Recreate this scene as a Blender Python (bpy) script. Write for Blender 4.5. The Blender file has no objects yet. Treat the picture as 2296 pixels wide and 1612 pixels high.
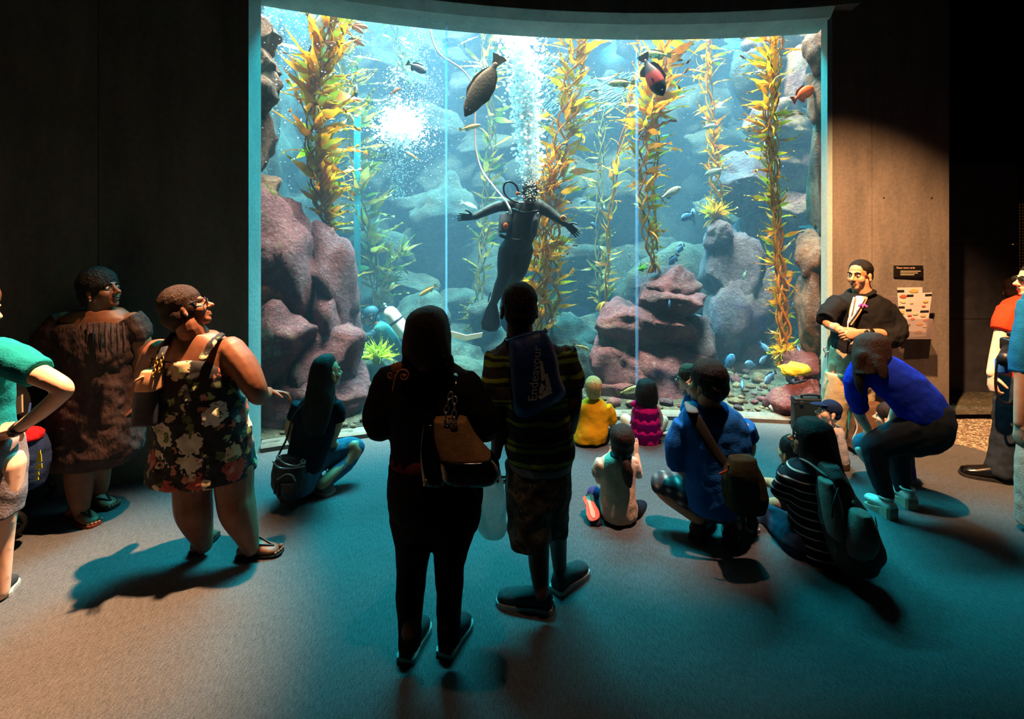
import bpy, math, random
import numpy as np
from mathutils import Vector, Matrix, noise as mnoise

# ------------------------------------------------------------------ camera
F, HX, HY, HC = 1100.0, 1148.0, 526.0, 1.95        # focal length in px, principal point, eye height
scene = bpy.context.scene
COL = scene.collection
cam_d = bpy.data.cameras.new('camera'); cam = bpy.data.objects.new('camera', cam_d); COL.objects.link(cam)
cam_d.sensor_width = 36.0; cam_d.lens = 36.0 * F / 2296.0
cam_d.shift_y = (HY - 806.0) / 2296.0
cam.location = (0, 0, HC); cam.rotation_euler = (math.radians(90), 0, 0)
cam_d.clip_start = 0.05; cam_d.clip_end = 200
scene.camera = cam

# ------------------------------------------------------------------ world, exposure
w = bpy.data.worlds.new('world'); scene.world = w; w.use_nodes = True
w.node_tree.nodes['Background'].inputs[0].default_value = (0.25, 0.45, 0.6, 1)
w.node_tree.nodes['Background'].inputs[1].default_value = 0.008
vs = scene.view_settings
vs.view_transform = 'Standard'; vs.look = 'None'; vs.gamma = 1; vs.exposure = 0.0; vs.use_curve_mapping = False
cy = scene.cycles
cy.use_denoising = True; cy.max_bounces = 6; cy.diffuse_bounces = 3; cy.glossy_bounces = 2
cy.transparent_max_bounces = 48; cy.volume_bounces = 1; cy.transmission_bounces = 4
cy.sample_clamp_indirect = 4.0; cy.caustics_reflective = False; cy.caustics_refractive = False

# ------------------------------------------------------------------ lights
def look(o, target):
    d = Vector(target) - o.location
    o.rotation_euler = d.to_track_quat('-Z', 'Y').to_euler()
def area(name, loc, target, sx, sy, energy, col, spread=180):
    l = bpy.data.lights.new(name, 'AREA'); l.shape = 'RECTANGLE'; l.size = sx; l.size_y = sy
    l.energy = energy; l.color = col; l.spread = math.radians(spread)
    o = bpy.data.objects.new(name, l); o.location = loc; COL.objects.link(o); look(o, target); return o
def spot(name, loc, target, deg, energy, col, blend=0.6, rad=0.05):
    l = bpy.data.lights.new(name, 'SPOT'); l.spot_size = math.radians(deg); l.spot_blend = blend
    l.energy = energy; l.color = col; l.shadow_soft_size = rad
    o = bpy.data.objects.new(name, l); o.location = loc; COL.objects.link(o); look(o, target); return o
# unseen lamps over the water: a warm bank by the glass, cyan-tinted ones behind
area('tank_lamp_front', (0.4, 6.0, 13.0), (0.4, 6.7, 1.0), 7.5, 1.4, 7400, (1.0, 0.62, 0.46), 90)
area('tank_lamp_mid', (0.6, 8.2, 13.0), (0.6, 7.6, 0), 8.0, 1.6, 900, (0.40, 0.85, 1.0), 90)
area('tank_fill_cyan', (0.6, 10.4, 11.5), (0.6, 6.0, 0.0), 8.0, 2.0, 5600, (0.02, 0.66, 0.74), 110)  # added cyan fill, tilted to throw teal light onto the hall floor
# track spots on the hall ceiling
spot('ceiling_spot_warm', (-1.35, 3.3, 5.0), (-2.55, 2.05, 0), 39, 6400, (1.0, 0.52, 0.26), 1.0)
spot('ceiling_spot_centre', (1.55, 3.1, 5.0), (0.95, 3.75, 0), 29, 1900, (1.0, 0.56, 0.40), 1.0)
spot('ceiling_spot_wall', (1.9, 2.7, 5.0), (4.2, 4.95, 0.25), 46, 5200, (1.0, 0.50, 0.22), 1.0)
spot('ceiling_spot_aisle', (-0.2, 1.6, 5.0), (-0.6, 1.4, 0), 54, 130, (1.0, 0.55, 0.3), 1.0)

# ------------------------------------------------------------------ helpers: projection
def at(px, py, d):
    return Vector(((px - HX) / F * d, d, HC - (py - HY) / F * d))
def fl(px, py, z=0.0):
    return at(px, py, F * (HC - z) / (py - HY))
def pt(p):
    return p if isinstance(p, Vector) else at(p[0], p[1], p[2])
V = Vector

# ------------------------------------------------------------------ helpers: materials
MATS = {}
def rgb(h):
    h = h.lstrip('#'); c = [int(h[i:i+2], 16) / 255 for i in (0, 2, 4)]
    return tuple(x / 12.92 if x <= 0.04045 else ((x + 0.055) / 1.055) ** 2.4 for x in c)
def newmat(name):
    m = bpy.data.materials.new(name); m.use_nodes = True
    nt = m.node_tree; b = nt.nodes['Principled BSDF']
    return m, nt, b
def nd(nt, kind, **kw):
    n = nt.nodes.new(kind)
    for k, v in kw.items():
        if k.startswith('i_'):
            n.inputs[k[2:].replace('_', ' ')].default_value = v
        elif k.isdigit() or (k[0] == 'n' and k[1:].isdigit()):
            n.inputs[int(k[1:])].default_value = v
        else:
            setattr(n, k, v)
    return n
def ramp(nt, stops, interp='LINEAR'):
    r = nt.nodes.new('ShaderNodeValToRGB'); r.color_ramp.interpolation = interp
    e = r.color_ramp.elements
    while len(e) > 1: e.remove(e[-1])
    e[0].position = stops[0][0]; e[0].color = tuple(stops[0][1]) + (1,)
    for p, c in stops[1:]:
        x = e.new(p); x.color = tuple(c) + (1,)
    return r
def M(name, c1, c2=None, scale=8.0, rough=0.8, bump=0.0, bscale=None, metal=0.0, spec=0.3, detail=4, stretch=None, coat=0.0, stops=None):
    """plain noise-mottled material in object space"""
    if name in MATS: return MATS[name]
    m, nt, b = newmat(name)
    c1 = rgb(c1) if isinstance(c1, str) else c1
    c2 = (rgb(c2) if isinstance(c2, str) else c2) if c2 else tuple(x * 0.72 for x in c1)
    tc = nd(nt, 'ShaderNodeTexCoord')
    src = tc.outputs['Object']
    if stretch:
        mp = nd(nt, 'ShaderNodeMapping'); mp.inputs['Scale'].default_value = stretch
        nt.links.new(src, mp.inputs['Vector']); src = mp.outputs['Vector']
    nz = nd(nt, 'ShaderNodeTexNoise'); nz.inputs['Scale'].default_value = scale; nz.inputs['Detail'].default_value = detail
    nt.links.new(src, nz.inputs['Vector'])
    r = ramp(nt, stops or [(0.35, c1), (0.68, c2)])
    nt.links.new(nz.outputs['Fac'], r.inputs['Fac']); nt.links.new(r.outputs['Color'], b.inputs['Base Color'])
    b.inputs['Roughness'].default_value = rough; b.inputs['Metallic'].default_value = metal
    b.inputs['Specular IOR Level'].default_value = spec; b.inputs['Coat Weight'].default_value = coat
    if bump:
        n2 = nd(nt, 'ShaderNodeTexNoise'); n2.inputs['Scale'].default_value = bscale or scale * 3; n2.inputs['Detail'].default_value = 5
        nt.links.new(src, n2.inputs['Vector'])
        bp = nd(nt, 'ShaderNodeBump'); bp.inputs['Strength'].default_value = bump; bp.inputs['Distance'].default_value = 0.02
        nt.links.new(n2.outputs['Fac'], bp.inputs['Height']); nt.links.new(bp.outputs['Normal'], b.inputs['Normal'])
    MATS[name] = m
    return m
def M_bands(name, period, stops, axis='Z', rough=0.85, warp=0.02, offset=0.0):
    """cloth with bands repeating along one object axis"""
    m, nt, b = newmat(name)
    tc = nd(nt, 'ShaderNodeTexCoord'); sp = nd(nt, 'ShaderNodeSeparateXYZ')
    nz = nd(nt, 'ShaderNodeTexNoise'); nz.inputs['Scale'].default_value = 5
    nt.links.new(tc.outputs['Object'], sp.inputs[0]); nt.links.new(tc.outputs['Object'], nz.inputs['Vector'])
    a = nd(nt, 'ShaderNodeMath', operation='MULTIPLY_ADD'); a.inputs[1].default_value = warp * 2
    nt.links.new(nz.outputs['Fac'], a.inputs[0]); nt.links.new(sp.outputs[axis], a.inputs[2])
    d = nd(nt, 'ShaderNodeMath', operation='MULTIPLY_ADD'); d.inputs[1].default_value = 1 / period; d.inputs[2].default_value = offset + 50
    nt.links.new(a.outputs[0], d.inputs[0])
    f = nd(nt, 'ShaderNodeMath', operation='FRACT'); nt.links.new(d.outputs[0], f.inputs[0])
    r = ramp(nt, stops, 'CONSTANT'); nt.links.new(f.outputs[0], r.inputs['Fac'])
    nt.links.new(r.outputs['Color'], b.inputs['Base Color'])
    b.inputs['Roughness'].default_value = rough; b.inputs['Specular IOR Level'].default_value = 0.2
    return m

# ------------------------------------------------------------------ helpers: geometry (verts, faces) pairs
def catmull(a, n):
    """a: (k, m) array -> smooth resample with n steps per span"""
    a = np.asarray(a, float); k = len(a)
    if k < 3 or n <= 1: 
        t = np.linspace(0, k - 1, (k - 1) * max(n, 1) + 1); i = np.minimum(t.astype(int), k - 2); f = (t - i)[:, None]
        return a[i] * (1 - f) + a[i + 1] * f
    p = np.vstack([2 * a[0] - a[1], a, 2 * a[-1] - a[-2]])
    out = []
    for i in range(k - 1):
        p0, p1, p2, p3 = p[i], p[i + 1], p[i + 2], p[i + 3]
        for s in range(n):
            t = s / n
            out.append(0.5 * ((2 * p1) + (-p0 + p2) * t + (2 * p0 - 5 * p1 + 4 * p2 - p3) * t * t + (-p0 + 3 * p1 - 3 * p2 + p3) * t ** 3))
    out.append(a[-1])
    return np.array(out)
def loft(rings, cap=True):
    n = len(rings[0]); vs_ = np.vstack(rings).tolist(); fs = []
    for i in range(len(rings) - 1):
        a, b = i * n, (i + 1) * n
        for j in range(n):
            k = (j + 1) % n
            fs.append((a + j, a + k, b + k, b + j))
    if cap:
        fs.append(tuple(range(n - 1, -1, -1))); fs.append(tuple(range((len(rings) - 1) * n, len(rings) * n)))
    return vs_, fs
def S(rows, n=28, sub=3, sq=0.9, shrink=0.0):
    """stack of level ellipses read off a silhouette: rows (x_left, x_right, y, depth, half_thickness)"""
    R = catmull([(r[0], r[1], r[2], r[3], r[4]) for r in rows], sub)
    rings = []
    th = np.linspace(0, 2 * math.pi, n, endpoint=False)
    cx = np.sign(np.cos(th)) * np.abs(np.cos(th)) ** sq; sx = np.sign(np.sin(th)) * np.abs(np.sin(th)) ** sq
    for xl, xr, y, d, b in R:
        c = at((xl + xr) / 2, y, d); a = max((xr - xl) / 2 * d / F - shrink, 0.01); b = max(b - shrink, 0.01)
        rings.append(np.stack([c.x + a * cx, c.y + b * sx, np.full(n, c.z)], 1))
    v, f = loft(rings)
    return v, [tuple(reversed(x)) for x in f] if R[0][2] < R[-1][2] else f
def T(pts, n=12, sub=4, flat=False, twist=None):
    """tube through points (px, py, depth, r[, r2]) or (Vector, r[, r2])"""
    P = []
    for p in pts:
        if isinstance(p[0], Vector): P.append((*p[0], p[1], p[2] if len(p) > 2 else p[1]))
        else: P.append((*at(p[0], p[1], p[2]), p[3], p[4] if len(p) > 4 else p[3]))
    R = catmull(P, sub)
    c = R[:, :3]; ra = np.maximum(R[:, 3], 1e-4); rb = np.maximum(R[:, 4], 1e-4)
    t = np.gradient(c, axis=0); t /= np.linalg.norm(t, axis=1)[:, None] + 1e-12
    if not flat:
        c = np.vstack([c[0] - t[0] * ra[0] * .9, c[0] - t[0] * ra[0] * .6, c, c[-1] + t[-1] * ra[-1] * .6, c[-1] + t[-1] * ra[-1] * .9])
        t = np.vstack([t[0], t[0], t, t[-1], t[-1]])
        ra = np.concatenate([[ra[0] * .35, ra[0] * .8], ra, [ra[-1] * .8, ra[-1] * .35]])
        rb = np.concatenate([[rb[0] * .35, rb[0] * .8], rb, [rb[-1] * .8, rb[-1] * .35]])
    u = np.array(twist if twist is not None else ((1, 0, 0) if abs(t[0][0]) < 0.9 else (0, 0, 1)), float)
    th = np.linspace(0, 2 * math.pi, n, endpoint=False); rings = []
    for i in range(len(c)):
        u = u - t[i] * (u @ t[i]); u /= np.linalg.norm(u) + 1e-12
        w_ = np.cross(t[i], u)
        rings.append(c[i] + np.outer(np.cos(th) * ra[i], u) + np.outer(np.sin(th) * rb[i], w_))
    return loft(rings)
def E(c, r, axes=None, n=14, m=10):
    c = np.array(pt(c)); r = (r, r, r) if not hasattr(r, '__len__') else r
    A = np.array(axes if axes is not None else np.eye(3), float)
    rings = []
    for i in range(1, m):
        ph = -math.pi / 2 + math.pi * i / m
        th = np.linspace(0, 2 * math.pi, n, endpoint=False)
        q = np.stack([np.cos(th) * math.cos(ph) * r[0], np.sin(th) * math.cos(ph) * r[1], np.full(n, math.sin(ph) * r[2])], 1)
        rings.append(c + q @ A)
    v, f = loft(rings, cap=False); k = len(v)
    v.append((c - A[2] * r[2]).tolist()); v.append((c + A[2] * r[2]).tolist())
    for j in range(n):
        f.append((j, k, (j + 1) % n)); f.append((k - 1 - n + j + 1 if False else (m - 2) * n + j, (m - 2) * n + (j + 1) % n, k + 1))
    return v, f
def box(c, s, axes=None):
    c = np.array(pt(c)); A = np.array(axes if axes is not None else np.eye(3), float)
    q = np.array([(x, y, z) for x in (-1, 1) for y in (-1, 1) for z in (-1, 1)], float) * np.array(s) / 2
    return (c + q @ A).tolist(), [(0, 1, 3, 2), (4, 6, 7, 5), (0, 4, 5, 1), (2, 3, 7, 6), (0, 2, 6, 4), (1, 5, 7, 3)]
def rbox(c, s, axes=None, r=0.01, k=3):
    """box with rounded edges: superellipsoid-like clamp of a subdivided box"""
    c = np.array(pt(c)); A = np.array(axes if axes is not None else np.eye(3), float)
    h = np.array(s) / 2; r = min(r, *(h * 0.98)); v, f = [], []
    idx = {}
    def vert(q):
        key = tuple(np.round(q, 6))
        if key not in idx:
            inner = np.clip(q, -(h - r), h - r); dlt = q - inner; L = np.linalg.norm(dlt)
            p = inner + (dlt / L * r if L > 1e-9 else 0)
            idx[key] = len(v); v.append((c + p @ A).tolist())
        return idx[key]
    g = [np.unique(np.concatenate([np.linspace(-h[i], -h[i] + r, k), np.linspace(h[i] - r, h[i], k)])) for i in range(3)]
    for ax in range(3):
        o = [(ax + 1) % 3, (ax + 2) % 3]
        for sgn in (-1, 1):
            for i in range(len(g[o[0]]) - 1):
                for j in range(len(g[o[1]]) - 1):
                    q = []
                    for (a, b) in ((0, 0), (1, 0), (1, 1), (0, 1)):
                        p = np.zeros(3); p[ax] = sgn * h[ax]; p[o[0]] = g[o[0]][i + a]; p[o[1]] = g[o[1]][j + b]; q.append(vert(p))
                    if sgn < 0: q.reverse()
                    f.append(tuple(q))
    return v, f
def prism(poly, ext):
    """closed solid: planar polygon (world points) pushed along ext"""
    n = len(poly); a = [tuple(p) for p in poly]; e = Vector(ext); b = [tuple(Vector(p) + e) for p in poly]
    f = [tuple(range(n)), tuple(range(2 * n - 1, n - 1, -1))]
    f += [(i, i + n, (i + 1) % n + n, (i + 1) % n) for i in range(n)]
    return a + b, f
def join(prims):
    v, f = [], []
    for pv, pf in prims:
        o = len(v); v.extend(pv); f.extend(tuple(i + o for i in q) for q in pf)
    return v, f
def frame(fwd, up=(0, 0, 1)):
    y = Vector(fwd).normalized(); z = Vector(up); x = y.cross(z).normalized(); z = x.cross(y)
    return np.array([x, y, z])          # rows: right, forward, up

# temporary scene in which modifiers are baked to plain meshes
TSC = bpy.data.scenes.new('bake'); TVL = TSC.view_layers[0]
CLOUD = bpy.data.textures.new('folds', 'CLOUDS'); CLOUD.noise_scale = 0.09; CLOUD.noise_depth = 1
def bake(v, f, mods):
    me = bpy.data.meshes.new('t'); me.from_pydata([tuple(x) for x in v], [], f); me.update()
    o = bpy.data.objects.new('t', me); TSC.collection.objects.link(o)
    for kind, kw in mods:
        m_ = o.modifiers.new('m', kind)
        for k, val in kw.items(): setattr(m_, k, val)
    TVL.update(); ev = o.evaluated_get(TVL.depsgraph); em = ev.to_mesh()
    n = len(em.vertices); co = np.empty(n * 3, np.float32); em.vertices.foreach_get('co', co)
    fs = [tuple(p.vertices) for p in em.polygons]
    ev.to_mesh_clear(); bpy.data.objects.remove(o); bpy.data.meshes.remove(me)
    return co.reshape(-1, 3).tolist(), fs
def skinned(prims, voxel=0.009, smooth=3, fold=0.0):
    v, f = join(prims)
    mods = [('REMESH', dict(mode='VOXEL', voxel_size=voxel)), ('SMOOTH', dict(factor=0.5, iterations=smooth))]
    if fold: mods.append(('DISPLACE', dict(texture=CLOUD, strength=fold, mid_level=0.5, texture_coords='LOCAL')))
    return bake(v, f, mods)

def obj(name, vf, mat, parent=None, smooth=True, label=None, cat=None, group=None, kind=None, loc=None, shade_angle=None):
    v, f = vf
    o_ = Vector(loc) if loc is not None else (parent.matrix_basis.translation if parent is not None else Vector())
    base = o_
    if parent is not None and loc is None:
        base = Vector(); p = parent
        while p is not None: base = base + p.location; p = p.parent
    me = bpy.data.meshes.new(name)
    a = np.array(v, float) - np.array(base)
    me.from_pydata(a.tolist(), [], f)
    if smooth: me.polygons.foreach_set('use_smooth', [True] * len(me.polygons))
    me.update()
    o = bpy.data.objects.new(name, me); COL.objects.link(o)
    if mat is not None: me.materials.append(mat)
    if parent is not None: o.parent = parent
    elif loc is not None: o.location = base
    tag(o, label, cat, group, kind)
    return o
def tag(o, label=None, cat=None, group=None, kind=None):
    if label: o['label'] = label
    if cat: o['category'] = cat
    if group: o['group'] = group
    if kind: o['kind'] = kind
    return o
def root(name, loc, label, cat, group=None, kind=None):
    o = bpy.data.objects.new(name, None); o.empty_display_size = 0.1; o.location = loc; COL.objects.link(o)
    return tag(o, label, cat, group, kind)
def text_mesh(body, size):
    cu = bpy.data.curves.new('t', 'FONT'); cu.body = body; cu.size = size; cu.align_x = 'CENTER'; cu.align_y = 'CENTER'; cu.resolution_u = 3
    o = bpy.data.objects.new('t', cu); TSC.collection.objects.link(o)
    TVL.update(); ev = o.evaluated_get(TVL.depsgraph); em = ev.to_mesh()
    v = [tuple(x.co) for x in em.vertices]; fs = [tuple(p.vertices) for p in em.polygons]
    ev.to_mesh_clear(); bpy.data.objects.remove(o); bpy.data.curves.remove(cu)
    return v, fs
def place(vf, c, axes):
    """local (x, y, z) -> world with rows of axes"""
    v = np.array(vf[0], float) @ np.array(axes, float) + np.array(pt(c))
    return v.tolist(), vf[1]

# ================================================================== SETTING
random.seed(7); rng = np.random.default_rng(7)
def circle3(a, b, c):
    ax, ay = a; bx, by = b; cx_, cy_ = c
    d = 2 * (ax * (by - cy_) + bx * (cy_ - ay) + cx_ * (ay - by))
    ux = ((ax * ax + ay * ay) * (by - cy_) + (bx * bx + by * by) * (cy_ - ay) + (cx_ * cx_ + cy_ * cy_) * (ay - by)) / d
    uy = ((ax * ax + ay * ay) * (cx_ - bx) + (bx * bx + by * by) * (ax - cx_) + (cx_ * cx_ + cy_ * cy_) * (bx - ax)) / d
    return ux, uy, math.hypot(ax - ux, ay - uy)
XL, XR = -2.262, 3.175
CX, CY, RG = circle3((-2.262, 4.42), (0.75, 5.18), (3.175, 5.04))
def arc(x, off=0.0):
    """plan depth of the curved glass line (off < 0 is towards the hall)"""
    r = RG + off
    return CY + math.sqrt(max(r * r - (x - CX) ** 2, 0.01))
def arcpt(x, off, z):
    """point on the radius through the glass point at x, shifted radially"""
    y = arc(x); dx, dy = x - CX, y - CY; k = (RG + off) / RG
    return Vector((CX + dx * k, CY + dy * k, z))
ZB, ZT = 0.055, 4.08                                     # glass bottom and top

# --- materials of the setting
def mat_concrete(name, c1, c2):
    m, nt, b = newmat(name)
    tc = nd(nt, 'ShaderNodeTexCoord')
    n1 = nd(nt, 'ShaderNodeTexNoise'); n1.inputs['Scale'].default_value = 1.3; n1.inputs['Detail'].default_value = 8; n1.inputs['Roughness'].default_value = 0.65
    mp = nd(nt, 'ShaderNodeMapping'); mp.inputs['Scale'].default_value = (3, 3, 0.7)
    n2 = nd(nt, 'ShaderNodeTexNoise'); n2.inputs['Scale'].default_value = 30; n2.inputs['Detail'].default_value = 6
    nt.links.new(tc.outputs['Object'], mp.inputs[0]); nt.links.new(mp.outputs[0], n1.inputs['Vector']); nt.links.new(tc.outputs['Object'], n2.inputs['Vector'])
    mx = nd(nt, 'ShaderNodeMath', operation='MULTIPLY_ADD'); mx.inputs[1].default_value = 0.35
    nt.links.new(n2.outputs['Fac'], mx.inputs[0]); nt.links.new(n1.outputs['Fac'], mx.inputs[2])
    r = ramp(nt, [(0.45, rgb(c1)), (0.85, rgb(c2))]); nt.links.new(mx.outputs[0], r.inputs[0]); nt.links.new(r.outputs[0], b.inputs['Base Color'])
    b.inputs['Roughness'].default_value = 0.75; b.inputs['Specular IOR Level'].default_value = 0.25
    bp = nd(nt, 'ShaderNodeBump'); bp.inputs['Strength'].default_value = 0.25; bp.inputs['Distance'].default_value = 0.01
    nt.links.new(n2.outputs['Fac'], bp.inputs['Height']); nt.links.new(bp.outputs[0], b.inputs['Normal'])
    return m
CONC = mat_concrete('wall concrete', '#524e4a', '#746c64')
CONC_L = mat_concrete('glow-tinted reveal concrete', '#7f9594', '#9cb2b0')  # the tank's teal glow is tinted into this concrete colour
def mat_carpet():
    m, nt, b = newmat('carpet')
    tc = nd(nt, 'ShaderNodeTexCoord')
    n1 = nd(nt, 'ShaderNodeTexNoise'); n1.inputs['Scale'].default_value = 150; n1.inputs['Detail'].default_value = 3
    mp = nd(nt, 'ShaderNodeMapping'); mp.inputs['Scale'].default_value = (60, 9, 10); mp.inputs['Rotation'].default_value = (0, 0, 0.25)
    n2 = nd(nt, 'ShaderNodeTexNoise'); n2.inputs['Scale'].default_value = 3.0; n2.inputs['Detail'].default_value = 5
    n3 = nd(nt, 'ShaderNodeTexNoise'); n3.inputs['Scale'].default_value = 1.2; n3.inputs['Detail'].default_value = 4
    for a in (n1, n3): nt.links.new(tc.outputs['Object'], a.inputs['Vector'])
    nt.links.new(tc.outputs['Object'], mp.inputs[0]); nt.links.new(mp.outputs[0], n2.inputs['Vector'])
    a1 = nd(nt, 'ShaderNodeMath', operation='ADD'); nt.links.new(n1.outputs['Fac'], a1.inputs[0]); nt.links.new(n2.outputs['Fac'], a1.inputs[1])
    a2 = nd(nt, 'ShaderNodeMath', operation='MULTIPLY_ADD'); a2.inputs[1].default_value = 0.5
    nt.links.new(n3.outputs['Fac'], a2.inputs[0]); nt.links.new(a1.outputs[0], a2.inputs[2])
    r = ramp(nt, [(0.0, rgb('#26292a')), (1.0, rgb('#66676a'))])
    m_ = nd(nt, 'ShaderNodeMapRange'); m_.inputs['From Min'].default_value = 0.75; m_.inputs['From Max'].default_value = 1.75
    nt.links.new(a2.outputs[0], m_.inputs[0]); nt.links.new(m_.outputs[0], r.inputs[0]); nt.links.new(r.outputs[0], b.inputs['Base Color'])
    b.inputs['Roughness'].default_value = 0.95; b.inputs['Specular IOR Level'].default_value = 0.12
    bp = nd(nt, 'ShaderNodeBump'); bp.inputs['Strength'].default_value = 0.5; bp.inputs['Distance'].default_value = 0.006
    nt.links.new(a1.outputs[0], bp.inputs['Height']); nt.links.new(bp.outputs[0], b.inputs['Normal'])
    return m
def mat_aggregate():
    m, nt, b = newmat('exposed aggregate')
    tc = nd(nt, 'ShaderNodeTexCoord')
    vo = nd(nt, 'ShaderNodeTexVoronoi'); vo.inputs['Scale'].default_value = 75
    nt.links.new(tc.outputs['Object'], vo.inputs['Vector'])
    sp = nd(nt, 'ShaderNodeSeparateColor'); nt.links.new(vo.outputs['Color'], sp.inputs[0])
    r = ramp(nt, [(0, rgb('#4a4136')), (0.5, rgb('#7d7060')), (0.8, rgb('#9b8c78')), (0.93, rgb('#e0d4be'))])
    nt.links.new(sp.outputs[0], r.inputs[0]); nt.links.new(r.outputs[0], b.inputs['Base Color']); b.inputs['Roughness'].default_value = 0.6
    bp = nd(nt, 'ShaderNodeBump'); bp.inputs['Strength'].default_value = 0.5; bp.inputs['Distance'].default_value = 0.005
    nt.links.new(vo.outputs['Distance'], bp.inputs['Height']); nt.links.new(bp.outputs[0], b.inputs['Normal'])
    return m
def mat_glass():
    m, nt, b = newmat('acrylic'); nt.nodes.remove(b)
    out = nt.nodes['Material Output']
    tr = nd(nt, 'ShaderNodeBsdfTransparent'); tr.inputs[0].default_value = (0.97, 0.985, 0.99, 1)
    gl = nd(nt, 'ShaderNodeBsdfGlossy'); gl.inputs['Roughness'].default_value = 0.02
    mx = nd(nt, 'ShaderNodeMixShader'); mx.inputs[0].default_value = 0.02
    nt.links.new(tr.outputs[0], mx.inputs[1]); nt.links.new(gl.outputs[0], mx.inputs[2]); nt.links.new(mx.outputs[0], out.inputs['Surface'])
    return m
def mat_seam():
    m, nt, b = newmat('acrylic seam'); nt.nodes.remove(b)
    out = nt.nodes['Material Output']
    tr = nd(nt, 'ShaderNodeBsdfTransparent'); tr.inputs[0].default_value = (0.80, 0.88, 1.0, 1)
    df = nd(nt, 'ShaderNodeBsdfTranslucent'); df.inputs[0].default_value = (0.55, 0.65, 0.95, 1)
    mx = nd(nt, 'ShaderNodeMixShader'); mx.inputs[0].default_value = 0.25
    nt.links.new(tr.outputs[0], mx.inputs[1]); nt.links.new(df.outputs[0], mx.inputs[2]); nt.links.new(mx.outputs[0], out.inputs['Surface'])
    return m
GLASS, SEAM = mat_glass(), mat_seam()

# --- floor of the hall
floor_poly = [(-9, -4), (9.5, -4), (9.5, 3.0), (9.5, 9.0), (3.4, 9.0), (3.4, arc(3.2, -0.02) + .1)]
floor_poly += [(x, arc(x, -0.0) + 0.02) for x in np.linspace(3.17, XL, 24)]
floor_poly += [(XL - 0.1, arc(XL) - 0.0), (-9, arc(XL) - 0.0)]
obj('floor', prism([Vector((x, y, 0)) for x, y in floor_poly], (0, 0, -0.1)), mat_carpet(), smooth=False, kind='structure', label='dark grey looped carpet covering the viewing hall')
agg = [(4.03, 4.70), (4.26, 4.41), (4.75, 3.95), (6.0, 3.2), (9.5, 2.3), (9.5, 9), (3.6, 9), (3.6, 5.05)]
obj('path', prism([Vector((x, y, 0.004)) for x, y in reversed(agg)], (0, 0, -0.03)), mat_aggregate(), smooth=False, kind='structure', label='speckled exposed aggregate paving beyond the carpet')

# --- curved hall walls: each cast panel a part
def wall_strip(name, xs, off_f, off_b, z0, z1, parent, mat=CONC):
    front = [arcpt(x, off_f, z0) for x in xs]; back = [arcpt(x, off_b, z0) for x in reversed(xs)]
    return obj(name, prism(list(reversed(front + back)), (0, 0, z1 - z0)), mat, parent, smooth=False)
WO = -0.14
wl = root('wall_left', (-3.5, 3.5, 0), 'dark curved cast concrete wall beside the tank window', None, kind='structure')
XJ = -2.284
jx = (200 - HX) / F * 3.70
def solid_strip(name, x0, x1, mat, parent, n, ya, zt=6.2):
    xs = np.linspace(x0, x1, n); yy = lambda x: CY + math.sqrt((RG + WO) ** 2 - (x - CX) ** 2)
    f_ = [Vector((x, yy(x), 0)) for x in xs]; b_ = [Vector((min(x, XJ - 0.35), yy(x) + ya, 0)) for x in reversed(xs)]
    return obj(name, prism(f_ + b_, (0, 0, zt)), mat, parent, smooth=False)
solid_strip('panel', XJ, jx + 0.004, CONC, wl, 10, 0.5)
solid_strip('panel', jx - 0.004, -5.9, CONC, wl, 16, 0.5)
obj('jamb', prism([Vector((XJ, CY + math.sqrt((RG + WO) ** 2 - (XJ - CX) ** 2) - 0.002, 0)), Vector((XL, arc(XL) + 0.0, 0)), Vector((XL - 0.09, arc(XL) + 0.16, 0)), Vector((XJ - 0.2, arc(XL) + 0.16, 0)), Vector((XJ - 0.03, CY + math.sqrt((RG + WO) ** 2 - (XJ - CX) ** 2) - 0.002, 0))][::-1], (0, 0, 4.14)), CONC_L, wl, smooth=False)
wr = root('wall_right', (3.8, 5.0, 0), 'cast concrete wall with a warm spotlit panel beside the tank window', None, kind='structure')
X1, X2, X3 = (1855 - HX) / F * 4.93, (1955 - HX) / F * 4.95, (2128 - HX) / F * 4.975
obj('panel', prism([Vector(p) for p in ((X1, 4.93, 0), (X2 - .004, 4.95, 0), (X2 - .004, 5.3, 0), (X1 + .25, 5.3, 0))], (0, 0, 6.2)), CONC, wr, smooth=False)
obj('panel', prism([Vector(p) for p in ((X2 + .004, 4.945, 0), (X3, 4.975, 0), (X3, 5.3, 0), (X2 + .004, 5.3, 0))], (0, 0, 6.2)), CONC, wr, smooth=False)
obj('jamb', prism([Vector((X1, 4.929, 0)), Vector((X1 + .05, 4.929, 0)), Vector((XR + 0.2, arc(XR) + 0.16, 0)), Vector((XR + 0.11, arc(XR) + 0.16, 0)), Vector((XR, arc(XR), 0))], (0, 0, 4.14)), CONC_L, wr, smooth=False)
for k, zz in enumerate((1.12, 2.32)):                    # faint pour lines with tie holes
    for xx in (3.75, 4.25):
        obj('tie_hole', place(E(V((0, 0, 0)), (0.012, 0.004, 0.012)), V((xx, 4.947 + (xx - 3.63) * .035, zz)), np.eye(3)), M('tie hole', '#2a2724'), wr)
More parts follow.
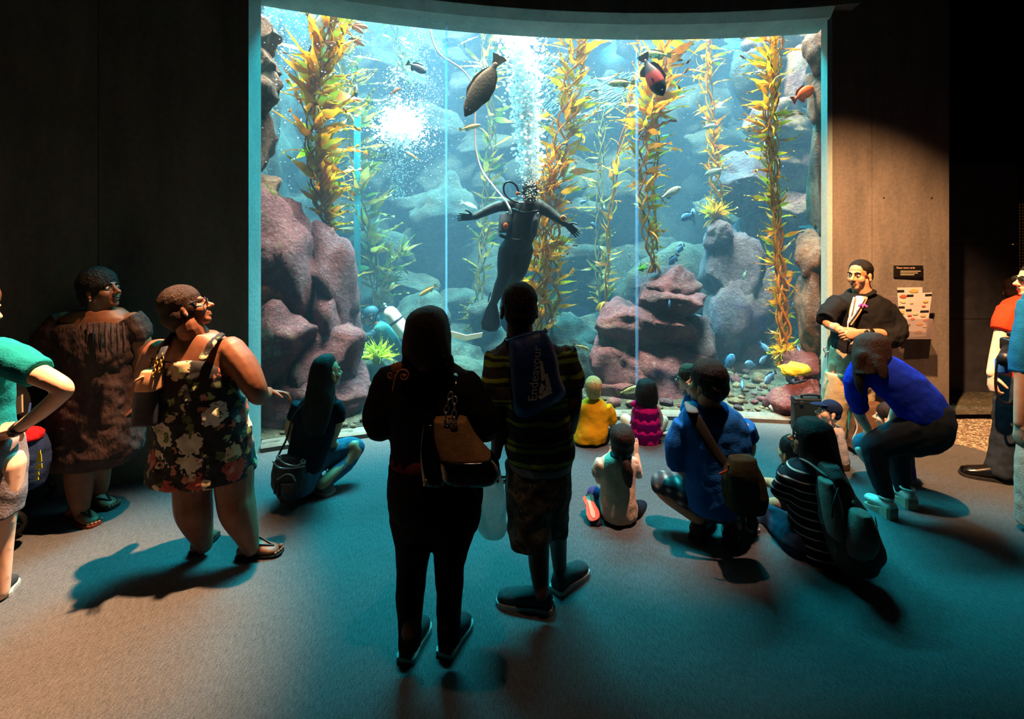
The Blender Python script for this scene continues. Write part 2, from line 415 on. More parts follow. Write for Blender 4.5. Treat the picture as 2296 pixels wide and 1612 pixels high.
# lintel swept along the curve
def sweep(prof, xs):
    rings = []
    for x in xs: rings.append(np.array([arcpt(x, o, z) for o, z in prof]))
    return loft(rings)
xs = np.linspace(XL - 0.02, XR + 0.03, 40)
lt = root('wall_lintel', (0.5, 5.0, 4.08), 'concrete lintel curving above the tank window', None, kind='structure')
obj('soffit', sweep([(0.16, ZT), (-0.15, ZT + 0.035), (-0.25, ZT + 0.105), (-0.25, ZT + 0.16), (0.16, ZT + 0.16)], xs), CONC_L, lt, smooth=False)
obj('panel', sweep([(0.16, ZT + 0.15), (-0.255, ZT + 0.108), (-0.255, 6.2), (0.16, 6.2)], np.linspace(XL - 0.25, XR + 0.25, 40)), CONC, lt, smooth=False)
obj('sill', sweep([(0.12, 0.0), (-0.045, 0.0), (-0.045, 0.038), (-0.02, ZB), (0.12, ZB)], np.linspace(XL, XR, 40)), CONC, lt, smooth=False)
# passage beyond the right wall
pw = root('wall_passage', (5.2, 5.85, 0), 'dark panelled partition standing in the passage', None, kind='structure')
xp = (2283 - HX) / F * 5.82
for z0, z1 in ((0, .945), (.953, 1.83), (1.838, 2.77)):
    obj('panel', box(V(((4.62 + xp) / 2, 5.92, (z0 + z1) / 2)), (xp - 4.62, 0.2, z1 - z0)), M('partition paint', '#38383f', '#2b2b30', rough=0.6), pw, smooth=False)
bw = obj('wall_far', box(V((6, 10.4, 3.1)), (9, .2, 6.2)), M('far wall', '#1c1c1e'), smooth=False, kind='structure', label='far dark wall of the passage')
obj('wall_hall_east', box(V((9.62, 3.2, 3.1)), (.2, 14.4, 6.2)), M('far wall', '#1c1c1e'), smooth=False, kind='structure', label='dark side wall closing the passage')
obj('wall_hall_west', box(V((-7.0, -.6, 3.1)), (.2, 6.8, 6.2)), M('far wall', '#1c1c1e'), smooth=False, kind='structure', label='dark side wall of the viewing hall')
sc = root('lattice_screen', at(2320, 640, 8.2), 'amber backlit lattice screen high in the dark passage', 'screen')
em, ent, eb = newmat('amber glow'); eb.inputs['Base Color'].default_value = (0.5, 0.2, 0.03, 1); eb.inputs['Emission Color'].default_value = (1.0, 0.42, 0.06, 1); eb.inputs['Emission Strength'].default_value = 0.55
p0, p1 = at(2279, 637, 8.2), at(2400, 455, 8.2)
obj('backlight', box(V(((p0.x + p1.x) / 2, 8.26, (p0.z + p1.z) / 2)), (p1.x - p0.x, 0.03, p1.z - p0.z)), em, sc, smooth=False)
lat = M('lattice bar', '#241508')
for i in range(19):
    x = p0.x + (p1.x - p0.x) * i / 18
    obj('lattice_bar', box(V((x, 8.22, (p0.z + p1.z) / 2)), (0.018, 0.03, p1.z - p0.z)), lat, sc, smooth=False)
for i in range(28):
    z = p0.z + (p1.z - p0.z) * i / 27
    obj('lattice_bar', box(V(((p0.x + p1.x) / 2, 8.235, z)), (p1.x - p0.x, 0.02, 0.018)), lat, sc, smooth=False)
# bearing posts to the ground for the screen
obj('post', box(V((p0.x + 0.02, 8.3, p0.z / 2)), (0.06, 0.06, p0.z)), lat, sc, smooth=False)

ceil = [(-9, -4), (9.5, -4), (9.5, 10.3), (6.5, 10.3), (4.5, 5.3), (3.5, 5.28)] + [(x, arc(x) + 0.14) for x in np.linspace(XR + .2, XL - .2, 24)] + [(-3.4, 4.35), (-9, 4.35)]
obj('ceiling', prism([Vector((x, y, 6.19)) for x, y in ceil], (0, 0, .2)), M('ceiling black', '#131416', '#1a1b1e', rough=.9), smooth=False, kind='structure', label='black painted ceiling of the viewing hall')

# --- the curved window: three panes and two bonded seams
win = root('window_1', (0.5, 5.1, ZB), 'tall curved acrylic window of the kelp tank', None, kind='structure')
SE = [XL, (1002 - HX) / F * 4.98, (1430 - HX) / F * 5.2, XR]
for i in range(3):
    a, b = SE[i] + (0.008 if i else 0), SE[i + 1] - (0.008 if i < 2 else 0)
    obj('pane', sweep([(0, ZB), (0, ZT + .02), (0.06, ZT + .02), (0.06, ZB)], np.linspace(a, b, 14)), GLASS, win, smooth=False)
for s in SE[1:3]:
    obj('seam', sweep([(0, ZB), (0, ZT + .02), (0.06, ZT + .02), (0.06, ZB)], [s - .008, s, s + .008]), SEAM, win, smooth=False)

# ================================================================== TANK
def depth_in(x, y): return y - arc(min(max(x, XL), XR))
def gz(x, y):
    t = max(depth_in(x, y), 0)
    return 0.05 + 0.075 * t + 0.05 * mnoise.noise(Vector((x * 1.3, y * 1.3, 0))) * min(t * 2, 1)
def mat_rock(name, cols, scale=2.2, speck=None):
    m, nt, b = newmat(name)
    tc = nd(nt, 'ShaderNodeTexCoord')
    n1 = nd(nt, 'ShaderNodeTexNoise'); n1.inputs['Scale'].default_value = scale; n1.inputs['Detail'].default_value = 9; n1.inputs['Roughness'].default_value = 0.68
    n2 = nd(nt, 'ShaderNodeTexNoise'); n2.inputs['Scale'].default_value = 26; n2.inputs['Detail'].default_value = 6; n2.inputs['Roughness'].default_value = 0.7
    ge = nd(nt, 'ShaderNodeNewGeometry')
    for a in (n1, n2): nt.links.new(ge.outputs['Position'], a.inputs['Vector'])
    k = len(cols); r = ramp(nt, [(0.3 + 0.42 * i / (k - 1), rgb(c)) for i, c in enumerate(cols)])
    nt.links.new(n1.outputs['Fac'], r.inputs[0])
    r2 = ramp(nt, [(0.55, (0, 0, 0)), (0.72, (1, 1, 1))]); nt.links.new(n2.outputs['Fac'], r2.inputs[0])
    mx = nd(nt, 'ShaderNodeMix', data_type='RGBA'); mx.inputs[7].default_value = rgb(speck or '#b09a90') + (1,)
    fc = nd(nt, 'ShaderNodeMath', operation='MULTIPLY'); fc.inputs[1].default_value = 0.55
    nt.links.new(r2.outputs[0], fc.inputs[0]); nt.links.new(fc.outputs[0], mx.inputs[0]); nt.links.new(r.outputs[0], mx.inputs[6]); nt.links.new(mx.outputs[2], b.inputs['Base Color'])
    b.inputs['Roughness'].default_value = 0.7; b.inputs['Specular IOR Level'].default_value = 0.3
    ad = nd(nt, 'ShaderNodeMath', operation='MULTIPLY_ADD'); ad.inputs[1].default_value = 2.0
    nt.links.new(n1.outputs['Fac'], ad.inputs[0]); nt.links.new(n2.outputs['Fac'], ad.inputs[2])
    bp = nd(nt, 'ShaderNodeBump'); bp.inputs['Strength'].default_value = 0.9; bp.inputs['Distance'].default_value = 0.09
    nt.links.new(ad.outputs[0], bp.inputs['Height']); nt.links.new(bp.outputs[0], b.inputs['Normal'])
    return m
R_PURP = mat_rock('coralline rock', ['#3c2226', '#6b3a42', '#8a4c52', '#8a6a58'])
R_BROWN = mat_rock('brown rock', ['#2e2420', '#5c4236', '#84604a', '#8f7a62'])
R_MID = mat_rock('plum rock', ['#33252e', '#5a4450', '#76606a', '#8c8272'], speck='#9a9488')
R_BACK = mat_rock('green grey rock', ['#0e1414', '#232e2c', '#46504a', '#6e705c'], 1.1, speck='#7c846c')
R_RUB = mat_rock('pale rubble', ['#46382e', '#705e4c', '#948264', '#a8987e'], 5, speck='#c8bca0')
R_SAND = mat_rock('shell sand', ['#2c2c26', '#4c4a40', '#6a6656', '#8a8470'], 3, speck='#d8d2bc')
import bmesh
ICO = {}
def ico(sub):
    if sub not in ICO:
        bm = bmesh.new(); bmesh.ops.create_icosphere(bm, subdivisions=sub, radius=1)
        ICO[sub] = (np.array([v.co[:] for v in bm.verts]), [tuple(v.index for v in f.verts) for f in bm.faces]); bm.free()
    return ICO[sub]
def rockshape(seed, r, sub=4, cuts=12, rough=0.2, freq=1.9):
    g = np.random.default_rng(seed); v, f = ico(sub); v = v.copy()
    for _ in range(cuts):
        n = g.normal(size=3); n /= np.linalg.norm(n); h = g.uniform(0.52, 0.84); s = v @ n
        v -= np.outer(np.maximum(s - h, 0) * 0.93, n)
    off = Vector(g.uniform(0, 50, 3))
    k = np.array([mnoise.fractal(Vector(p) * freq + off, 0.9, 2.1, 5) for p in v])
    v = v * (1 + rough * k)[:, None]
    return (v * np.array(r)), f
ROCKS = []
def in_rock(x, y, z, s):
    return any(((x - c[0]) / (r[0] + s)) ** 2 + ((y - c[1]) / (r[1] + s)) ** 2 + ((z - c[2]) / (r[2] + s)) ** 2 < .8 for c, r in ROCKS)
def boulder(x0, x1, y0, y1, d, dep, mat, parent, seed, sub=4, rough=0.16, name='boulder'):
    c = at((x0 + x1) / 2, (y0 + y1) / 2, d)
    rr = ((x1 - x0) / 2 * d / F * 1.22, dep * 1.15, (y1 - y0) / 2 * d / F * 1.22); ROCKS.append((c, rr))
    v, f = rockshape(seed, rr, sub, rough=rough)
    return obj(name, ((v + np.array(c)).tolist(), f), mat, parent)

# shell of the tank
gx = np.linspace(-5.2, 6.6, 70); gy = np.linspace(4.2, 10.3, 50)
gv, gf = [], []
for j, y in enumerate(gy):
    for i, x in enumerate(gx):
        yy = max(y, arc(min(max(x, XL), XR), 0.11)); gv.append((x, yy, gz(x, yy)))
for j in range(len(gy) - 1):
    for i in range(len(gx) - 1):
        a = j * len(gx) + i; gf.append((a, a + 1, a + 1 + len(gx), a + len(gx)))
obj('ground', (gv, gf), R_SAND, kind='structure', label='sandy bed of the kelp tank')
def rock_wall(name, p, q, label, seed):
    """upright displaced rock face from plan point p to q"""
    nx, nz = 60, 40; vv, ff = [], []
    p, q = Vector(p), Vector(q); nrm = Vector((-(q - p).y, (q - p).x)).normalized()
    for k in range(nz):
        for i in range(nx):
            b = p.lerp(q, i / (nx - 1)); z = -0.1 + 6.9 * k / (nz - 1)
            s = mnoise.fractal(Vector((b.x * .7 + seed, b.y * .7, z * .7)), 0.9, 2.1, 5)
            vv.append((b.x + nrm.x * s * .45, b.y + nrm.y * s * .45, z))
    for k in range(nz - 1):
        for i in range(nx - 1):
            a = k * nx + i; ff.append((a, a + 1, a + 1 + nx, a + nx))
    return obj(name, (vv, ff), R_BACK, kind='structure', label=label)
wb = rock_wall('wall_back', (7, 10.1), (-5.6, 10.1), 'rocky rear wall of the kelp tank', 3)
rock_wall('wall_tank_west', (-4.4, 10.6), (-3.3, 4.4), 'rocky side wall of the tank behind the hall wall', 11)
rock_wall('wall_tank_east', (4.3, 5.3), (6.3, 10.6), 'rocky side wall of the tank behind the spotlit panel', 17)
# boulders of the rear wall (parts of it), hazy with distance
def back_y(z): return 7.9 + 1.75 * min(max(z / 3.6, 0), 1)
gb = np.random.default_rng(21); nb = 0
for row, z in enumerate(np.linspace(0.25, 5.6, 9)):
    for col, x in enumerate(np.linspace(-4.3, 6.0, 12)):
        x_ = x + gb.uniform(-.35, .35) + (row % 2) * .45; z_ = z + gb.uniform(-.25, .25); r_ = gb.uniform(.48, .88)
        y_ = back_y(z_) + gb.uniform(-.35, .4)
        px, py = HX + F * x_ / y_, HY - F * (z_ - HC) / y_
        if 1490 < px < 1600 and 330 < py < 640: y_ += 1.9          # the dark cave mouth
        if px < 560 or px > 1860 or py < -40: 
            continue
        v, f = rockshape(100 + nb, (r_ * gb.uniform(.9, 1.5), r_ * .8, r_ * gb.uniform(.6, 1.0)), 4, 13, 0.24, 1.7)
        a_ = gb.uniform(-.5, .5); c_, s_ = math.cos(a_), math.sin(a_)
        v = v @ np.array([[c_, 0, s_], [0, 1, 0], [-s_, 0, c_]])
        ROCKS.append((V((x_, y_, z_)), (r_ * 1.1, r_ * .8, r_ * .9)))
        obj('boulder', ((v + np.array((x_, y_, z_))).tolist(), f), R_BACK, wb); nb += 1
BK = [(890,1015,640,770,7.2),(1045,1130,660,760,7.3),(1215,1330,700,820,6.9),(930,1080,770,860,6.6),(985,1130,800,900,6.2),(1130,1240,760,880,6.3),(1250,1340,760,860,6.3),(810,900,790,880,6.3),(860,980,850,930,5.9)]
for i, (x0, x1, y0, y1, d) in enumerate(BK):
    boulder(x0, x1, y0, y1, d, (x1 - x0) / 2 * d / F * 1.0, R_BACK, wb, 200 + i, 4, rough=0.22)
# rock formations near the glass
def formation(label, loc, items, mat, seed):
    r_ = root('rock_formation', loc, label, 'rock')
    for i, it in enumerate(items):
        x0, x1, y0, y1, d, dep = it[:6]; boulder(x0, x1, y0, y1, d, dep, it[6] if len(it) > 6 else mat, r_, seed + i, 4, rough=0.2)
    return r_
formation('tall maroon rock face rising beside the floral-dressed person', at(640, 1000, 5.0), [
 (500,618,18,140,5.0,.28,R_BROWN),(500,622,92,195,5.0,.28,R_BROWN),(500,624,150,268,5.0,.28,R_BROWN),(500,612,250,420,5.15,.25,R_BROWN),(510,640,400,490,5.15,.3,R_BROWN),
 (480,735,445,745,5.25,.5),(520,700,432,580,5.35,.4),(682,792,497,760,5.6,.42),(700,798,640,860,5.5,.4),(500,692,690,885,5.0,.38),(640,805,715,905,5.25,.42),
 (520,725,840,965,4.95,.3),(690,835,820,965,5.2,.32)], R_PURP, 300)
formation('maroon stacked boulders topped by kelp between the seams', at(1450, 900, 6.1), [
 (1428,1558,602,705,6.2,.35),(1415,1562,640,725,6.15,.4),(1332,1480,680,795,6.1,.4),(1430,1550,690,785,6.05,.4),(1320,1465,745,905,6.0,.42),(1415,1578,750,935,5.95,.42),(1328,1505,840,935,5.85,.38),(1505,1585,690,870,6.25,.4,R_MID)], R_PURP, 340)
formation('tall plum rock pillar capped with a kelp tuft', at(1640, 850, 7.0), [
 (1572,1690,505,700,7.0,.45),(1575,1705,620,850,6.95,.5),(1600,1730,700,885,7.1,.5),(1578,1645,495,560,7.0,.3),(1640,1740,560,720,7.4,.45)], R_MID, 370)
formation('blocky tan and plum stonework high above the rubble', at(1750, 800, 7.6), [
 (1618,1725,330,480,7.5,.45,R_MID),(1695,1835,230,335,7.4,.4),(1695,1835,325,430,7.4,.4),(1705,1835,410,500,7.4,.4),(1735,1835,110,250,7.4,.4),(1635,1765,100,260,7.8,.5,R_BACK),(1655,1770,470,600,7.8,.5,R_MID),(1690,1840,60,140,7.7,.4),(1690,1840,490,800,8.0,.5,R_MID)],
 mat_rock('tan stone', ['#4a3236', '#7c585a', '#a08a70', '#b4aa84'], 2.5, speck='#c8c09a'), 390)
formation('slim brown rock column against the window jamb', at(1820, 860, 5.5), [
 (1798,1860,515,650,5.45,.2),(1786,1858,620,800,5.45,.22),(1808,1862,50,165,5.5,.2),(1815,1862,150,262,5.5,.18),(1812,1862,250,520,5.6,.16)], R_BROWN, 420)
formation('reddish front boulder under the yellow sponge', at(1790, 930, 5.4), [
 (1728,1850,845,950,5.35,.28),(1755,1850,785,865,5.6,.26)], R_PURP, 440)
# loose stones on the tank bed
st = [rockshape(500 + k, (1, 1, 1), 2, 6, 0.3, 2.2) for k in range(10)]
st_me = []
for k, (v, f) in enumerate(st):
    me = bpy.data.meshes.new('stone'); v = v * np.array((1, .9, .7)); me.from_pydata(v.tolist(), [], f); me.polygons.foreach_set('use_smooth', [True] * len(f))
    me.materials.append((R_RUB, R_RUB, R_PURP, R_MID, R_RUB)[k % 5]); st_me.append(me)
g = np.random.default_rng(5); cnt = 0; tries = 0; placed = []
while cnt < 295 and tries < 20000:
    tries += 1
    x = g.uniform(XL + .05, XR - .05); t = g.uniform(0.02, 2.4); y = arc(x) + 0.13 + t
    px = HX + F * x / y
    s = g.uniform(0.035, 0.085) * (1 + 0.35 * (t > 0.7))
    if not (565 < px < 860 or 1225 < px < 1335 or 1560 < px < 1850) and g.random() < 0.85: continue
    if 565 < px < 840 and t > .45: continue
    if 1320 < px < 1580 and t > .5: continue
    y = max(y, arc(x) + 0.10 + s * 1.3)
    if any((x - q[0]) ** 2 + (y - q[1]) ** 2 < ((s + q[2]) * 1.08) ** 2 for q in placed) or in_rock(x, y, gz(x, y) + s * .35, s): continue
    if 6.3 < y < 7.1 and -2.3 < x < -.6: continue
    placed.append((x, y, s))
    o = bpy.data.objects.new('stone', st_me[cnt % 10]); COL.objects.link(o)
    o.location = (x, y, gz(x, y) + s * .35); o.scale = (s * g.uniform(.8, 1.25), s, s * g.uniform(.7, 1.2)); o.rotation_euler = (0, 0, g.uniform(0, 6.28))
    lk = ('pale tan', 'pale tan', 'maroon', 'plum grey', 'pale tan')[cnt % 10 % 5]; wh = 'beside the tall maroon rock face' if px < 1000 else 'before the maroon stacked boulders' if px < 1570 else 'under the blue fish near the yellow sponge'
    tag(o, f'{lk} loose stone on the tank bed {wh}', 'stone', f'{lk} stones {wh}'); cnt += 1
vv, ff = [], []; PQ = np.array(placed)
iv, if_ = ico(1)
for i in range(2600):
    x = g.uniform(XL + .02, XR - .02); y = arc(x) + 0.12 + g.uniform(0, 2.6) ** 1.0; s = g.uniform(.012, .035)
    if (np.hypot(PQ[:, 0] - x, PQ[:, 1] - y) < PQ[:, 2] * 1.15 + s * 1.3).any() or in_rock(x, y, gz(x, y), s) or (6.3 < y < 7.1 and -2.3 < x < -.6): continue
    q = iv * (1 + .25 * g.normal(size=(len(iv), 1))) * np.array((s * 1.2, s, s * .7)) + np.array((x, y, gz(x, y) + s * .2)); o = len(vv); vv += q.tolist(); ff += [tuple(k + o for k in t_) for t_ in if_]
obj('gravel', (vv, ff), R_RUB, smooth=True, kind='stuff', label='coarse pale gravel and shell bits strewn over the tank bed', cat='gravel')

# --- water: homogeneous haze filling the tank behind the glass
wm, wnt, wbs = newmat('tank water'); wnt.nodes.remove(wbs)
vsn = nd(wnt, 'ShaderNodeVolumeScatter'); vsn.inputs['Color'].default_value = (0.42, 0.68, 1.0, 1); vsn.inputs['Density'].default_value = 0.029; vsn.inputs['Anisotropy'].default_value = 0.0
vab = nd(wnt, 'ShaderNodeVolumeAbsorption'); vab.inputs['Color'].default_value = (0.0, 0.84, 0.93, 1); vab.inputs['Density'].default_value = 0.14
add = nd(wnt, 'ShaderNodeAddShader'); wnt.links.new(vsn.outputs[0], add.inputs[0]); wnt.links.new(vab.outputs[0], add.inputs[1])
wnt.links.new(add.outputs[0], wnt.nodes['Material Output'].inputs['Volume'])
wp = [Vector((x, arc(x, 0.065), 0.0)) for x in np.linspace(XL, XR, 20)] + [Vector(p) for p in ((4.2, 5.4, 0), (6.4, 10.0, 0), (-4.5, 10.0, 0), (-3.2, 4.6, 0))]
obj('water', prism(wp[::-1], (0, 0, 6.45)), wm, smooth=False, kind='structure', label='hazy blue green water filling the tank')

pm, pnt, pb = newmat('tinted acrylic post'); pb.inputs['Base Color'].default_value = (.2, .8, .95, 1); pb.inputs['Roughness'].default_value = .2
ptl = nd(pnt, 'ShaderNodeBsdfTranslucent'); ptl.inputs[0].default_value = (.25, .85, 1, 1); ptr = nd(pnt, 'ShaderNodeBsdfTransparent'); ptr.inputs[0].default_value = (.6, .95, 1, 1); pmx = nd(pnt, 'ShaderNodeMixShader'); pmx.inputs[0].default_value = .5
pnt.links.new(ptl.outputs[0], pmx.inputs[1]); pnt.links.new(ptr.outputs[0], pmx.inputs[2]); pnt.links.new(pmx.outputs[0], pnt.nodes['Material Output'].inputs[0])
q = at(801, 600, 7.2)
obj('acrylic_post', rbox(V((q.x, q.y, 1.9)), (.09, .06, 3.6), r=.02), pm, label='upright pale blue acrylic post beside the maroon rock face', cat='post', loc=V((q.x, q.y, .1)))

# ================================================================== KELP
def mat_kelp(name, c1, c2, trans=0.5):
    m, nt, b = newmat(name); out = nt.nodes['Material Output']
    ge = nd(nt, 'ShaderNodeObjectInfo'); tc = nd(nt, 'ShaderNodeTexCoord')
    nz = nd(nt, 'ShaderNodeTexNoise'); nz.inputs['Scale'].default_value = 9; nt.links.new(tc.outputs['Object'], nz.inputs['Vector'])
    ad = nd(nt, 'ShaderNodeMath', operation='ADD'); nt.links.new(ge.outputs['Random'], ad.inputs[0]); nt.links.new(nz.outputs['Fac'], ad.inputs[1])
    r = ramp(nt, [(0.3, rgb(c1)), (1.4 / 2 + .25, rgb(c2))]); hv = nd(nt, 'ShaderNodeMath', operation='MULTIPLY'); hv.inputs[1].default_value = 0.6
    nt.links.new(ad.outputs[0], hv.inputs[0]); nt.links.new(hv.outputs[0], r.inputs[0])
    nt.links.new(r.outputs[0], b.inputs['Base Color']); b.inputs['Roughness'].default_value = 0.45; b.inputs['Specular IOR Level'].default_value = 0.35
    tl = nd(nt, 'ShaderNodeBsdfTranslucent'); nt.links.new(r.outputs[0], tl.inputs[0])
    mx = nd(nt, 'ShaderNodeMixShader'); mx.inputs[0].default_value = trans
    nt.links.new(b.outputs[0], mx.inputs[1]); nt.links.new(tl.outputs[0], mx.inputs[2]); nt.links.new(mx.outputs[0], out.inputs['Surface'])
    return m
K_GOLD = mat_kelp('golden kelp', '#b8690a', '#f2ac26')
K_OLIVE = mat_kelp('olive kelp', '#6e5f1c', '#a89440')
K_LEMON = mat_kelp('lemon kelp', '#c8920c', '#f6d038')
def blade_mesh(seed, mat, ruff=0.05):
    """ribbon blade along +x from a small float bulb, length 1"""
    g = np.random.default_rng(seed); n = 9; vv, ff = [], []
    bend = g.uniform(-0.9, 0.9); curl = g.uniform(-1.6, 1.6); wid = g.uniform(.075, .125); tw = g.uniform(-2.2, 2.2)
    p = np.zeros(3); a = b = 0.0
    for i in range(n):
        t = i / (n - 1); w_ = wid * (math.sin(math.pi * min(t * 1.25 + .12, 1) ** .8) * .9 + .12) * (1 - t ** 4 * .75)
        d = np.array([math.cos(a) * math.cos(b), math.sin(b), math.sin(a) * math.cos(b)])
        s = np.array([-math.sin(a) * math.sin(tw * t), math.cos(tw * t), math.cos(a) * math.sin(tw * t)])
        rf = ruff * math.sin(i * 2.1 + seed) * (.4 + t)
        vv += [(p - s * w_).tolist(), (p + np.array([0, 0, rf])).tolist(), (p + s * w_ + np.array([0, 0, -rf])).tolist()]
        if i: 
            o = 3 * (i - 1); ff += [(o, o + 1, o + 4, o + 3), (o + 1, o + 2, o + 5, o + 4)]
        p = p + d / (n - 1); a += curl / (n - 1) * (.4 + 1.2 * t); b += bend / (n - 1)
    bv, bf = E(V((-.03, 0, 0)), (.05, .028, .028), n=6, m=4)
    o = len(vv); vv += bv; ff += [tuple(i + o for i in q) for q in bf]
    me = bpy.data.meshes.new('blade'); me.from_pydata(vv, [], ff); me.polygons.foreach_set('use_smooth', [True] * len(ff)); me.materials.append(mat)
    return me
BL = {}
def blades(mat):
    if mat.name not in BL: BL[mat.name] = [blade_mesh(40 + k, mat, .05 if k % 3 else .02) for k in range(10)]
    return BL[mat.name]
KELP_GROUP = 'giant kelp plants in the tank'
def kelp(label, path, mat, nb, length, rad, seed, stipes=3, spread=0.06, lean=(0, 0, 0), holdfast=0.0, dens=None):
    """path: (px, py, depth) from base to top; rad(t): tuft radius; length(t): blade length in metres"""
    g = np.random.default_rng(seed); P = catmull([tuple(pt(p)) for p in path], 10)
    r_ = root('giant_kelp', P[0], label, 'kelp', KELP_GROUP); base = np.array(P[0])
    for k in range(stipes):
        off = [(spread * math.sin(i * .5 + k * 2.1 + seed) * min(i / 6, 1), spread * math.cos(i * .43 + k * 1.7) * min(i / 6, 1), 0) for i in range(len(P))]
        obj('stipe', T([(V(p) + V(o), .013 - .006 * i / len(P)) for i, (p, o) in enumerate(zip(P, off))][::2], n=6, sub=2), mat, r_)
    if holdfast:
        pr = []
        for k in range(16):
            a = g.uniform(0, 6.28); q = V((math.cos(a), math.sin(a), 0)) * holdfast * g.uniform(.5, 1)
            pr.append(T([(V(P[0]) + V((0, 0, holdfast * .6)), .012), (V(P[0]) + q * .6 + V((0, 0, holdfast * .35)), .014), (V(P[0]) + q + V((0, 0, -.03)), .008)], n=5, sub=2))
        obj('holdfast', join(pr), mat, r_)
    for i in range(nb):
        t = (dens(g) if dens else g.random()); f = t * (len(P) - 1); j = min(int(f), len(P) - 2); c = P[j] * (1 - f + j) + P[j + 1] * (f - j)
        L = length(t) * g.uniform(.6, 1.25); a = g.uniform(0, 2 * math.pi); el = g.uniform(-.5, 1.0)
        d = V((math.cos(a) * math.cos(el) + lean[0], math.sin(a) * math.cos(el) * .7, math.sin(el) + lean[2])).normalized()
        o = bpy.data.objects.new('blade', BL[mat.name][g.integers(10)] if mat.name in BL else blades(mat)[g.integers(10)])
        COL.objects.link(o); o.parent = r_
        o.location = V(c) + d * rad(t) * g.uniform(0, .5) - V(base); o.rotation_mode = 'QUATERNION'
        from mathutils import Quaternion
        o.rotation_quaternion = d.to_track_quat('X', 'Z') @ Quaternion((1, 0, 0), g.uniform(0, 6.28))
        o.scale = (L, L * g.uniform(.7, 1.2), L)
    return r_
up = lambda lo, hi: (lambda g: lo + (hi - lo) * g.random() ** .8)
kelp('bushy golden kelp rooted on the tall maroon rock face', [(735, 512, 5.75), (722, 430, 5.72), (706, 330, 5.7), (705, 220, 5.7), (730, 120, 5.7), (742, 10, 5.7), (745, -40, 5.7)], K_GOLD, 290, lambda t: .20 + .30 * math.sin(3.1 * min(t * 1.1, 1)) , lambda t: .08 + .42 * t, 1, stipes=5, spread=.09, lean=(.4, 0, .25), holdfast=.1)
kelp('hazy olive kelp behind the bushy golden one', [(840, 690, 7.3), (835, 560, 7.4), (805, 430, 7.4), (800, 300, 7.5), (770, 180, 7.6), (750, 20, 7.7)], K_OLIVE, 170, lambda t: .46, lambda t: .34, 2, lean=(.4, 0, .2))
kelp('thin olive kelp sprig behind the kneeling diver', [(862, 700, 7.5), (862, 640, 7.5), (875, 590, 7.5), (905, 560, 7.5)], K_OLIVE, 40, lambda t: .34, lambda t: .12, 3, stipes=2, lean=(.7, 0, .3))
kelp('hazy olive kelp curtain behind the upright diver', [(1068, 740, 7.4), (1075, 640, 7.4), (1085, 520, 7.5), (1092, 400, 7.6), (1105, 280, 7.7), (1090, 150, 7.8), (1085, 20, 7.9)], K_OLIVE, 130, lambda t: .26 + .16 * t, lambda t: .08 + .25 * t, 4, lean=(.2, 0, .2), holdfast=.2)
kelp('massive golden kelp column beside the upright diver', [(1228, 745, 6.5), (1238, 620, 6.5), (1236, 500, 6.5), (1245, 400, 6.5), (1268, 280, 6.5), (1285, 180, 6.5), (1300, 80, 6.5), (1310, -20, 6.5)], K_GOLD, 295, lambda t: .30 + .10 * t, lambda t: .2 + .5 * t, 5, stipes=7, spread=.12, lean=(.12, 0, .3))
kelp('frilly golden kelp thicket at the foot of the massive column', [(1206, 760, 6.35), (1208, 660, 6.35), (1216, 560, 6.35), (1222, 450, 6.4), (1236, 360, 6.4)], K_GOLD, 190, lambda t: .26, lambda t: .34, 15, stipes=4, spread=.1, lean=(-.1, 0, .2))
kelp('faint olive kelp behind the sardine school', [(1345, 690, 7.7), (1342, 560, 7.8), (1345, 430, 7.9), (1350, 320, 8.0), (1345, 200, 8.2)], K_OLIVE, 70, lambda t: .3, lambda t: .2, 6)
kelp('slender leaning golden kelp with sparse blades', [(1358, 690, 6.9), (1362, 600, 6.9), (1368, 480, 6.9), (1385, 360, 6.9), (1410, 240, 6.9), (1428, 150, 6.9), (1440, 40, 6.9)], K_GOLD, 60, lambda t: .26, lambda t: .05, 7, stipes=2, spread=.03, lean=(.2, 0, .3), holdfast=.14)
kelp('golden kelp with a wide top rooted on the stacked boulders', [(1468, 606, 6.2), (1450, 520, 6.2), (1440, 430, 6.2), (1440, 330, 6.25), (1455, 250, 6.3), (1480, 150, 6.3), (1500, 60, 6.3)], K_GOLD, 170, lambda t: .17 + .36 * t, lambda t: .04 + .4 * t, 8, stipes=3, lean=(.35, 0, .2), holdfast=.12)
kelp('single golden kelp stalk climbing past the red banded fish', [(1474, 560, 6.35), (1466, 460, 6.35), (1472, 340, 6.35), (1478, 240, 6.35), (1490, 150, 6.35), (1500, 40, 6.35)], K_GOLD, 60, lambda t: .15 + .28 * t * t, lambda t: .03 + .12 * t, 9, stipes=2, spread=.02, lean=(.3, 0, -.1))
kelp('pale golden kelp tuft growing on the plum rock pillar', [(1604, 505, 7.0), (1606, 440, 7.0), (1600, 360, 7.0), (1594, 280, 7.05), (1590, 180, 7.1), (1588, 60, 7.1)], K_GOLD, 130, lambda t: .17 + .16 * t, lambda t: .06 + .13 * t, 10, stipes=4, lean=(.05, 0, .2), holdfast=.16)
kelp('long golden kelp hanging before the tan stonework', [(1757, 815, 5.75), (1755, 700, 5.75), (1748, 600, 5.75), (1740, 480, 5.75), (1732, 360, 5.75), (1728, 250, 5.75), (1735, 150, 5.75), (1745, 40, 5.75)], K_GOLD, 290, lambda t: .14 + .20 * t, lambda t: .1 + .22 * t, 11, stipes=8, spread=.06, lean=(-.25, 0, .15), holdfast=.12)
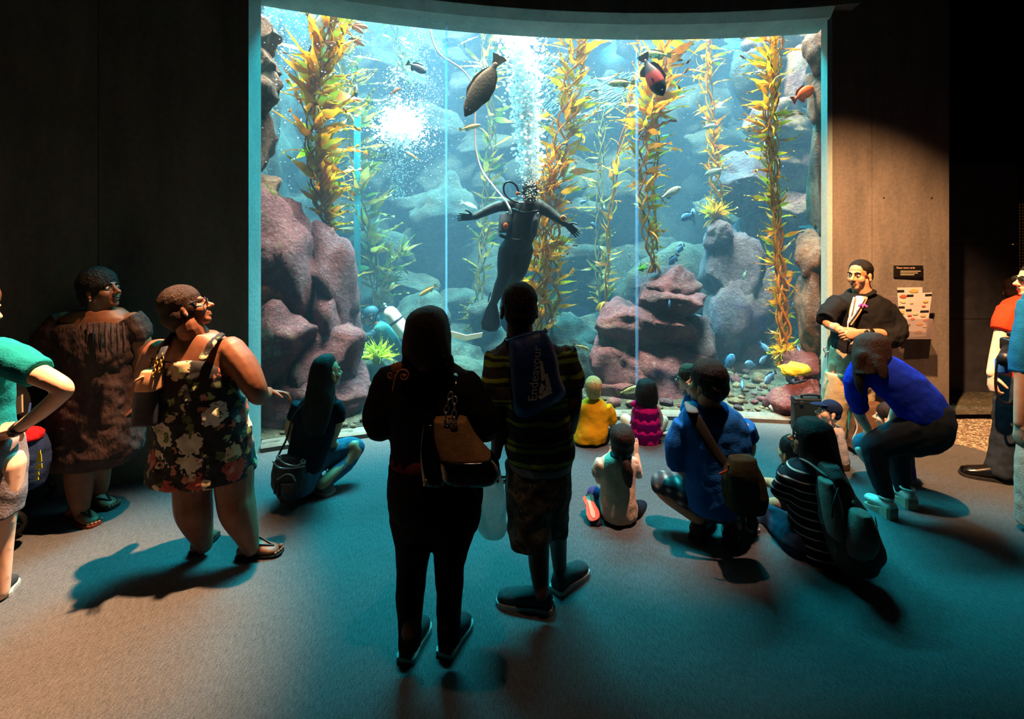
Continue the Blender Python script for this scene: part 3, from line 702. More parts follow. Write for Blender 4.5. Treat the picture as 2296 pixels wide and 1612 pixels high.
kelp('hazy brown kelp fronds hanging below the lintel', [(905, 170, 8.6), (890, 110, 8.6), (880, 40, 8.6), (870, -30, 8.6)], K_OLIVE, 50, lambda t: .4, lambda t: .3, 12, stipes=2, lean=(0, 0, -.6))
# leafy tufts and sponges
def tuft(name, label, cat, px, py, d, n, L, mat, seed, r=.1, lo=-.2):
    g = np.random.default_rng(seed); c = at(px, py, d); r_ = root(name, c, label, cat)
    core = rockshape(seed, (r * .7, r * .6, r * .7), 2); obj('core', ((core[0] + np.array(c)).tolist(), core[1]), mat, r_)
    from mathutils import Quaternion
    for i in range(n):
        d_ = V((g.normal(), g.normal() * .7, abs(g.normal()) + lo)).normalized()
        o = bpy.data.objects.new('frond', blades(mat)[g.integers(10)]); COL.objects.link(o); o.parent = r_
        o.location = d_ * r * .4; o.rotation_mode = 'QUATERNION'; o.rotation_quaternion = d_.to_track_quat('X', 'Z') @ Quaternion((1, 0, 0), g.uniform(0, 6.28)); s = L * g.uniform(.6, 1.2); o.scale = (s, s, s)
    return r_
tuft('kelp_holdfast', 'dense golden holdfast ball at the foot of the hanging kelp', 'kelp', 1762, 785, 5.72, 90, .15, K_LEMON, 61, .14, -.9)
tuft('kelp_tuft', 'lemon yellow tuft crowning the plum rock pillar', 'kelp', 1604, 478, 6.95, 60, .22, K_LEMON, 62, .12)
tuft('seaweed_clump', 'yellow green seaweed clump before the kneeling diver', 'seaweed', 845, 800, 6.05, 70, .22, mat_kelp('yellow weed', '#8c9c10', '#d8e04a'), 63, .16)
tuft('seaweed_clump', 'bright green weed on top of the stacked boulders', 'seaweed', 1438, 603, 6.05, 26, .08, mat_kelp('green weed', '#2c6a14', '#6cae2c'), 64, .06)
tuft('seaweed_clump', 'small green weed on the brown ledge of the maroon rock face', 'seaweed', 600, 436, 5.0, 26, .07, mat_kelp('green weed bright', '#3c8a14', '#86d03c'), 65, .05)
yv, yf = rockshape(66, (.16, .12, .08), 3, 5, .28, 4.5)
o_ = obj('sponge', ((yv + np.array(at(1783, 830, 5.28))).tolist(), yf), M('yellow sponge', '#d8a80c', '#f6d838', 30, bump=.8), label='bright yellow lobed sponge on the reddish front boulder', cat='sponge', loc=at(1783, 830, 5.28))

# ================================================================== FISH
def fin(pts, th=.004):
    """thin solid fin from a local xz outline"""
    return prism([V((x, -th / 2, z)) for x, z in pts], (0, th, 0))
def fish_parts(hgt, wid, tail='fork', head=.12):
    """local model: nose at x=+.5, tail tip at x=-.5, z up"""
    X = [.5, .46, .36, .2, .0, -.15, -.27, -.34]; H = [.02, .35, .78, 1, .92, .62, .3, .22]
    body = T([(V((x, 0, 0)), hgt / 2 * h, wid / 2 * (h * .85 + .1)) for x, h in zip(X, H)], n=12, sub=2, twist=(0, 0, 1))
    if tail == 'fork': tl = [(-.33, .05), (-.42, .12), (-.5, .17), (-.44, .0), (-.5, -.17), (-.42, -.12), (-.33, -.05)]
    else: tl = [(-.33, .05), (-.42, .1), (-.5, .13), (-.49, 0), (-.5, -.13), (-.42, -.1), (-.33, -.05)]
    h = hgt / 2
    P = {'body': body, 'tail_fin': fin([(x, z * max(hgt / .32, .8)) for x, z in tl]),
         'dorsal_fin': fin([(.24, h * .9), (.16, h * 1.32), (.0, h * 1.26), (-.14, h * 1.15), (-.24, h * .8), (-.26, h * .3), (0, h * .7)]),
         'anal_fin': fin([(-.02, -h * .75), (-.1, -h * 1.35), (-.2, -h * 1.1), (-.26, -h * .35), (-.1, -h * .5)]),
         'pectoral_fin': place(fin([(.2, 0), (.1, .02), (.04, -.06), (.1, -.1)]), V((0, -wid / 2 - .002, -.03 * hgt / .3)), np.array([[1, 0, 0], [0, .8, .6], [0, -.6, .8]]))}
    ey = join([E(V((.40, s * wid * .30, hgt * .10)), .018 + .02 * wid, n=8, m=6) for s in (-1, 1)])
    P['eye'] = ey
    return P
EYE = M('fish eye', '#0c0c0c', '#1c1c14', rough=.15, spec=.6)
FM = {}
def fish(kind, label, head_px, tail_px, d, group=None, dd=0.0, roll=0.0):
    """placed by the nose and tail-tip directions; dd: depth of the tail minus depth of the nose"""
    hgt, wid, tail, mats = KINDS[kind]
    if kind not in FM:
        P = fish_parts(hgt, wid, tail); FM[kind] = {}
        for k, (v, f) in P.items():
            me = bpy.data.meshes.new(k); me.from_pydata([tuple(x) for x in v], [], f)
            if k in ('body', 'eye'): me.polygons.foreach_set('use_smooth', [True] * len(f))
            me.materials.append(EYE if k == 'eye' else mats[0] if k == 'body' else mats[1]); FM[kind][k] = me
    a, b = at(head_px[0], head_px[1], d), at(tail_px[0], tail_px[1], d + dd); L = (a - b).length; c = (a + b) / 2
    x = (a - b).normalized(); y = V((0, 0, 1)).cross(x)
    if y.length < .2: y = V((0, 1, 0))
    y.normalize(); z = x.cross(y)
    if z.z < 0: z, y = -z, -y
    mtx = Matrix((x, y, z)).transposed().to_quaternion()
    from mathutils import Quaternion
    r_ = root('fish', c, label, 'fish', group); r_.rotation_mode = 'QUATERNION'; r_.rotation_quaternion = mtx @ Quaternion((1, 0, 0), roll); r_.scale = (L, L, L)
    for k, me in FM[kind].items():
        o = bpy.data.objects.new(k, me); COL.objects.link(o); o.parent = r_
    return r_
def mat_grad(name, stops, axis='X', rough=.45, speck=0.0, speckcol=(.05, .05, .04), sc=18):
    """colour along one local axis (-.5 .. .5) with mottling"""
    m, nt, b = newmat(name); tc = nd(nt, 'ShaderNodeTexCoord'); sp = nd(nt, 'ShaderNodeSeparateXYZ'); nt.links.new(tc.outputs['Object'], sp.inputs[0])
    a = nd(nt, 'ShaderNodeMath', operation='ADD'); a.inputs[1].default_value = .5; nt.links.new(sp.outputs[axis], a.inputs[0])
    r = ramp(nt, [(p, rgb(c)) for p, c in stops]); nt.links.new(a.outputs[0], r.inputs[0])
    nz = nd(nt, 'ShaderNodeTexNoise'); nz.inputs['Scale'].default_value = sc; nt.links.new(tc.outputs['Object'], nz.inputs['Vector'])
    r2 = ramp(nt, [(.5, (0, 0, 0)), (.62, (1, 1, 1))]); nt.links.new(nz.outputs['Fac'], r2.inputs[0])
    k = nd(nt, 'ShaderNodeMath', operation='MULTIPLY'); k.inputs[1].default_value = speck; nt.links.new(r2.outputs[0], k.inputs[0])
    mx = nd(nt, 'ShaderNodeMix', data_type='RGBA'); mx.inputs[7].default_value = tuple(speckcol) + (1,)
    nt.links.new(k.outputs[0], mx.inputs[0]); nt.links.new(r.outputs[0], mx.inputs[6]); nt.links.new(mx.outputs[2], b.inputs['Base Color'])
    b.inputs['Roughness'].default_value = rough; b.inputs['Specular IOR Level'].default_value = .5
    return m
KINDS = {
 'sheephead': (.34, .17, 'flat', (mat_grad('sheephead skin', [(0, '#15141c'), (.42, '#1c1a24'), (.46, '#8a2228'), (.68, '#a83238'), (.72, '#14131a'), (1, '#1a1a22')]), M('dark fin', '#1a1820'))),
 'garibaldi': (.46, .17, 'flat', (M('garibaldi skin', '#e0430a', '#f0640e', 6, rough=.45), M('garibaldi fin', '#d83c08'))),
 'bass': (.27, .13, 'flat', (mat_grad('bass skin', [(.34, '#e8e0b8'), (.44, '#cfc894'), (.52, '#8c8450'), (.66, '#5c5a34')], 'Z', speck=.75, speckcol=(.05, .05, .03), sc=10), M('bass fin', '#8c8048', '#6c6038'))),
 'silver': (.32, .13, 'fork', (mat_grad('silver skin', [(.34, '#eef4ee'), (.5, '#cfdcd4'), (.6, '#8aa098'), (.66, '#6c8480')], 'Z', rough=.3, speck=.3), M('pale fin', '#b8c8c0'))),
 'blue': (.44, .17, 'flat', (M('blue fish skin', '#3c6c9c', '#5a8ab4', 5, rough=.45), M('blue fin', '#2c5480'))),
 'black': (.36, .15, 'flat', (M('dusky fish skin', '#2c2c36', '#40404a', 5, rough=.5), M('dusky fin', '#22222a'))),
 'orange': (.26, .12, 'flat', (mat_grad('rust fish skin', [(.36, '#d8a878'), (.5, '#b06a30'), (.62, '#7c4420')], 'Z'), M('rust fin', '#b8641c'))),
 'tan': (.22, .11, 'flat', (mat_grad('tan fish skin', [(.38, '#f0dcb0'), (.5, '#d8a458'), (.6, '#9a7030')], 'Z'), M('tan fin', '#c8a050'))),
 'white': (.34, .16, 'flat', (mat_grad('white fish skin', [(.33, '#f4f8f2'), (.5, '#e0ecea'), (.66, '#b8ccc8')], 'Z', speck=.45, speckcol=(.15, .22, .22), sc=7), M('white fin', '#dcecea', '#b4ccc8'))),
}
fish('sheephead', 'dark fish with a broad red band diving nose down', (1487, 215), (1440, 122), 5.6, dd=.1)
fish('garibaldi', 'bright orange red fish beside the window jamb', (1825, 196), (1776, 226), 5.45)
fish('garibaldi', 'bright orange fish in front of the kneeling diver', (806, 748), (814, 790), 5.9, dd=-.35)
fish('bass', 'mottled cream bass above the red banded fish', (1437, 122), (1505, 124), 5.9)
fish('bass', 'mottled cream bass beside the sardine school', (1363, 188), (1424, 185), 6.0)
fish('bass', 'spotted bass swimming behind the pink ruffled child', (1440, 868), (1383, 883), 5.35)
fish('bass', 'striped bass at the foot of the stacked boulders', (1322, 785), (1285, 772), 5.7)
fish('silver', 'silvery white fish above the stacked boulders', (1527, 420), (1478, 446), 6.0)
fish('silver', 'grey silver fish crossing the kelp on the pillar', (1580, 393), (1625, 376), 6.3)
fish('white', 'pale pinkish fish before the kelp on the pillar', (1606, 281), (1573, 286), 6.3)
fish('black', 'dusky dark fish below the lintel bubbles', (956, 163), (912, 140), 6.0)
fish('black', 'slim dark fish beside the bushy golden kelp', (800, 215), (795, 180), 6.0, dd=.25)
fish('white', 'white bellied fish diving past the bushy kelp top', (706, 72), (728, 20), 5.55)
fish('orange', 'rust fish leading the trio under the lintel', (826, 62), (783, 55), 5.8, 'rust fish by the golden kelp top')
fish('orange', 'rust fish beneath the leading one of the trio', (815, 75), (782, 52), 5.7, 'rust fish by the golden kelp top')
fish('orange', 'lowest rust fish of the trio by the kelp top', (818, 103), (786, 85), 5.8, 'rust fish by the golden kelp top')
fish('orange', 'rust fish half hidden in the bushy golden kelp', (754, 97), (721, 95), 5.5, 'rust fish by the golden kelp top')
fish('orange', 'small rust fish above the bright bubble burst', (900, 197), (874, 211), 6.3)
fish('tan', 'tan fish crossing behind the safety line', (1078, 280), (1029, 291), 6.0)
fish('tan', 'tan fish below the bubble burst', (911, 341), (938, 358), 6.5)
fish('tan', 'yellow tan fish above the short haired person', (940, 664), (979, 639), 6.2)
fish('tan', 'brown fish near the top of the leaning kelp', (1505, 228), (1468, 232), 6.2)
fish('tan', 'golden fish beside the stacked boulders', (1316, 670), (1338, 667), 6.6)
fish('tan', 'olive fish passing the big golden kelp column', (1202, 345), (1226, 374), 6.3)
fish('white', 'large white fish gliding over stones by the jamb', (545, 880), (652, 950), 4.78, dd=.1)
fish('white', 'big white spotted fish resting by the black case', (1724, 912), (1815, 915), 5.25)
BLUE = 'blue fish around the plum pillar'
for (hx, hy, tx, ty, d, dd, lb) in [(1527, 492, 1555, 478, 6.6, .1, 'blue fish in open water left of the plum pillar'), (1552, 478, 1560, 492, 6.9, .4, 'second blue fish trailing the one in open water'),
 (1518, 565, 1535, 548, 6.6, .1, 'blue fish above the cave mouth'), (1501, 690, 1502, 654, 5.7, .1, 'narrow blue fish seen end on before the boulders'), (1603, 748, 1574, 760, 6.3, .1, 'grey blue fish beside the plum pillar foot'),
 (1646, 795, 1624, 828, 6.2, .15, 'steel blue fish rising from the rubble'), (1670, 815, 1697, 820, 6.0, .1, 'light blue fish over the mauve boulder'), (1703, 815, 1722, 795, 6.0, .1, 'dark blue fish beside the holdfast ball'),
 (1724, 790, 1703, 765, 6.1, .1, 'pale blue fish diving at the holdfast ball'), (1714, 860, 1740, 832, 5.5, .1, 'deep blue fish nosing down near the sponge'), (1780, 860, 1765, 828, 5.2, .1, 'slate blue fish by the yellow sponge'),
 (1795, 800, 1786, 770, 5.5, .1, 'blue fish behind the holdfast ball'), (1665, 872, 1662, 850, 5.6, .2, 'tiny blue fish over pale rubble'), (1325, 500, 1340, 512, 6.7, .1, 'blue fish behind the leaning kelp'), (1500, 595, 1520, 570, 6.4, .0, 'small pale blue fish under the cave mouth'),
 (1300, 455, 1318, 448, 7.2, 0, 'blue fish behind the golden kelp column'), (1777, 680, 1790, 700, 6.0, .1, 'blue fish between the hanging kelp and brown column')]:
    fish('blue', lb, (hx, hy), (tx, ty), d, BLUE, dd)
fish('silver', 'small white fish before the plum pillar', (1666, 628), (1673, 605), 6.4)
fish('silver', 'striped pale fish behind the stacked boulders', (1408, 568), (1416, 580), 6.6)
fish('silver', 'pale fish behind the diver outstretched glove', (1070, 470), (1032, 452), 7.2)
fish('silver', 'silver fish beside the olive kelp', (782, 372), (798, 384), 6.6)
# flatfish
hb = at(1083, 192, 5.5); a_, b_ = at(1044, 258, 5.5), at(1120, 128, 5.55); ax = (a_ - b_).normalized(); L = (a_ - b_).length
ff_ = root('flatfish', hb, 'large brown flatfish slanting across the safety line', 'fish')
sd = V((0, 1, 0)).cross(ax).normalized(); A = np.array([ax, sd, V((0, 1, 0))])
FS = M('flatfish skin', '#4a3c2c', '#6a563e', 7, rough=.6, bump=.2, bscale=40)
X = [.5, .44, .34, .15, -.05, -.2, -.3, -.36]; H = [.03, .075, .115, .152, .145, .1, .05, .042]
obj('body', place(T([(V((x, 0, 0)), h, .03 * (h / .19) + .008) for x, h in zip(X, H)], n=16, sub=3, twist=(0, 1, 0)), hb, A * L), FS, ff_)
def flat_fin(pts, nm, c='#43321f'):
    obj(nm, place(prism([V((x, y, -.004)) for x, y in pts], (0, 0, .008)), hb, A * L), M('flatfish fin', c, '#5a4630', 20), ff_, smooth=False)
flat_fin([(-.34, .04), (-.42, .07), (-.5, .12), (-.52, .05), (-.51, 0), (-.52, -.06), (-.5, -.12), (-.42, -.07), (-.34, -.04)], 'tail_fin')
for s in (-1, 1): flat_fin([(.38, s * .08), (.15, s * .185), (-.05, s * .18), (-.2, s * .13), (-.3, s * .055), (-.05, s * .1)], 'edge_fin')
flat_fin([(.25, -.02), (.16, .05), (.12, .04), (.2, -.03)], 'pectoral_fin')
for s in (-.02, .03): obj('eye', place(E(V((.42, s, -.02)), .014, n=8, m=6), hb, A * L), EYE, ff_)
# sardine school: one shared mesh
sv, sf = join([T([(V((x, 0, 0)), .07 * h, .035 * h) for x, h in zip((.5, .4, .2, -.1, -.32), (.1, .7, 1, .8, .2))], n=6, sub=1, twist=(0, 0, 1)), fin([(-.3, .015), (-.5, .09), (-.43, 0), (-.5, -.09), (-.3, -.015)])])
sme = bpy.data.meshes.new('sardine'); sme.from_pydata([tuple(x) for x in sv], [], sf); sme.polygons.foreach_set('use_smooth', [True] * len(sf))
sme.materials.append(mat_grad('sardine skin', [(.44, '#84b4c0'), (.5, '#4c8498'), (.56, '#183c4c')], 'Z', rough=.5))
g = np.random.default_rng(9)
for i in range(240):
    if i < 160: px, py = g.normal(1222, 26), g.normal(195, 52); an = math.radians(g.normal(42, 12)); 
    else: px, py = g.uniform(1310, 1425), g.uniform(170, 250); an = math.radians(g.normal(22, 8)); py += (px - 1360) * -.15
    if py > 270: an = g.uniform(-.6, 1.2)
    py = min(max(py, 130), 330); d = g.uniform(6.9, 7.6); c = at(px, py, d); L = g.uniform(.16, .21)
    o = bpy.data.objects.new('sardine', sme); COL.objects.link(o); o.location = c; o.scale = (L, L, L)
    s = -1
    o.rotation_euler = (0, an, 0) if i % 9 else (0, an + g.uniform(-.3, .3), .4)
    o.rotation_euler[2] += math.pi if True else 0
    tag(o, 'slim silver blue sardine in the dense shoal beside the bubble plume' if i < 160 else 'slim silver blue sardine strung out behind the leaning golden kelp', 'fish', 'dense shoal of sardines' if i < 160 else 'strung out sardines')

# ================================================================== BUBBLES (uncountable)
def bubbles(name, label, pts, seed):
    g = np.random.default_rng(seed); iv, if_ = ico(1); vv, ff = [], []
    for (p, r) in pts:
        if depth_in(p[0], p[1]) < .2 or not -3.2 < p[0] < 4.6: continue
        o = len(vv); q = iv * r * np.array((1, 1, g.uniform(.55, .9))) + np.array(p); vv += q.tolist(); ff += [tuple(i + o for i in t) for t in if_]
    m, nt, b = newmat(name); b.inputs['Base Color'].default_value = (.92, .97, 1, 1); b.inputs['Roughness'].default_value = .15; b.inputs['Specular IOR Level'].default_value = .9
    tl = nd(nt, 'ShaderNodeBsdfTranslucent'); tl.inputs[0].default_value = (.95, .98, 1, 1); mx = nd(nt, 'ShaderNodeMixShader'); mx.inputs[0].default_value = .5
    nt.links.new(b.outputs[0], mx.inputs[1]); nt.links.new(tl.outputs[0], mx.inputs[2])
    tp = nd(nt, 'ShaderNodeBsdfTransparent'); m3 = nd(nt, 'ShaderNodeMixShader'); m3.inputs[0].default_value = .55; nt.links.new(mx.outputs[0], m3.inputs[1]); nt.links.new(tp.outputs[0], m3.inputs[2]); nt.links.new(m3.outputs[0], nt.nodes['Material Output'].inputs['Surface'])
    return obj(name, (vv, ff), m, label=label, cat='bubbles', kind='stuff')
g = np.random.default_rng(31); P = []
for i in range(5200):
    t = g.random() ** .9; y = 405 - t * 345; cx_ = np.interp(y, [60, 150, 260, 330, 405], [1160, 1172, 1180, 1186, 1188]); sg = np.interp(y, [60, 150, 260, 330, 405], [24, 20, 15, 13, 9])
    P.append((at(cx_ + g.normal() * sg, y + g.normal() * 5, 5.85 + g.normal() * .1), abs(g.normal(.010, .007)) + .003))
for i in range(140): P.append((at(1190 + g.normal() * 12, 405 + g.uniform(-10, 45), 5.55 + g.normal() * .05), g.uniform(.003, .010)))
bubbles('bubble_plume', 'white bubble plume rising from the upright diver', P, 1)
P = []
for i in range(2600):
    P.append((at(900 + g.normal() * 24, 285 + g.normal() * 22, 7.0 + g.normal() * .15), abs(g.normal(.009, .006)) + .003))
for i in range(1500):
    P.append((at(903 + g.normal() * 40, 300 + g.normal() * 55, 7.0 + g.normal() * .3), g.uniform(.002, .008)))
for i in range(500): P.append((at(893 + g.normal() * 11, g.uniform(300, 445), 7.0), g.uniform(.002, .009)))
for i in range(120): P.append((at(888 + g.normal() * 9, g.uniform(150, 240), 7.0), g.uniform(.004, .02)))
for i in range(900): P.append((at(950 + g.normal() * 26 - (g.random() * 30), g.uniform(60, 260), 7.2 + g.normal() * .3), g.uniform(.002, .008)))
bubbles('bubble_burst', 'bright white burst of bubbles above the kneeling diver', P, 2)
P = []
for i in range(900): P.append((at(583 + abs(g.normal()) * 110, abs(g.normal()) * 150, 6.2 + g.normal() * .8), g.uniform(.003, .011)))
for i in range(500): P.append((at(g.uniform(600, 1820), g.uniform(60, 520), g.uniform(5.6, 8)), g.uniform(.002, .006)))
for i in range(250): P.append((at(760 + g.normal() * 30, 90 + g.normal() * 40, 6.4), g.uniform(.003, .012)))
bubbles('drifting_bubbles', 'tiny bubbles drifting through the upper water', P, 3)
# safety line
ln = root('safety_line', at(965, 50, 6.2), 'thin pale line curving from the surface to the upright diver', 'rope')
pth = [(962, -60, 6.2), (964, 50, 6.2), (970, 90, 6.2), (985, 120, 6.2), (1010, 138, 6.2), (1035, 155, 6.2), (1055, 180, 6.2), (1066, 215, 6.2), (1065, 270, 6.2), (1066, 330, 6.2), (1080, 380, 6.15), (1105, 415, 5.9), (1135, 452, 5.6), (1142, 466, 5.52)]
obj('line', T([(*p, .010) for p in pth], n=8, sub=5), M('line sheath', '#e0a8a0', '#d89c94', rough=.5), ln)
obj('clip', T([(1134, 450, 5.6, .012), (1142, 466, 5.52, .016), (1146, 478, 5.5, .012)], n=8), M('steel', '#b8bcc0', metal=.8, rough=.35), ln)

# ================================================================== PEOPLE: toolkit
def mat_skin(name, c1, c2):
    m, nt, b = newmat(name); tc = nd(nt, 'ShaderNodeTexCoord')
    nz = nd(nt, 'ShaderNodeTexNoise'); nz.inputs['Scale'].default_value = 14; nz.inputs['Detail'].default_value = 5; nt.links.new(tc.outputs['Object'], nz.inputs['Vector'])
    r = ramp(nt, [(.3, rgb(c1)), (.7, rgb(c2))]); nt.links.new(nz.outputs['Fac'], r.inputs[0]); nt.links.new(r.outputs[0], b.inputs['Base Color'])
    b.inputs['Roughness'].default_value = .5; b.inputs['Specular IOR Level'].default_value = .35
    b.inputs['Subsurface Weight'].default_value = 0.0
    return m
SK_DARK = mat_skin('deep brown skin', '#4a2c1e', '#5c3826'); SK_BROWN = mat_skin('brown skin', '#6e4430', '#82543c')
SK_TAN = mat_skin('tan skin', '#b07a58', '#c48c68'); SK_FAIR = mat_skin('fair skin', '#d8a488', '#e4b89c')
def mat_hair(name, c1, c2, stretch=(60, 60, 4)):
    m = M(name, c1, c2, 2.0, rough=.55, spec=.18, stretch=stretch, bump=.6, bscale=3.0); return m
H_BLACK = mat_hair('black hair', '#0b0a0a', '#1c1715'); H_BROWN = mat_hair('dark brown hair', '#1c110c', '#38241a')
H_BLOND = mat_hair('blond hair', '#a8824a', '#d8b878'); H_CURL = M('curly black hair', '#0c0a0a', '#1a1614', 60, rough=.7, bump=1.0, bscale=70)
H_LBROWN = mat_hair('light brown hair', '#3c281c', '#6a4a34')
SCLERA = M('eye white', '#d8d4cc', '#c8c4bc', rough=.2); IRIS = M('iris', '#1a0f0a', '#24140c', rough=.15)
STEEL = M('polished steel', '#a8acb0', '#8c9094', metal=.9, rough=.3); BLACKP = M('black plastic', '#101113', '#18191b', rough=.4)
GOLDM = M('gold metal', '#c89c50', '#a87c38', metal=.9, rough=.3)
def knit(name, c1, c2=None, rough=.9, bump=.25, scale=6):
    return M(name, c1, c2, scale, rough=rough, bump=bump, bscale=90, spec=.15)

class Head:
    """head in its own frame: x right, y forward, z up; total height about 0.235 * s"""
    def __init__(s, c, fwd, up=(0, 0, 1), scale=1.0):
        s.c = pt(c); s.A = frame(fwd, up); s.k = scale
    def p(s, x, y, z): return s.c + V((V((x, y, z)) * s.k) @ Matrix(s.A.tolist())) if False else V(np.array(s.c) + np.array((x, y, z)) * s.k @ s.A)
    def e(s, x, y, z, rx, ry, rz, n=14, m=10): return E(s.p(x, y, z), (rx * s.k, ry * s.k, rz * s.k), s.A, n, m)
    def t(s, pts, n=10, sub=3): return T([(s.p(*q[:3]), *(r * s.k for r in q[3:])) for q in pts], n=n, sub=sub, twist=s.A[0])
    def skin(s, neck=None, nr=.055, ears=True, nose=1.0):
        P = [s.e(0, -.008, .035, .074, .094, .083), s.e(0, .03, -.035, .058, .06, .078), s.e(0, .062, -.092, .03, .024, .024), s.e(.034, .05, -.03, .03, .034, .034), s.e(-.034, .05, -.03, .03, .034, .034),
             s.e(0, .075, .024, .05, .018, .014), s.t([(0, .086, .014, .009), (0, .1, -.012, .011), (0, .108 + .006 * nose, -.03, .014)]), s.e(.012, .098, -.034, .01, .011, .009), s.e(-.012, .098, -.034, .01, .011, .009),
             s.e(0, .087, -.060, .022, .012, .0075), s.e(0, .085, -.074, .02, .012, .009), s.e(0, -.05, -.03, .055, .045, .06)]
        if ears: P += [s.e(q * .078, -.008, -.004, .010, .018, .030) for q in (-1, 1)] + [s.e(q * .082, -.004, -.032, .009, .012, .014) for q in (-1, 1)]
        if neck is not None:
            P.append(T([(s.p(0, -.018, -.045), nr * s.k), (s.p(0, -.026, -.10), nr * s.k), (pt(neck), nr * s.k * 1.15)], n=14, sub=3))
        return P
    def eyes(s, parent):
        for q in (-1, 1):
            e = obj('eye', s.e(q * .031, .078, .004, .0135, .0125, .0105, 10, 8), SCLERA, parent)
            obj('iris', s.e(q * .031, .0885, .004, .0062, .003, .0062, 10, 6), IRIS, e)
        obj('eyebrow', join([s.t([(q * .014, .094, .024, .004), (q * .032, .094, .03, .0045), (q * .05, .083, .025, .003)], 6, 3) for q in (-1, 1)]), H_BLACK, parent)
        obj('lips', join([s.e(0, .093, -.0615, .021, .008, .0055), s.e(0, .0915, -.073, .018, .008, .006)]), M('lips', '#5a2c26', '#6c3830', rough=.4), parent)
    def cap(s, pad=.0, low=0.0, fr=0.0):
        """hair covering crown and back of the skull"""
        return [s.e(0, -.022 + fr, .048 + pad * .3, .080 + pad, .093 + pad, .082 + pad), s.e(0, -.05, .0 - low * .4, .073 + pad, .058 + pad, .075 + low * .5)]

def hand(w, d, n, s=1.0, curl=.5, thumb=1, spread=.25):
    """palm and five jointed fingers: w wrist, d pointing direction, n back-of-hand normal, thumb = side sign"""
    w = pt(w); d = V(d).normalized(); n = V(n); a = d.cross(n).normalized(); n = a.cross(d).normalized()
    P = [T([(w - d * .02 * s, .026 * s, .019 * s), (w + d * .03 * s, .034 * s, .016 * s), (w + d * .075 * s, .041 * s, .014 * s), (w + d * .092 * s, .038 * s, .011 * s)], n=12, sub=3, twist=a)]
    for i, (o, l) in enumerate(((-.030, .062), (-.010, .075), (.011, .080), (.031, .070))):
        q = w + d * .088 * s + a * o * s * thumb * -1; dd = (d + a * (o * spread * 6) * -thumb).normalized(); c = 0; pts = [(q - dd * .01 * s, .0095 * s)]
        for seg, f in enumerate((.45, .32, .23)):
            c += curl * (.55 if seg == 0 else .75); v = dd * math.cos(c) - n * math.sin(c); q = q + v * l * f * s; pts.append((q, (.009, .0082, .0068)[seg] * s))
        P.append(T(pts, n=8, sub=2))
    q = w + d * .022 * s + a * .024 * s * thumb; v = (d * .6 + a * .75 * thumb - n * .25).normalized()
    P.append(T([(q, .014 * s), (q + v * .034 * s, .0115 * s), (q + v * .055 * s + (d * .5 - n * .4) * .016 * s, .0095 * s), (q + v * .066 * s + (d * .6 - n * .5) * .036 * s, .0078 * s)], n=8, sub=2))
    return P
FW = [.66, .86, .84, .80, .88, 1.0, .96, .74, .3]; FT = [0, .08, .2, .35, .5, .68, .84, .95, 1]
def sole_poly(h, t, w, z=0.0, grow=0.0):
    h, t = V((h.x, h.y, 0)), V((t.x, t.y, 0)); d = (t - h).normalized(); a = V((d.y, -d.x, 0)); h = h - d * grow; t = t + d * grow
    L = (t - h); left = [h + L * f + a * (w * k / 2 + grow) for f, k in zip(FT, FW)]; rt = [h + L * f - a * (w * k / 2 + grow) for f, k in zip(FT, FW)]
    return [p + V((0, 0, z)) for p in rt + left[::-1]]
def foot_shape(h, t, w, hs, z=0.0):
    """lofted foot or shoe upper from heel point to toe point on the floor"""
    h, t = V((h.x, h.y, z)), V((t.x, t.y, z)); d = (t - h).normalized(); a = V((d.y, -d.x, 0)); rings = []
    for f, k, hh in zip(FT, FW, hs):
        c = h + (t - h) * f; r = []
        for th in np.linspace(0, 2 * math.pi, 14, endpoint=False):
            y = math.sin(th); r.append(np.array(c + a * (w * k / 2 * math.cos(th)) + V((0, 0, (hh * (y * .5 + .5) if y > -.2 else max(hh * (y * .5 + .5) - .01, .001))))))
        rings.append(np.array(r))
    return loft(rings)
HS_SHOE = [.06, .085, .09, .088, .075, .06, .05, .04, .022]; HS_FOOT = [.045, .07, .085, .085, .07, .05, .036, .028, .015]

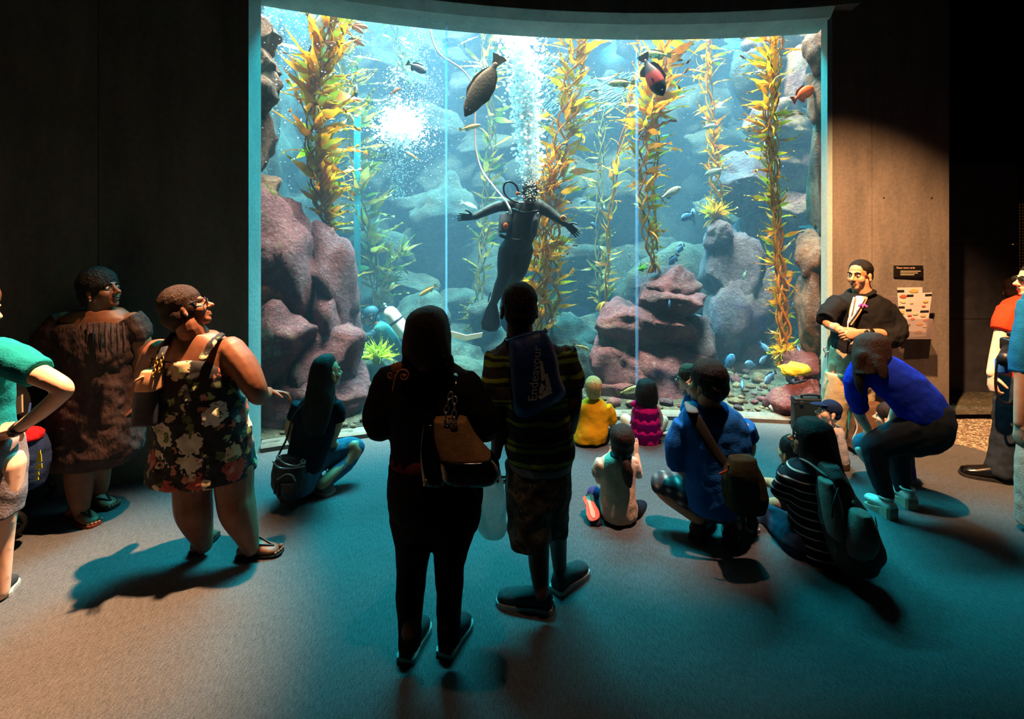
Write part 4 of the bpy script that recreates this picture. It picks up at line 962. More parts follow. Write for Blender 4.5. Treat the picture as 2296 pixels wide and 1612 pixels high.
class Person:
    def __init__(s, label, base, skin, group=None):
        s.r = root('person', base, label, 'person', group); s.skin = skin; s.core = []; s.fine = []; s.raw = []
    def body(s, voxel=.010, hv=.0055):
        parts = []
        if s.core: parts.append(skinned(s.core, voxel, 3))
        if s.fine: parts.append(skinned(s.fine, hv, 2))
        parts += s.raw
        s.b = obj('body', join(parts), s.skin, s.r); return s.b
    def add(s, name, mat, prims, voxel=.010, fold=0.0, smooth=3, parent=None, raw=False):
        return obj(name, join(prims) if raw else skinned(prims, voxel, smooth, fold), mat, parent or s.r)
    def shoe(s, h, t, w, mat, sole, hs=HS_SHOE, sh=.018, k=1.0, name='shoe'):
        """h, t: floor points of heel and toe"""
        o = obj(name, foot_shape(h, t, w * k, [x * k for x in hs], sh), mat, s.r)
        obj('sole', prism(sole_poly(h, t, w * k, 0.001, .006), (0, 0, sh + .004)), sole, o, smooth=False); return o
    def bare(s, h, t, w, strap, sole, z=.016):
        s.raw.append(foot_shape(h, t - (t - h) * .08, w, HS_FOOT, z)); d = (t - h).normalized(); a = V((d.y, -d.x, 0))
        for i, (o, f) in enumerate(((-.38, .93), (-.18, .985), (0, .975), (.17, .945), (.33, .90))):
            r = .5 * w * (.24 if i == 0 else .17); c = h + (t - h) * f + a * o * w; s.raw.append(E(V((c.x, c.y, z + r * .85)), (r, r * 1.3, r * .85), n=8, m=6))
        o = obj('sandal', prism(sole_poly(h, t, w, 0.001, .006), (0, 0, z)), sole, s.r, smooth=False)
        q = h + (t - h) * .8; m1 = h + (t - h) * .42
        obj('strap', join([T([(V((q.x, q.y, z + .035)) + a * .0 , .007, .005), (V((m1.x, m1.y, z + .062)) + a * w * k * .34, .011, .005), (V((m1.x, m1.y, z + .01)) + a * w * k * .47 - d * .03, .011, .005)], n=8, sub=4) for k in (-1, 1)]), strap, o)

# ------------------------------------------------------------------ person: black clothes, centre
BLK = knit('black jersey', '#0d0d10', '#15151a'); BLKP = knit('black trousers', '#0a0a0c', '#111114')
p = Person('person in black top and trousers with a short dark bob, standing with folded arms', fl(960, 1440), SK_DARK)
hd = Head((957, 752, 2.22), (.05, 1, .12), scale=1.05)
p.fine += hd.skin(neck=(955, 850, 2.25))
p.core += [S([(905, 1010, 850, 2.26, .08), (880, 1045, 900, 2.26, .11), (900, 1030, 1000, 2.26, .11), (890, 1060, 1080, 2.26, .13), (900, 1050, 1140, 2.26, .12)]),
 T([(870, 878, 2.25, .05), (848, 935, 2.23, .055), (850, 965, 2.24, .045), (900, 945, 2.5, .035)]), T([(1050, 878, 2.25, .05), (1082, 935, 2.23, .055), (1092, 965, 2.24, .045), (1040, 945, 2.5, .035)]),
 T([(928, 1110, 2.27, .08), (922, 1270, 2.27, .06), (918, 1420, 2.2, .04)]), T([(1015, 1110, 2.27, .08), (1008, 1270, 2.27, .06), (1003, 1415, 2.22, .04)])]
p.raw += hand((900, 945, 2.5), (1, .2, .2), (0, 1, .4), 1, .6) + hand((1040, 945, 2.5), (-1, .2, .1), (0, 1, .4), 1, .6, -1)
p.body()
p.add('top', BLK, [S([(920, 995, 804, 2.25, .06), (888, 1018, 814, 2.25, .08), (862, 1038, 827, 2.25, .1), (848, 1056, 847, 2.25, .115), (846, 1070, 880, 2.25, .125), (856, 1064, 910, 2.25, .13), (870, 1052, 940, 2.25, .13), (878, 1040, 990, 2.26, .13), (874, 1050, 1030, 2.26, .135)]),
 T([(870, 852, 2.25, .07), (848, 925, 2.23, .074), (849, 955, 2.22, .062)]), T([(1046, 862, 2.25, .07), (1076, 925, 2.23, .074), (1088, 955, 2.22, .062)]),
 T([(849, 948, 2.22, .056), (852, 962, 2.26, .054), (900, 945, 2.45, .045)]), T([(1090, 955, 2.22, .055), (1085, 965, 2.26, .054), (1040, 945, 2.45, .045)])], fold=.012)
p.add('waistband', knit('plum waistband', '#5c1a2c', '#6e2236'), [S([(876, 1048, 1008, 2.26, .134), (875, 1050, 1022, 2.26, .138), (874, 1052, 1037, 2.26, .14)], sub=2)])
p.add('trousers', BLKP, [S([(874, 1052, 1034, 2.26, .138), (868, 1082, 1090, 2.27, .165), (874, 1082, 1130, 2.27, .165), (885, 1072, 1180, 2.27, .14)]),
 S([(876, 968, 1150, 2.27, .12), (887, 970, 1210, 2.27, .105), (890, 958, 1270, 2.27, .085), (889, 952, 1330, 2.26, .08), (893, 946, 1390, 2.24, .065), (893, 946, 1425, 2.22, .065), (895, 944, 1448, 2.2, .06)]),
 S([(968, 1078, 1150, 2.27, .12), (972, 1058, 1210, 2.27, .105), (974, 1042, 1270, 2.27, .085), (978, 1038, 1330, 2.26, .08), (982, 1034, 1380, 2.25, .065), (981, 1033, 1412, 2.24, .065), (983, 1031, 1438, 2.22, .06)])], fold=.012)
p.add('hair', H_BLACK, [S([(946, 970, 688, 2.21, .05), (928, 990, 696, 2.21, .085), (913, 1003, 715, 2.21, .112), (906, 1010, 745, 2.21, .122), (903, 1012, 775, 2.2, .118), (904, 1013, 800, 2.19, .1), (910, 1006, 815, 2.18, .07)])], .008, .012)
g = np.random.default_rng(3)
p.add('hair_strand', H_BLACK, [T([(x, 800, 2.12 + g.uniform(0, .06), .010), (x + g.uniform(-3, 3), 815, 2.12, .008), (x + g.uniform(-6, 7), 822 + g.uniform(0, 12), 2.12, .003)], n=6) for x in (907, 914, 924, 936, 985, 996, 1003, 1008, 1011)], raw=True)
SOLE_D = M('dark rubber', '#1c1c1e', '#28282a'); SOLE_W = M('pale rubber', '#8c8c88', '#a4a49e')
for h, t in (((908, 1486), (952, 1400)), ((995, 1474), (1046, 1392))): p.shoe(fl(*h), fl(*t), .095, M('dark suede', '#1a1a1d', '#242428', 20), SOLE_W)
PRINT = M('scroll print', '#c07860', '#a8664e', 30)
def spiral(cx, cy, r, turns, s0, d, w=.004):
    return T([(cx + r * (1 - i / 26 * .85) * math.cos(s0 + turns * 6.28 * i / 26), cy + r * (1 - i / 26 * .85) * math.sin(s0 + turns * 6.28 * i / 26), d, w * (1 - i / 40)) for i in range(26)], n=6, sub=1)
sc_ = [spiral(905, 842, 15, 1.4, 3.6, 2.088), spiral(876, 841, 9, 1.3, 0, 2.1, .0035), T([(880, 880, 2.088, .003), (884, 858, 2.088, .004), (890, 838, 2.088, .004), (892, 826, 2.09, .003)], n=6), E(V(at(884, 824, 2.09)), (.014, .003, .02)), E(V(at(895, 822, 2.088)), (.012, .003, .022)), E(V(at(907, 842, 2.088)), (.010, .003, .008))]
obj('scroll_print', join(sc_), PRINT, p.r)

# ------------------------------------------------------------------ handbag on her shoulder
b = root('handbag', at(1035, 1080, 2.12), 'tan and black trapeze handbag on a chain, hung from the black-clad shoulder', 'handbag')
TANL = M('tan leather', '#7a5a38', '#8c6a44', 40, rough=.55, bump=.3, bscale=200); PAT = M('black patent', '#08080a', '#101014', rough=.15, spec=.7)
def bagrows(rows): return S(rows, n=32, sub=3, sq=.55)
obj('body', skinned([bagrows([(973, 1046, 938, 2.10, .045), (975, 1068, 980, 2.09, .06), (988, 1103, 1022, 2.08, .075)])], .007, 2), TANL, b)
obj('base', skinned([bagrows([(985, 1104, 1020, 2.08, .078), (986, 1118, 1040, 2.08, .082), (990, 1120, 1062, 2.08, .08), (1000, 1108, 1078, 2.08, .06)])], .007, 2), PAT, b)
obj('side_gusset', skinned([bagrows([(950, 978, 945, 2.11, .04), (944, 985, 1000, 2.1, .06), (948, 1000, 1060, 2.09, .07), (955, 1000, 1082, 2.09, .05)])], .008, 2), PAT, b)
def torus(c, R, r, ax1, ax2, n=14):
    return T([(pt(c) + V(ax1) * R * math.cos(a) + V(ax2) * R * math.sin(a), r) for a in np.linspace(0, 2 * math.pi, n)], n=6, sub=1)
def chain(name, parent, pts, link, mat, wire=.0035):
    C = catmull([tuple(pt(q)) for q in pts], 12); acc = [0]
    for i in range(1, len(C)): acc.append(acc[-1] + np.linalg.norm(C[i] - C[i - 1]))
    n = max(int(acc[-1] / (link * 1.5)), 2)
    for i in range(n):
        s_ = acc[-1] * (i + .5) / n; c = np.array([np.interp(s_, acc, C[:, k]) for k in range(3)]); c2 = np.array([np.interp(min(s_ + .01, acc[-1]), acc, C[:, k]) for k in range(3)])
        t_ = V(c2 - c).normalized() if np.linalg.norm(c2 - c) > 1e-6 else V((0, 0, 1)); a = t_.cross(V((0, 1, 0))).normalized() if i % 2 else t_.cross(V((1, 0, 0))).normalized()
        obj(name, T([(V(c) + t_ * link * math.cos(q) + a * link * .6 * math.sin(q), wire) for q in np.linspace(0, 2 * math.pi, 12)], n=5, sub=1), mat, parent)
chain('chain_link', b, [(1018, 950, 2.05), (1019, 915, 2.06), (1020, 890, 2.08)], .016, STEEL); chain('chain_link', b, [(998, 940, 2.06), (1004, 905, 2.07), (1012, 880, 2.09)], .016, STEEL)
obj('strap', T([(1019, 892, 2.085, .012, .006), (1022, 862, 2.11, .013, .006), (1020, 840, 2.17, .013, .006), (1018, 838, 2.27, .013, .006), (1018, 870, 2.38, .012, .005), (1018, 930, 2.42, .012, .005)], n=8), PAT, b)
for q in ((1018, 953, 2.045), (1003, 949, 2.05)): obj('eyelet', torus(q, .012, .004, (1, 0, 0), (0, 0, 1)), STEEL, b)
obj('tassel', T([(955, 1078, 2.02, .008), (953, 1086, 2.02, .008)], n=8), GOLDM, b)

# ------------------------------------------------------------------ person: striped tee and camouflage shorts
TEE = M_bands('striped jersey', .215, [(0, rgb('#3c3a3e')), (.14, rgb('#7c9c28')), (.24, rgb('#38363a')), (.31, rgb('#6c8c24')), (.37, rgb('#383638')), (.62, rgb('#5c5444')), (.68, rgb('#3a383c')), (.78, rgb('#96a832')), (.88, rgb('#343238'))], warp=.035)
def mat_camo():
    m, nt, b_ = newmat('camouflage'); tc = nd(nt, 'ShaderNodeTexCoord'); nz = nd(nt, 'ShaderNodeTexNoise'); nz.inputs['Scale'].default_value = 13; nz.inputs['Detail'].default_value = 3
    nt.links.new(tc.outputs['Object'], nz.inputs['Vector']); r = ramp(nt, [(0, rgb('#22241f')), (.42, rgb('#3c3e36')), (.52, rgb('#5a5a50')), (.6, rgb('#2c2e28')), (.68, rgb('#6c6a5e'))], 'CONSTANT')
    nt.links.new(nz.outputs['Fac'], r.inputs[0]); nt.links.new(r.outputs[0], b_.inputs['Base Color']); b_.inputs['Roughness'].default_value = .9; return m
p = Person('person in striped tee and camouflage shorts carrying a blue drawstring bag', fl(1215, 1345), SK_DARK)
hd = Head((1164, 694, 2.56), (-.12, 1, .06), scale=1.12)
p.fine += hd.skin(neck=(1168, 775, 2.58), nr=.062)
p.core += [S([(1140, 1225, 775, 2.6, .08), (1115, 1270, 830, 2.6, .11), (1120, 1270, 920, 2.6, .12), (1140, 1270, 1010, 2.6, .12), (1145, 1265, 1080, 2.6, .12)]),
 T([(1118, 800, 2.58, .055), (1118, 870, 2.56, .05), (1122, 930, 2.55, .045), (1116, 985, 2.56, .036), (1112, 1022, 2.58, .028)]), T([(1268, 795, 2.62, .055), (1286, 870, 2.6, .048), (1284, 920, 2.6, .042), (1278, 965, 2.68, .034)]),
 T([(1185, 1090, 2.6, .085), (1206, 1200, 2.58, .06), (1208, 1260, 2.56, .055), (1214, 1330, 2.5, .038)]), T([(1245, 1090, 2.65, .08), (1250, 1190, 2.72, .055), (1252, 1230, 2.74, .048), (1256, 1290, 2.72, .036)])]
p.raw += hand((1112, 1022, 2.58), (-.1, .1, -1), (-1, .2, 0), 1.05, .9, -1) + hand((1278, 965, 2.68), (-.2, .6, -.8), (1, 0, .2), 1.05, .4)
p.body()
p.add('shirt', TEE, [S([(1140, 1208, 758, 2.58, .06), (1122, 1240, 768, 2.58, .085), (1106, 1268, 790, 2.59, .12), (1110, 1276, 840, 2.6, .145), (1122, 1278, 900, 2.6, .15), (1130, 1282, 960, 2.6, .155), (1130, 1288, 1005, 2.6, .16), (1140, 1284, 1030, 2.6, .155)]),
 T([(1125, 795, 2.58, .085), (1114, 850, 2.56, .082), (1118, 904, 2.55, .080)], flat=True), T([(1258, 792, 2.61, .085), (1278, 840, 2.6, .072), (1284, 868, 2.6, .066)], flat=True)], fold=.022)
p.add('undershirt_hem', knit('pale undershirt', '#8a9090', '#a0a6a6'), [S([(1136, 1284, 1022, 2.6, .15), (1140, 1282, 1046, 2.6, .15)], sub=2)])
p.add('shorts', mat_camo(), [S([(1134, 1284, 1030, 2.61, .15), (1132, 1282, 1080, 2.61, .16), (1136, 1276, 1120, 2.62, .16)]), S([(1133, 1240, 1090, 2.58, .13), (1138, 1236, 1150, 2.57, .13), (1141, 1235, 1213, 2.56, .125)]), S([(1205, 1280, 1090, 2.7, .12), (1212, 1276, 1140, 2.72, .115), (1214, 1272, 1190, 2.74, .105)])], fold=.03)
CANV = M('charcoal canvas', '#2c3034', '#383c40', 60, rough=.9, bump=.4, bscale=300)
p.shoe(fl(1238, 1366), fl(1116, 1348), .105, CANV, SOLE_W); p.shoe(fl(1246, 1330), fl(1311, 1278), .105, CANV, SOLE_W)
p.add('hair', H_CURL, hd.cap(.004, .01), .007)
# drawstring bag
BAGB = M('blue nylon', '#0e3a78', '#0a2c60', 12, rough=.5, bump=.5, bscale=14, spec=.4)
b = root('drawstring_bag', at(1200, 930, 2.44), 'blue drawstring bag printed with lettering, worn over the striped tee', 'bag')
bp_ = [(1140, 764), (1180, 750), (1222, 742), (1246, 790), (1258, 850), (1268, 885), (1225, 918), (1180, 936), (1152, 924), (1146, 860), (1140, 800)]
cc = np.mean(bp_, 0); rings = []
for k, (sc2, dd) in enumerate(((.0, 2.37), (.5, 2.372), (.85, 2.385), (1, 2.42), (1.0, 2.45), (.9, 2.47))):
    rings.append(np.array([at(cc[0] + (x - cc[0]) * max(sc2, .02), cc[1] + (y - cc[1]) * max(sc2, .02), dd) for x, y in catmull(bp_ + bp_[:1], 3)[:-1]]))
v, f = loft(rings); v, f = bake(v, f, [('SMOOTH', dict(factor=.5, iterations=2)), ('DISPLACE', dict(texture=CLOUD, strength=.02, mid_level=.5))])
obj('sack', (v, f), BAGB, b)
obj('cord', join([T([(1145, 770, 2.45, .004), (1135, 758, 2.52, .004), (1130, 765, 2.62, .004)], n=6), T([(1218, 748, 2.45, .006), (1222, 738, 2.5, .006), (1225, 742, 2.58, .006)], n=6)]), M('cord', '#10161e'), b)
obj('gather', T([(1140, 766, 2.44, .012), (1180, 752, 2.43, .014), (1222, 744, 2.44, .012)], n=8), BAGB, b)
WPR = M('white print', '#b8bcc0', '#9a9ea2', 50)
tx = text_mesh('Endeavour', .062); ax_up = (at(1203, 800, 2.36) - at(1196, 880, 2.36)).normalized(); ax_l = V((-1, -.0, -.08)).normalized()
tv, tf = tx; A = np.array([ax_up, ax_l * 1.0, ax_up.cross(ax_l)])
obj('lettering', place(tx, at(1200, 838, 2.362), A), WPR, b, smooth=False)
shut = [((1208, 880), (1214, 858), (1222, 868), (1214, 888)), ((1206, 890), (1226, 872), (1240, 880), (1212, 896)), ((1214, 856), (1210, 812), (1216, 810), (1224, 850)), ((1224, 872), (1222, 840), (1228, 838), (1238, 876))]
obj('emblem', join([prism([at(x, y, 2.364) for x, y in q], (0, .004, 0)) for q in shut]), WPR, b, smooth=False)
# white shopping bag in the hand
def mat_plastic():
    m, nt, b_ = newmat('white plastic film'); b_.inputs['Base Color'].default_value = (.75, .8, .8, 1); b_.inputs['Roughness'].default_value = .3
    tl = nd(nt, 'ShaderNodeBsdfTranslucent'); tl.inputs[0].default_value = (.8, .85, .85, 1); mx = nd(nt, 'ShaderNodeMixShader'); mx.inputs[0].default_value = .45
    nz = nd(nt, 'ShaderNodeTexNoise'); nz.inputs['Scale'].default_value = 12; bpn = nd(nt, 'ShaderNodeBump'); bpn.inputs['Strength'].default_value = .7; bpn.inputs['Distance'].default_value = .03
    nt.links.new(nz.outputs['Fac'], bpn.inputs['Height']); nt.links.new(bpn.outputs[0], b_.inputs['Normal'])
    nt.links.new(b_.outputs[0], mx.inputs[1]); nt.links.new(tl.outputs[0], mx.inputs[2]); nt.links.new(mx.outputs[0], nt.nodes['Material Output'].inputs[0]); return m
b = root('shopping_bag', at(1100, 1195, 2.55), 'white plastic shopping bag dangling beside the camouflage shorts', 'bag')
obj('bag', skinned([S([(1092, 1118, 1050, 2.56, .03), (1078, 1130, 1085, 2.56, .06), (1070, 1134, 1130, 2.56, .085), (1066, 1135, 1165, 2.56, .09), (1078, 1134, 1190, 2.56, .07), (1098, 1128, 1200, 2.56, .04)])], .008, 2, .03), mat_plastic(), b)
obj('handle', join([T([(1098, 1055, 2.57, .012, .003), (1104, 1035, 2.58, .010, .003), (1108, 1024, 2.58, .006)], n=6), T([(1114, 1055, 2.57, .012, .003), (1112, 1035, 2.58, .010, .003), (1110, 1024, 2.58, .006)], n=6)]), MATS.get('x') or M('plastic handle', '#b8c4c4'), b)

# ------------------------------------------------------------------ person: floral sundress
def mat_floral():
    m, nt, b_ = newmat('floral print'); tc = nd(nt, 'ShaderNodeTexCoord'); nz = nd(nt, 'ShaderNodeTexNoise'); nz.inputs['Scale'].default_value = 22; nz.inputs['Detail'].default_value = 4
    nt.links.new(tc.outputs['Object'], nz.inputs['Vector'])
    mp = nd(nt, 'ShaderNodeMix', data_type='VECTOR'); mp.inputs[0].default_value = .06; nt.links.new(tc.outputs['Object'], mp.inputs[4]); nt.links.new(nz.outputs['Color'], mp.inputs[5])
    prev = None
    for sc_, lim, cols in ((7.0, .46, ['#d8cdb4', '#a84a3c', '#c8b48c', '#c46a54', '#e0d8c4']), (15, .36, ['#5c6a3c', '#8a9a5c', '#c8b890', '#4c5a38', '#b87a64'])):
        vo = nd(nt, 'ShaderNodeTexVoronoi'); vo.inputs['Scale'].default_value = sc_; nt.links.new(mp.outputs[1], vo.inputs['Vector'])
        sp = nd(nt, 'ShaderNodeSeparateColor'); nt.links.new(vo.outputs['Color'], sp.inputs[0])
        r = ramp(nt, [(i / 5, rgb(c)) for i, c in enumerate(cols)], 'CONSTANT'); nt.links.new(sp.outputs[0], r.inputs[0])
        n2 = nd(nt, 'ShaderNodeTexNoise'); n2.inputs['Scale'].default_value = 55; nt.links.new(tc.outputs['Object'], n2.inputs['Vector'])
        sub = nd(nt, 'ShaderNodeMath', operation='MULTIPLY_ADD'); sub.inputs[1].default_value = .5; nt.links.new(n2.outputs['Fac'], sub.inputs[0]); nt.links.new(vo.outputs['Distance'], sub.inputs[2])
        lt = nd(nt, 'ShaderNodeMath', operation='LESS_THAN'); lt.inputs[1].default_value = lim + .22; nt.links.new(sub.outputs[0], lt.inputs[0])
        mx = nd(nt, 'ShaderNodeMix', data_type='RGBA'); mx.inputs[6].default_value = (.008, .008, .01, 1)
        nt.links.new(lt.outputs[0], mx.inputs[0]); nt.links.new(r.outputs[0], mx.inputs[7])
        if prev: nt.links.new(prev.outputs[2], mx.inputs[6])
        prev = mx
    nt.links.new(prev.outputs[2], b_.inputs['Base Color']); b_.inputs['Roughness'].default_value = .85; return m
FLOR = mat_floral()
p = Person('person in a black floral sundress and flip-flops looking up at the tank', fl(500, 1230), SK_BROWN)
hd = Head((420, 694, 2.93), (.78, .42, .38), (-.35, .1, 1), 1.08)
p.fine += hd.skin(neck=(438, 758, 2.95), nr=.068)
p.core += [S([(400, 480, 745, 2.96, .09), (350, 530, 780, 2.96, .12), (352, 540, 830, 2.96, .15), (365, 540, 900, 2.96, .15), (370, 545, 1000, 2.97, .15)]),
 T([(516, 785, 2.95, .085), (548, 825, 2.92, .082), (572, 870, 2.9, .066), (582, 888, 2.95, .055), (596, 884, 3.08, .04), (602, 878, 3.14, .032)]), T([(356, 790, 2.97, .085), (335, 840, 2.97, .08), (328, 890, 2.96, .062), (340, 935, 3.02, .045), (360, 950, 3.1, .035)]),
 T([(435, 1050, 2.97, .115), (432, 1110, 2.96, .105), (436, 1150, 2.95, .1), (450, 1195, 2.97, .07), (458, 1222, 2.98, .048)]), T([(524, 1050, 2.97, .115), (527, 1110, 2.96, .105), (535, 1150, 2.94, .1), (552, 1195, 2.93, .07), (562, 1228, 2.92, .048)])]
p.raw += hand((602, 878, 3.13), (.75, .35, -.2), (0, .4, 1), 1.0, .7)
SND = M('sandal strap', '#101012', '#1c1c20', rough=.4)
p.bare(fl(438, 1246), fl(481, 1196), .095, SND, M('sandal foam', '#14100e')); p.bare(fl(535, 1246), fl(632, 1240), .1, SND, M('sandal foam', '#14100e'))
p.body()
p.add('dress', FLOR, [S([(352, 512, 796, 2.96, .155), (352, 538, 830, 2.96, .175), (358, 545, 880, 2.96, .18), (356, 548, 930, 2.96, .19), (350, 556, 985, 2.97, .21), (344, 564, 1035, 2.97, .225), (342, 566, 1062, 2.97, .23)]),
 T([(392, 752, 2.93, .024, .012), (372, 765, 2.86, .026, .012), (356, 795, 2.83, .03, .014)], n=8), T([(494, 752, 2.93, .024, .012), (478, 768, 2.85, .026, .012), (455, 800, 2.8, .034, .014)], n=8)], fold=.03)
p.add('hair', H_BROWN, hd.cap(.018, .03) + [hd.e(0, -.075, -.01, .075, .06, .065), hd.e(0, -.06, -.06, .05, .05, .045), hd.e(.045, .0, .01, .042, .06, .07), hd.e(-.045, .0, .01, .042, .06, .07)], .008, .006)
p.add('glasses', BLACKP, [hd.t([(-.06, .095, .012, .003), (-.078, .03, .012, .0035), (-.082, -.02, .01, .003)], 6), hd.t([(.06, .095, .012, .003), (.078, .03, .012, .0035), (.082, -.02, .01, .003)], 6)] + [T([(hd.p(q * .033 + .024 * math.cos(a), .104, .004 + .018 * math.sin(a)), .0028) for a in np.linspace(0, 6.28, 14)], n=6, sub=1) for q in (-1, 1)], raw=True)
p.add('earring', STEEL, [hd.e(.088, .0, -.042, .006, .006, .008, 8, 6)], raw=True)
b = root('shoulder_bag', at(345, 940, 2.78), 'tan topped dark shoulder bag hanging against the floral sundress', 'handbag')
obj('body', skinned([bagrows([(312, 362, 872, 2.8, .05), (308, 364, 905, 2.8, .065), (304, 364, 948, 2.8, .07)])], .008, 2), M('slate leather', '#2c3036', '#383c44', 20, rough=.5), b)
obj('flap', skinned([bagrows([(325, 362, 828, 2.78, .045), (318, 363, 850, 2.78, .062), (312, 363, 872, 2.78, .068)])], .007, 2), M('peach leather', '#b88866', '#c89874', 20, rough=.55), b)
obj('clasp', T([(320, 845, 2.72, .008), (308, 852, 2.71, .008), (303, 856, 2.71, .006)], n=8), M('peach leather'  , '#b88866'), b)
chain('chain_link', b, [(342, 845, 2.70), (350, 815, 2.74), (356, 795, 2.77)], .013, GOLDM); chain('chain_link', b, [(356, 835, 2.71), (362, 812, 2.74), (366, 792, 2.77)], .013, GOLDM)
obj('strap', T([(360, 800, 2.76, .02, .006), (372, 772, 2.81, .022, .006), (384, 752, 2.88, .02, .006), (392, 748, 2.97, .02, .006), (388, 790, 3.1, .018, .005)], n=8), M('slate leather', '#2c3036'), b)

# ------------------------------------------------------------------ person: brown dress by the wall
p = Person('person in a gathered brown dress looking up beside the dark wall', fl(205, 1150), SK_BROWN)
hd = Head((228, 652, 3.4), (.93, -.12, .22), (-.2, 0, 1), 1.12)
p.fine += hd.skin(neck=(215, 712, 3.42), nr=.07)
p.core += [S([(172, 268, 692, 3.42, .1), (140, 298, 722, 3.42, .13), (150, 300, 800, 3.42, .15), (140, 300, 900, 3.42, .16), (140, 300, 990, 3.42, .16)]),
 T([(145, 725, 3.42, .085), (105, 765, 3.38, .075), (78, 800, 3.35, .06), (110, 840, 3.28, .045), (140, 865, 3.25, .036)]), T([(298, 722, 3.44, .075), (318, 780, 3.46, .066), (322, 840, 3.46, .052), (312, 900, 3.42, .036)]),
 T([(180, 1010, 3.4, .1), (178, 1070, 3.38, .085), (179, 1110, 3.36, .07), (182, 1150, 3.34, .045)]), T([(222, 1000, 3.5, .095), (222, 1050, 3.52, .075), (222, 1090, 3.54, .06), (218, 1118, 3.54, .042)])]
p.raw += hand((312, 900, 3.42), (-.2, 0, -1), (1, .2, 0), 1, .5) + hand((140, 865, 3.25), (.7, .2, -.4), (-.5, -1, 0), 1, .5)
p.bare(fl(158, 1158), fl(216, 1180), .1, SND, M('red sandal', '#6a2c1c')); p.bare(fl(203, 1136), fl(260, 1138), .1, SND, M('sandal foam', '#14100e'))
p.body(hv=.005)
hd.eyes(p.r)
BRN = M('brown crinkle cotton', '#2c1c1a', '#3e2c28', 9, rough=.8, bump=.6, bscale=40, stretch=(1.4, 1.4, .5))
p.add('dress', BRN, [S([(150, 282, 716, 3.42, .13), (128, 304, 732, 3.42, .165), (138, 306, 765, 3.42, .19), (152, 306, 800, 3.42, .2), (156, 300, 826, 3.42, .185), (142, 304, 870, 3.42, .2), (122, 308, 930, 3.42, .215), (114, 312, 975, 3.42, .22), (116, 308, 1010, 3.42, .22), (122, 292, 1034, 3.42, .2)]),
 T([(152, 720, 3.42, .1), (118, 752, 3.39, .105), (100, 775, 3.38, .1)], flat=True), T([(285, 712, 3.43, .09), (306, 740, 3.45, .09), (312, 762, 3.46, .082)], flat=True)], fold=.03)
g = np.random.default_rng(4)
p.add('gather', BRN, [T([(185 + i * 13, 722 + abs(i - 4) * 1.0, 3.42 - .15 - .03 * math.sin(i * .4), .006), (184 + i * 13.5, 760, 3.23 + .006 * abs(i - 4), .010), (186 + i * 13, 800 + g.uniform(-12, 8), 3.225 + .006 * abs(i - 4), .005)], n=6, sub=4) for i in range(8)], raw=True)
p.add('hair', H_CURL, hd.cap(.022, .02) + [hd.e(0, -.03, .085, .07, .075, .05), hd.e(0, -.08, .0, .07, .05, .07)], .008, .012)
p.add('earring', STEEL, [hd.e(.086, .0, -.05, .008, .008, .008, 8, 6)], raw=True)

# ------------------------------------------------------------------ person: teal shirt at the edge, with stroller
p = Person('person in a teal tee and grey shorts bending over the stroller', fl(-40, 1340), SK_FAIR)
hd = Head((-60, 690, 2.45), (.3, 1, -.3), scale=1.0)
p.fine += hd.skin(neck=(-62, 770, 2.5))
p.core += [S([(-110, -15, 770, 2.52, .08), (-125, 10, 820, 2.54, .11), (-115, 5, 900, 2.58, .11), (-110, 25, 985, 2.6, .12)]),
 T([(-2, 800, 2.5, .055), (70, 832, 2.47, .055), (125, 858, 2.44, .047), (143, 872, 2.44, .043), (134, 886, 2.45, .042), (90, 925, 2.5, .038), (36, 964, 2.55, .028)]), T([(-110, 810, 2.55, .05), (-150, 900, 2.5, .045), (-90, 980, 2.7, .03)]),
 T([(10, 1040, 2.6, .09), (6, 1150, 2.6, .062), (2, 1210, 2.62, .055), (0, 1330, 2.62, .04)]), T([(-70, 1040, 2.6, .09), (-70, 1150, 2.6, .062), (-70, 1330, 2.6, .04)])]
p.raw += hand((36, 964, 2.55), (-.85, .2, -.3), (.2, .3, 1), 1, .6)
p.body()
p.add('shirt', knit('teal jersey', '#0a8a90', '#0c7a84'), [S([(-95, -25, 756, 2.5, .07), (-130, 14, 785, 2.52, .12), (-128, 14, 850, 2.55, .135), (-120, 10, 920, 2.58, .135), (-112, 18, 990, 2.6, .14)]), T([(-20, 790, 2.5, .085), (30, 808, 2.48, .088), (86, 838, 2.46, .078)], flat=True)], fold=.012)
p.add('shorts', knit('grey shorts', '#6c6468', '#7c7478'), [S([(-112, 30, 985, 2.6, .15), (-112, 38, 1040, 2.6, .15), (-50, 38, 1100, 2.6, .12), (-40, 34, 1155, 2.6, .11)]), S([(-115, -40, 1040, 2.6, .12), (-112, -44, 1155, 2.6, .1)])], fold=.015)
p.add('hair', H_LBROWN, hd.cap(.018, .02) + [hd.t([(0, -.06, -.02, .08, .05), (.05, -.06, -.12, .075, .04), (.13, -.02, -.2, .03, .02)])], .009)
p.add('bracelet', BLACKP, [T([(46, 957, 2.54, .034), (32, 967, 2.555, .032)], n=14, sub=2, flat=True)], raw=True)
p.shoe(fl(-2, 1345), fl(20, 1310), .1, CANV, SOLE_W); p.shoe(fl(-75, 1345), fl(-60, 1310), .1, CANV, SOLE_W)
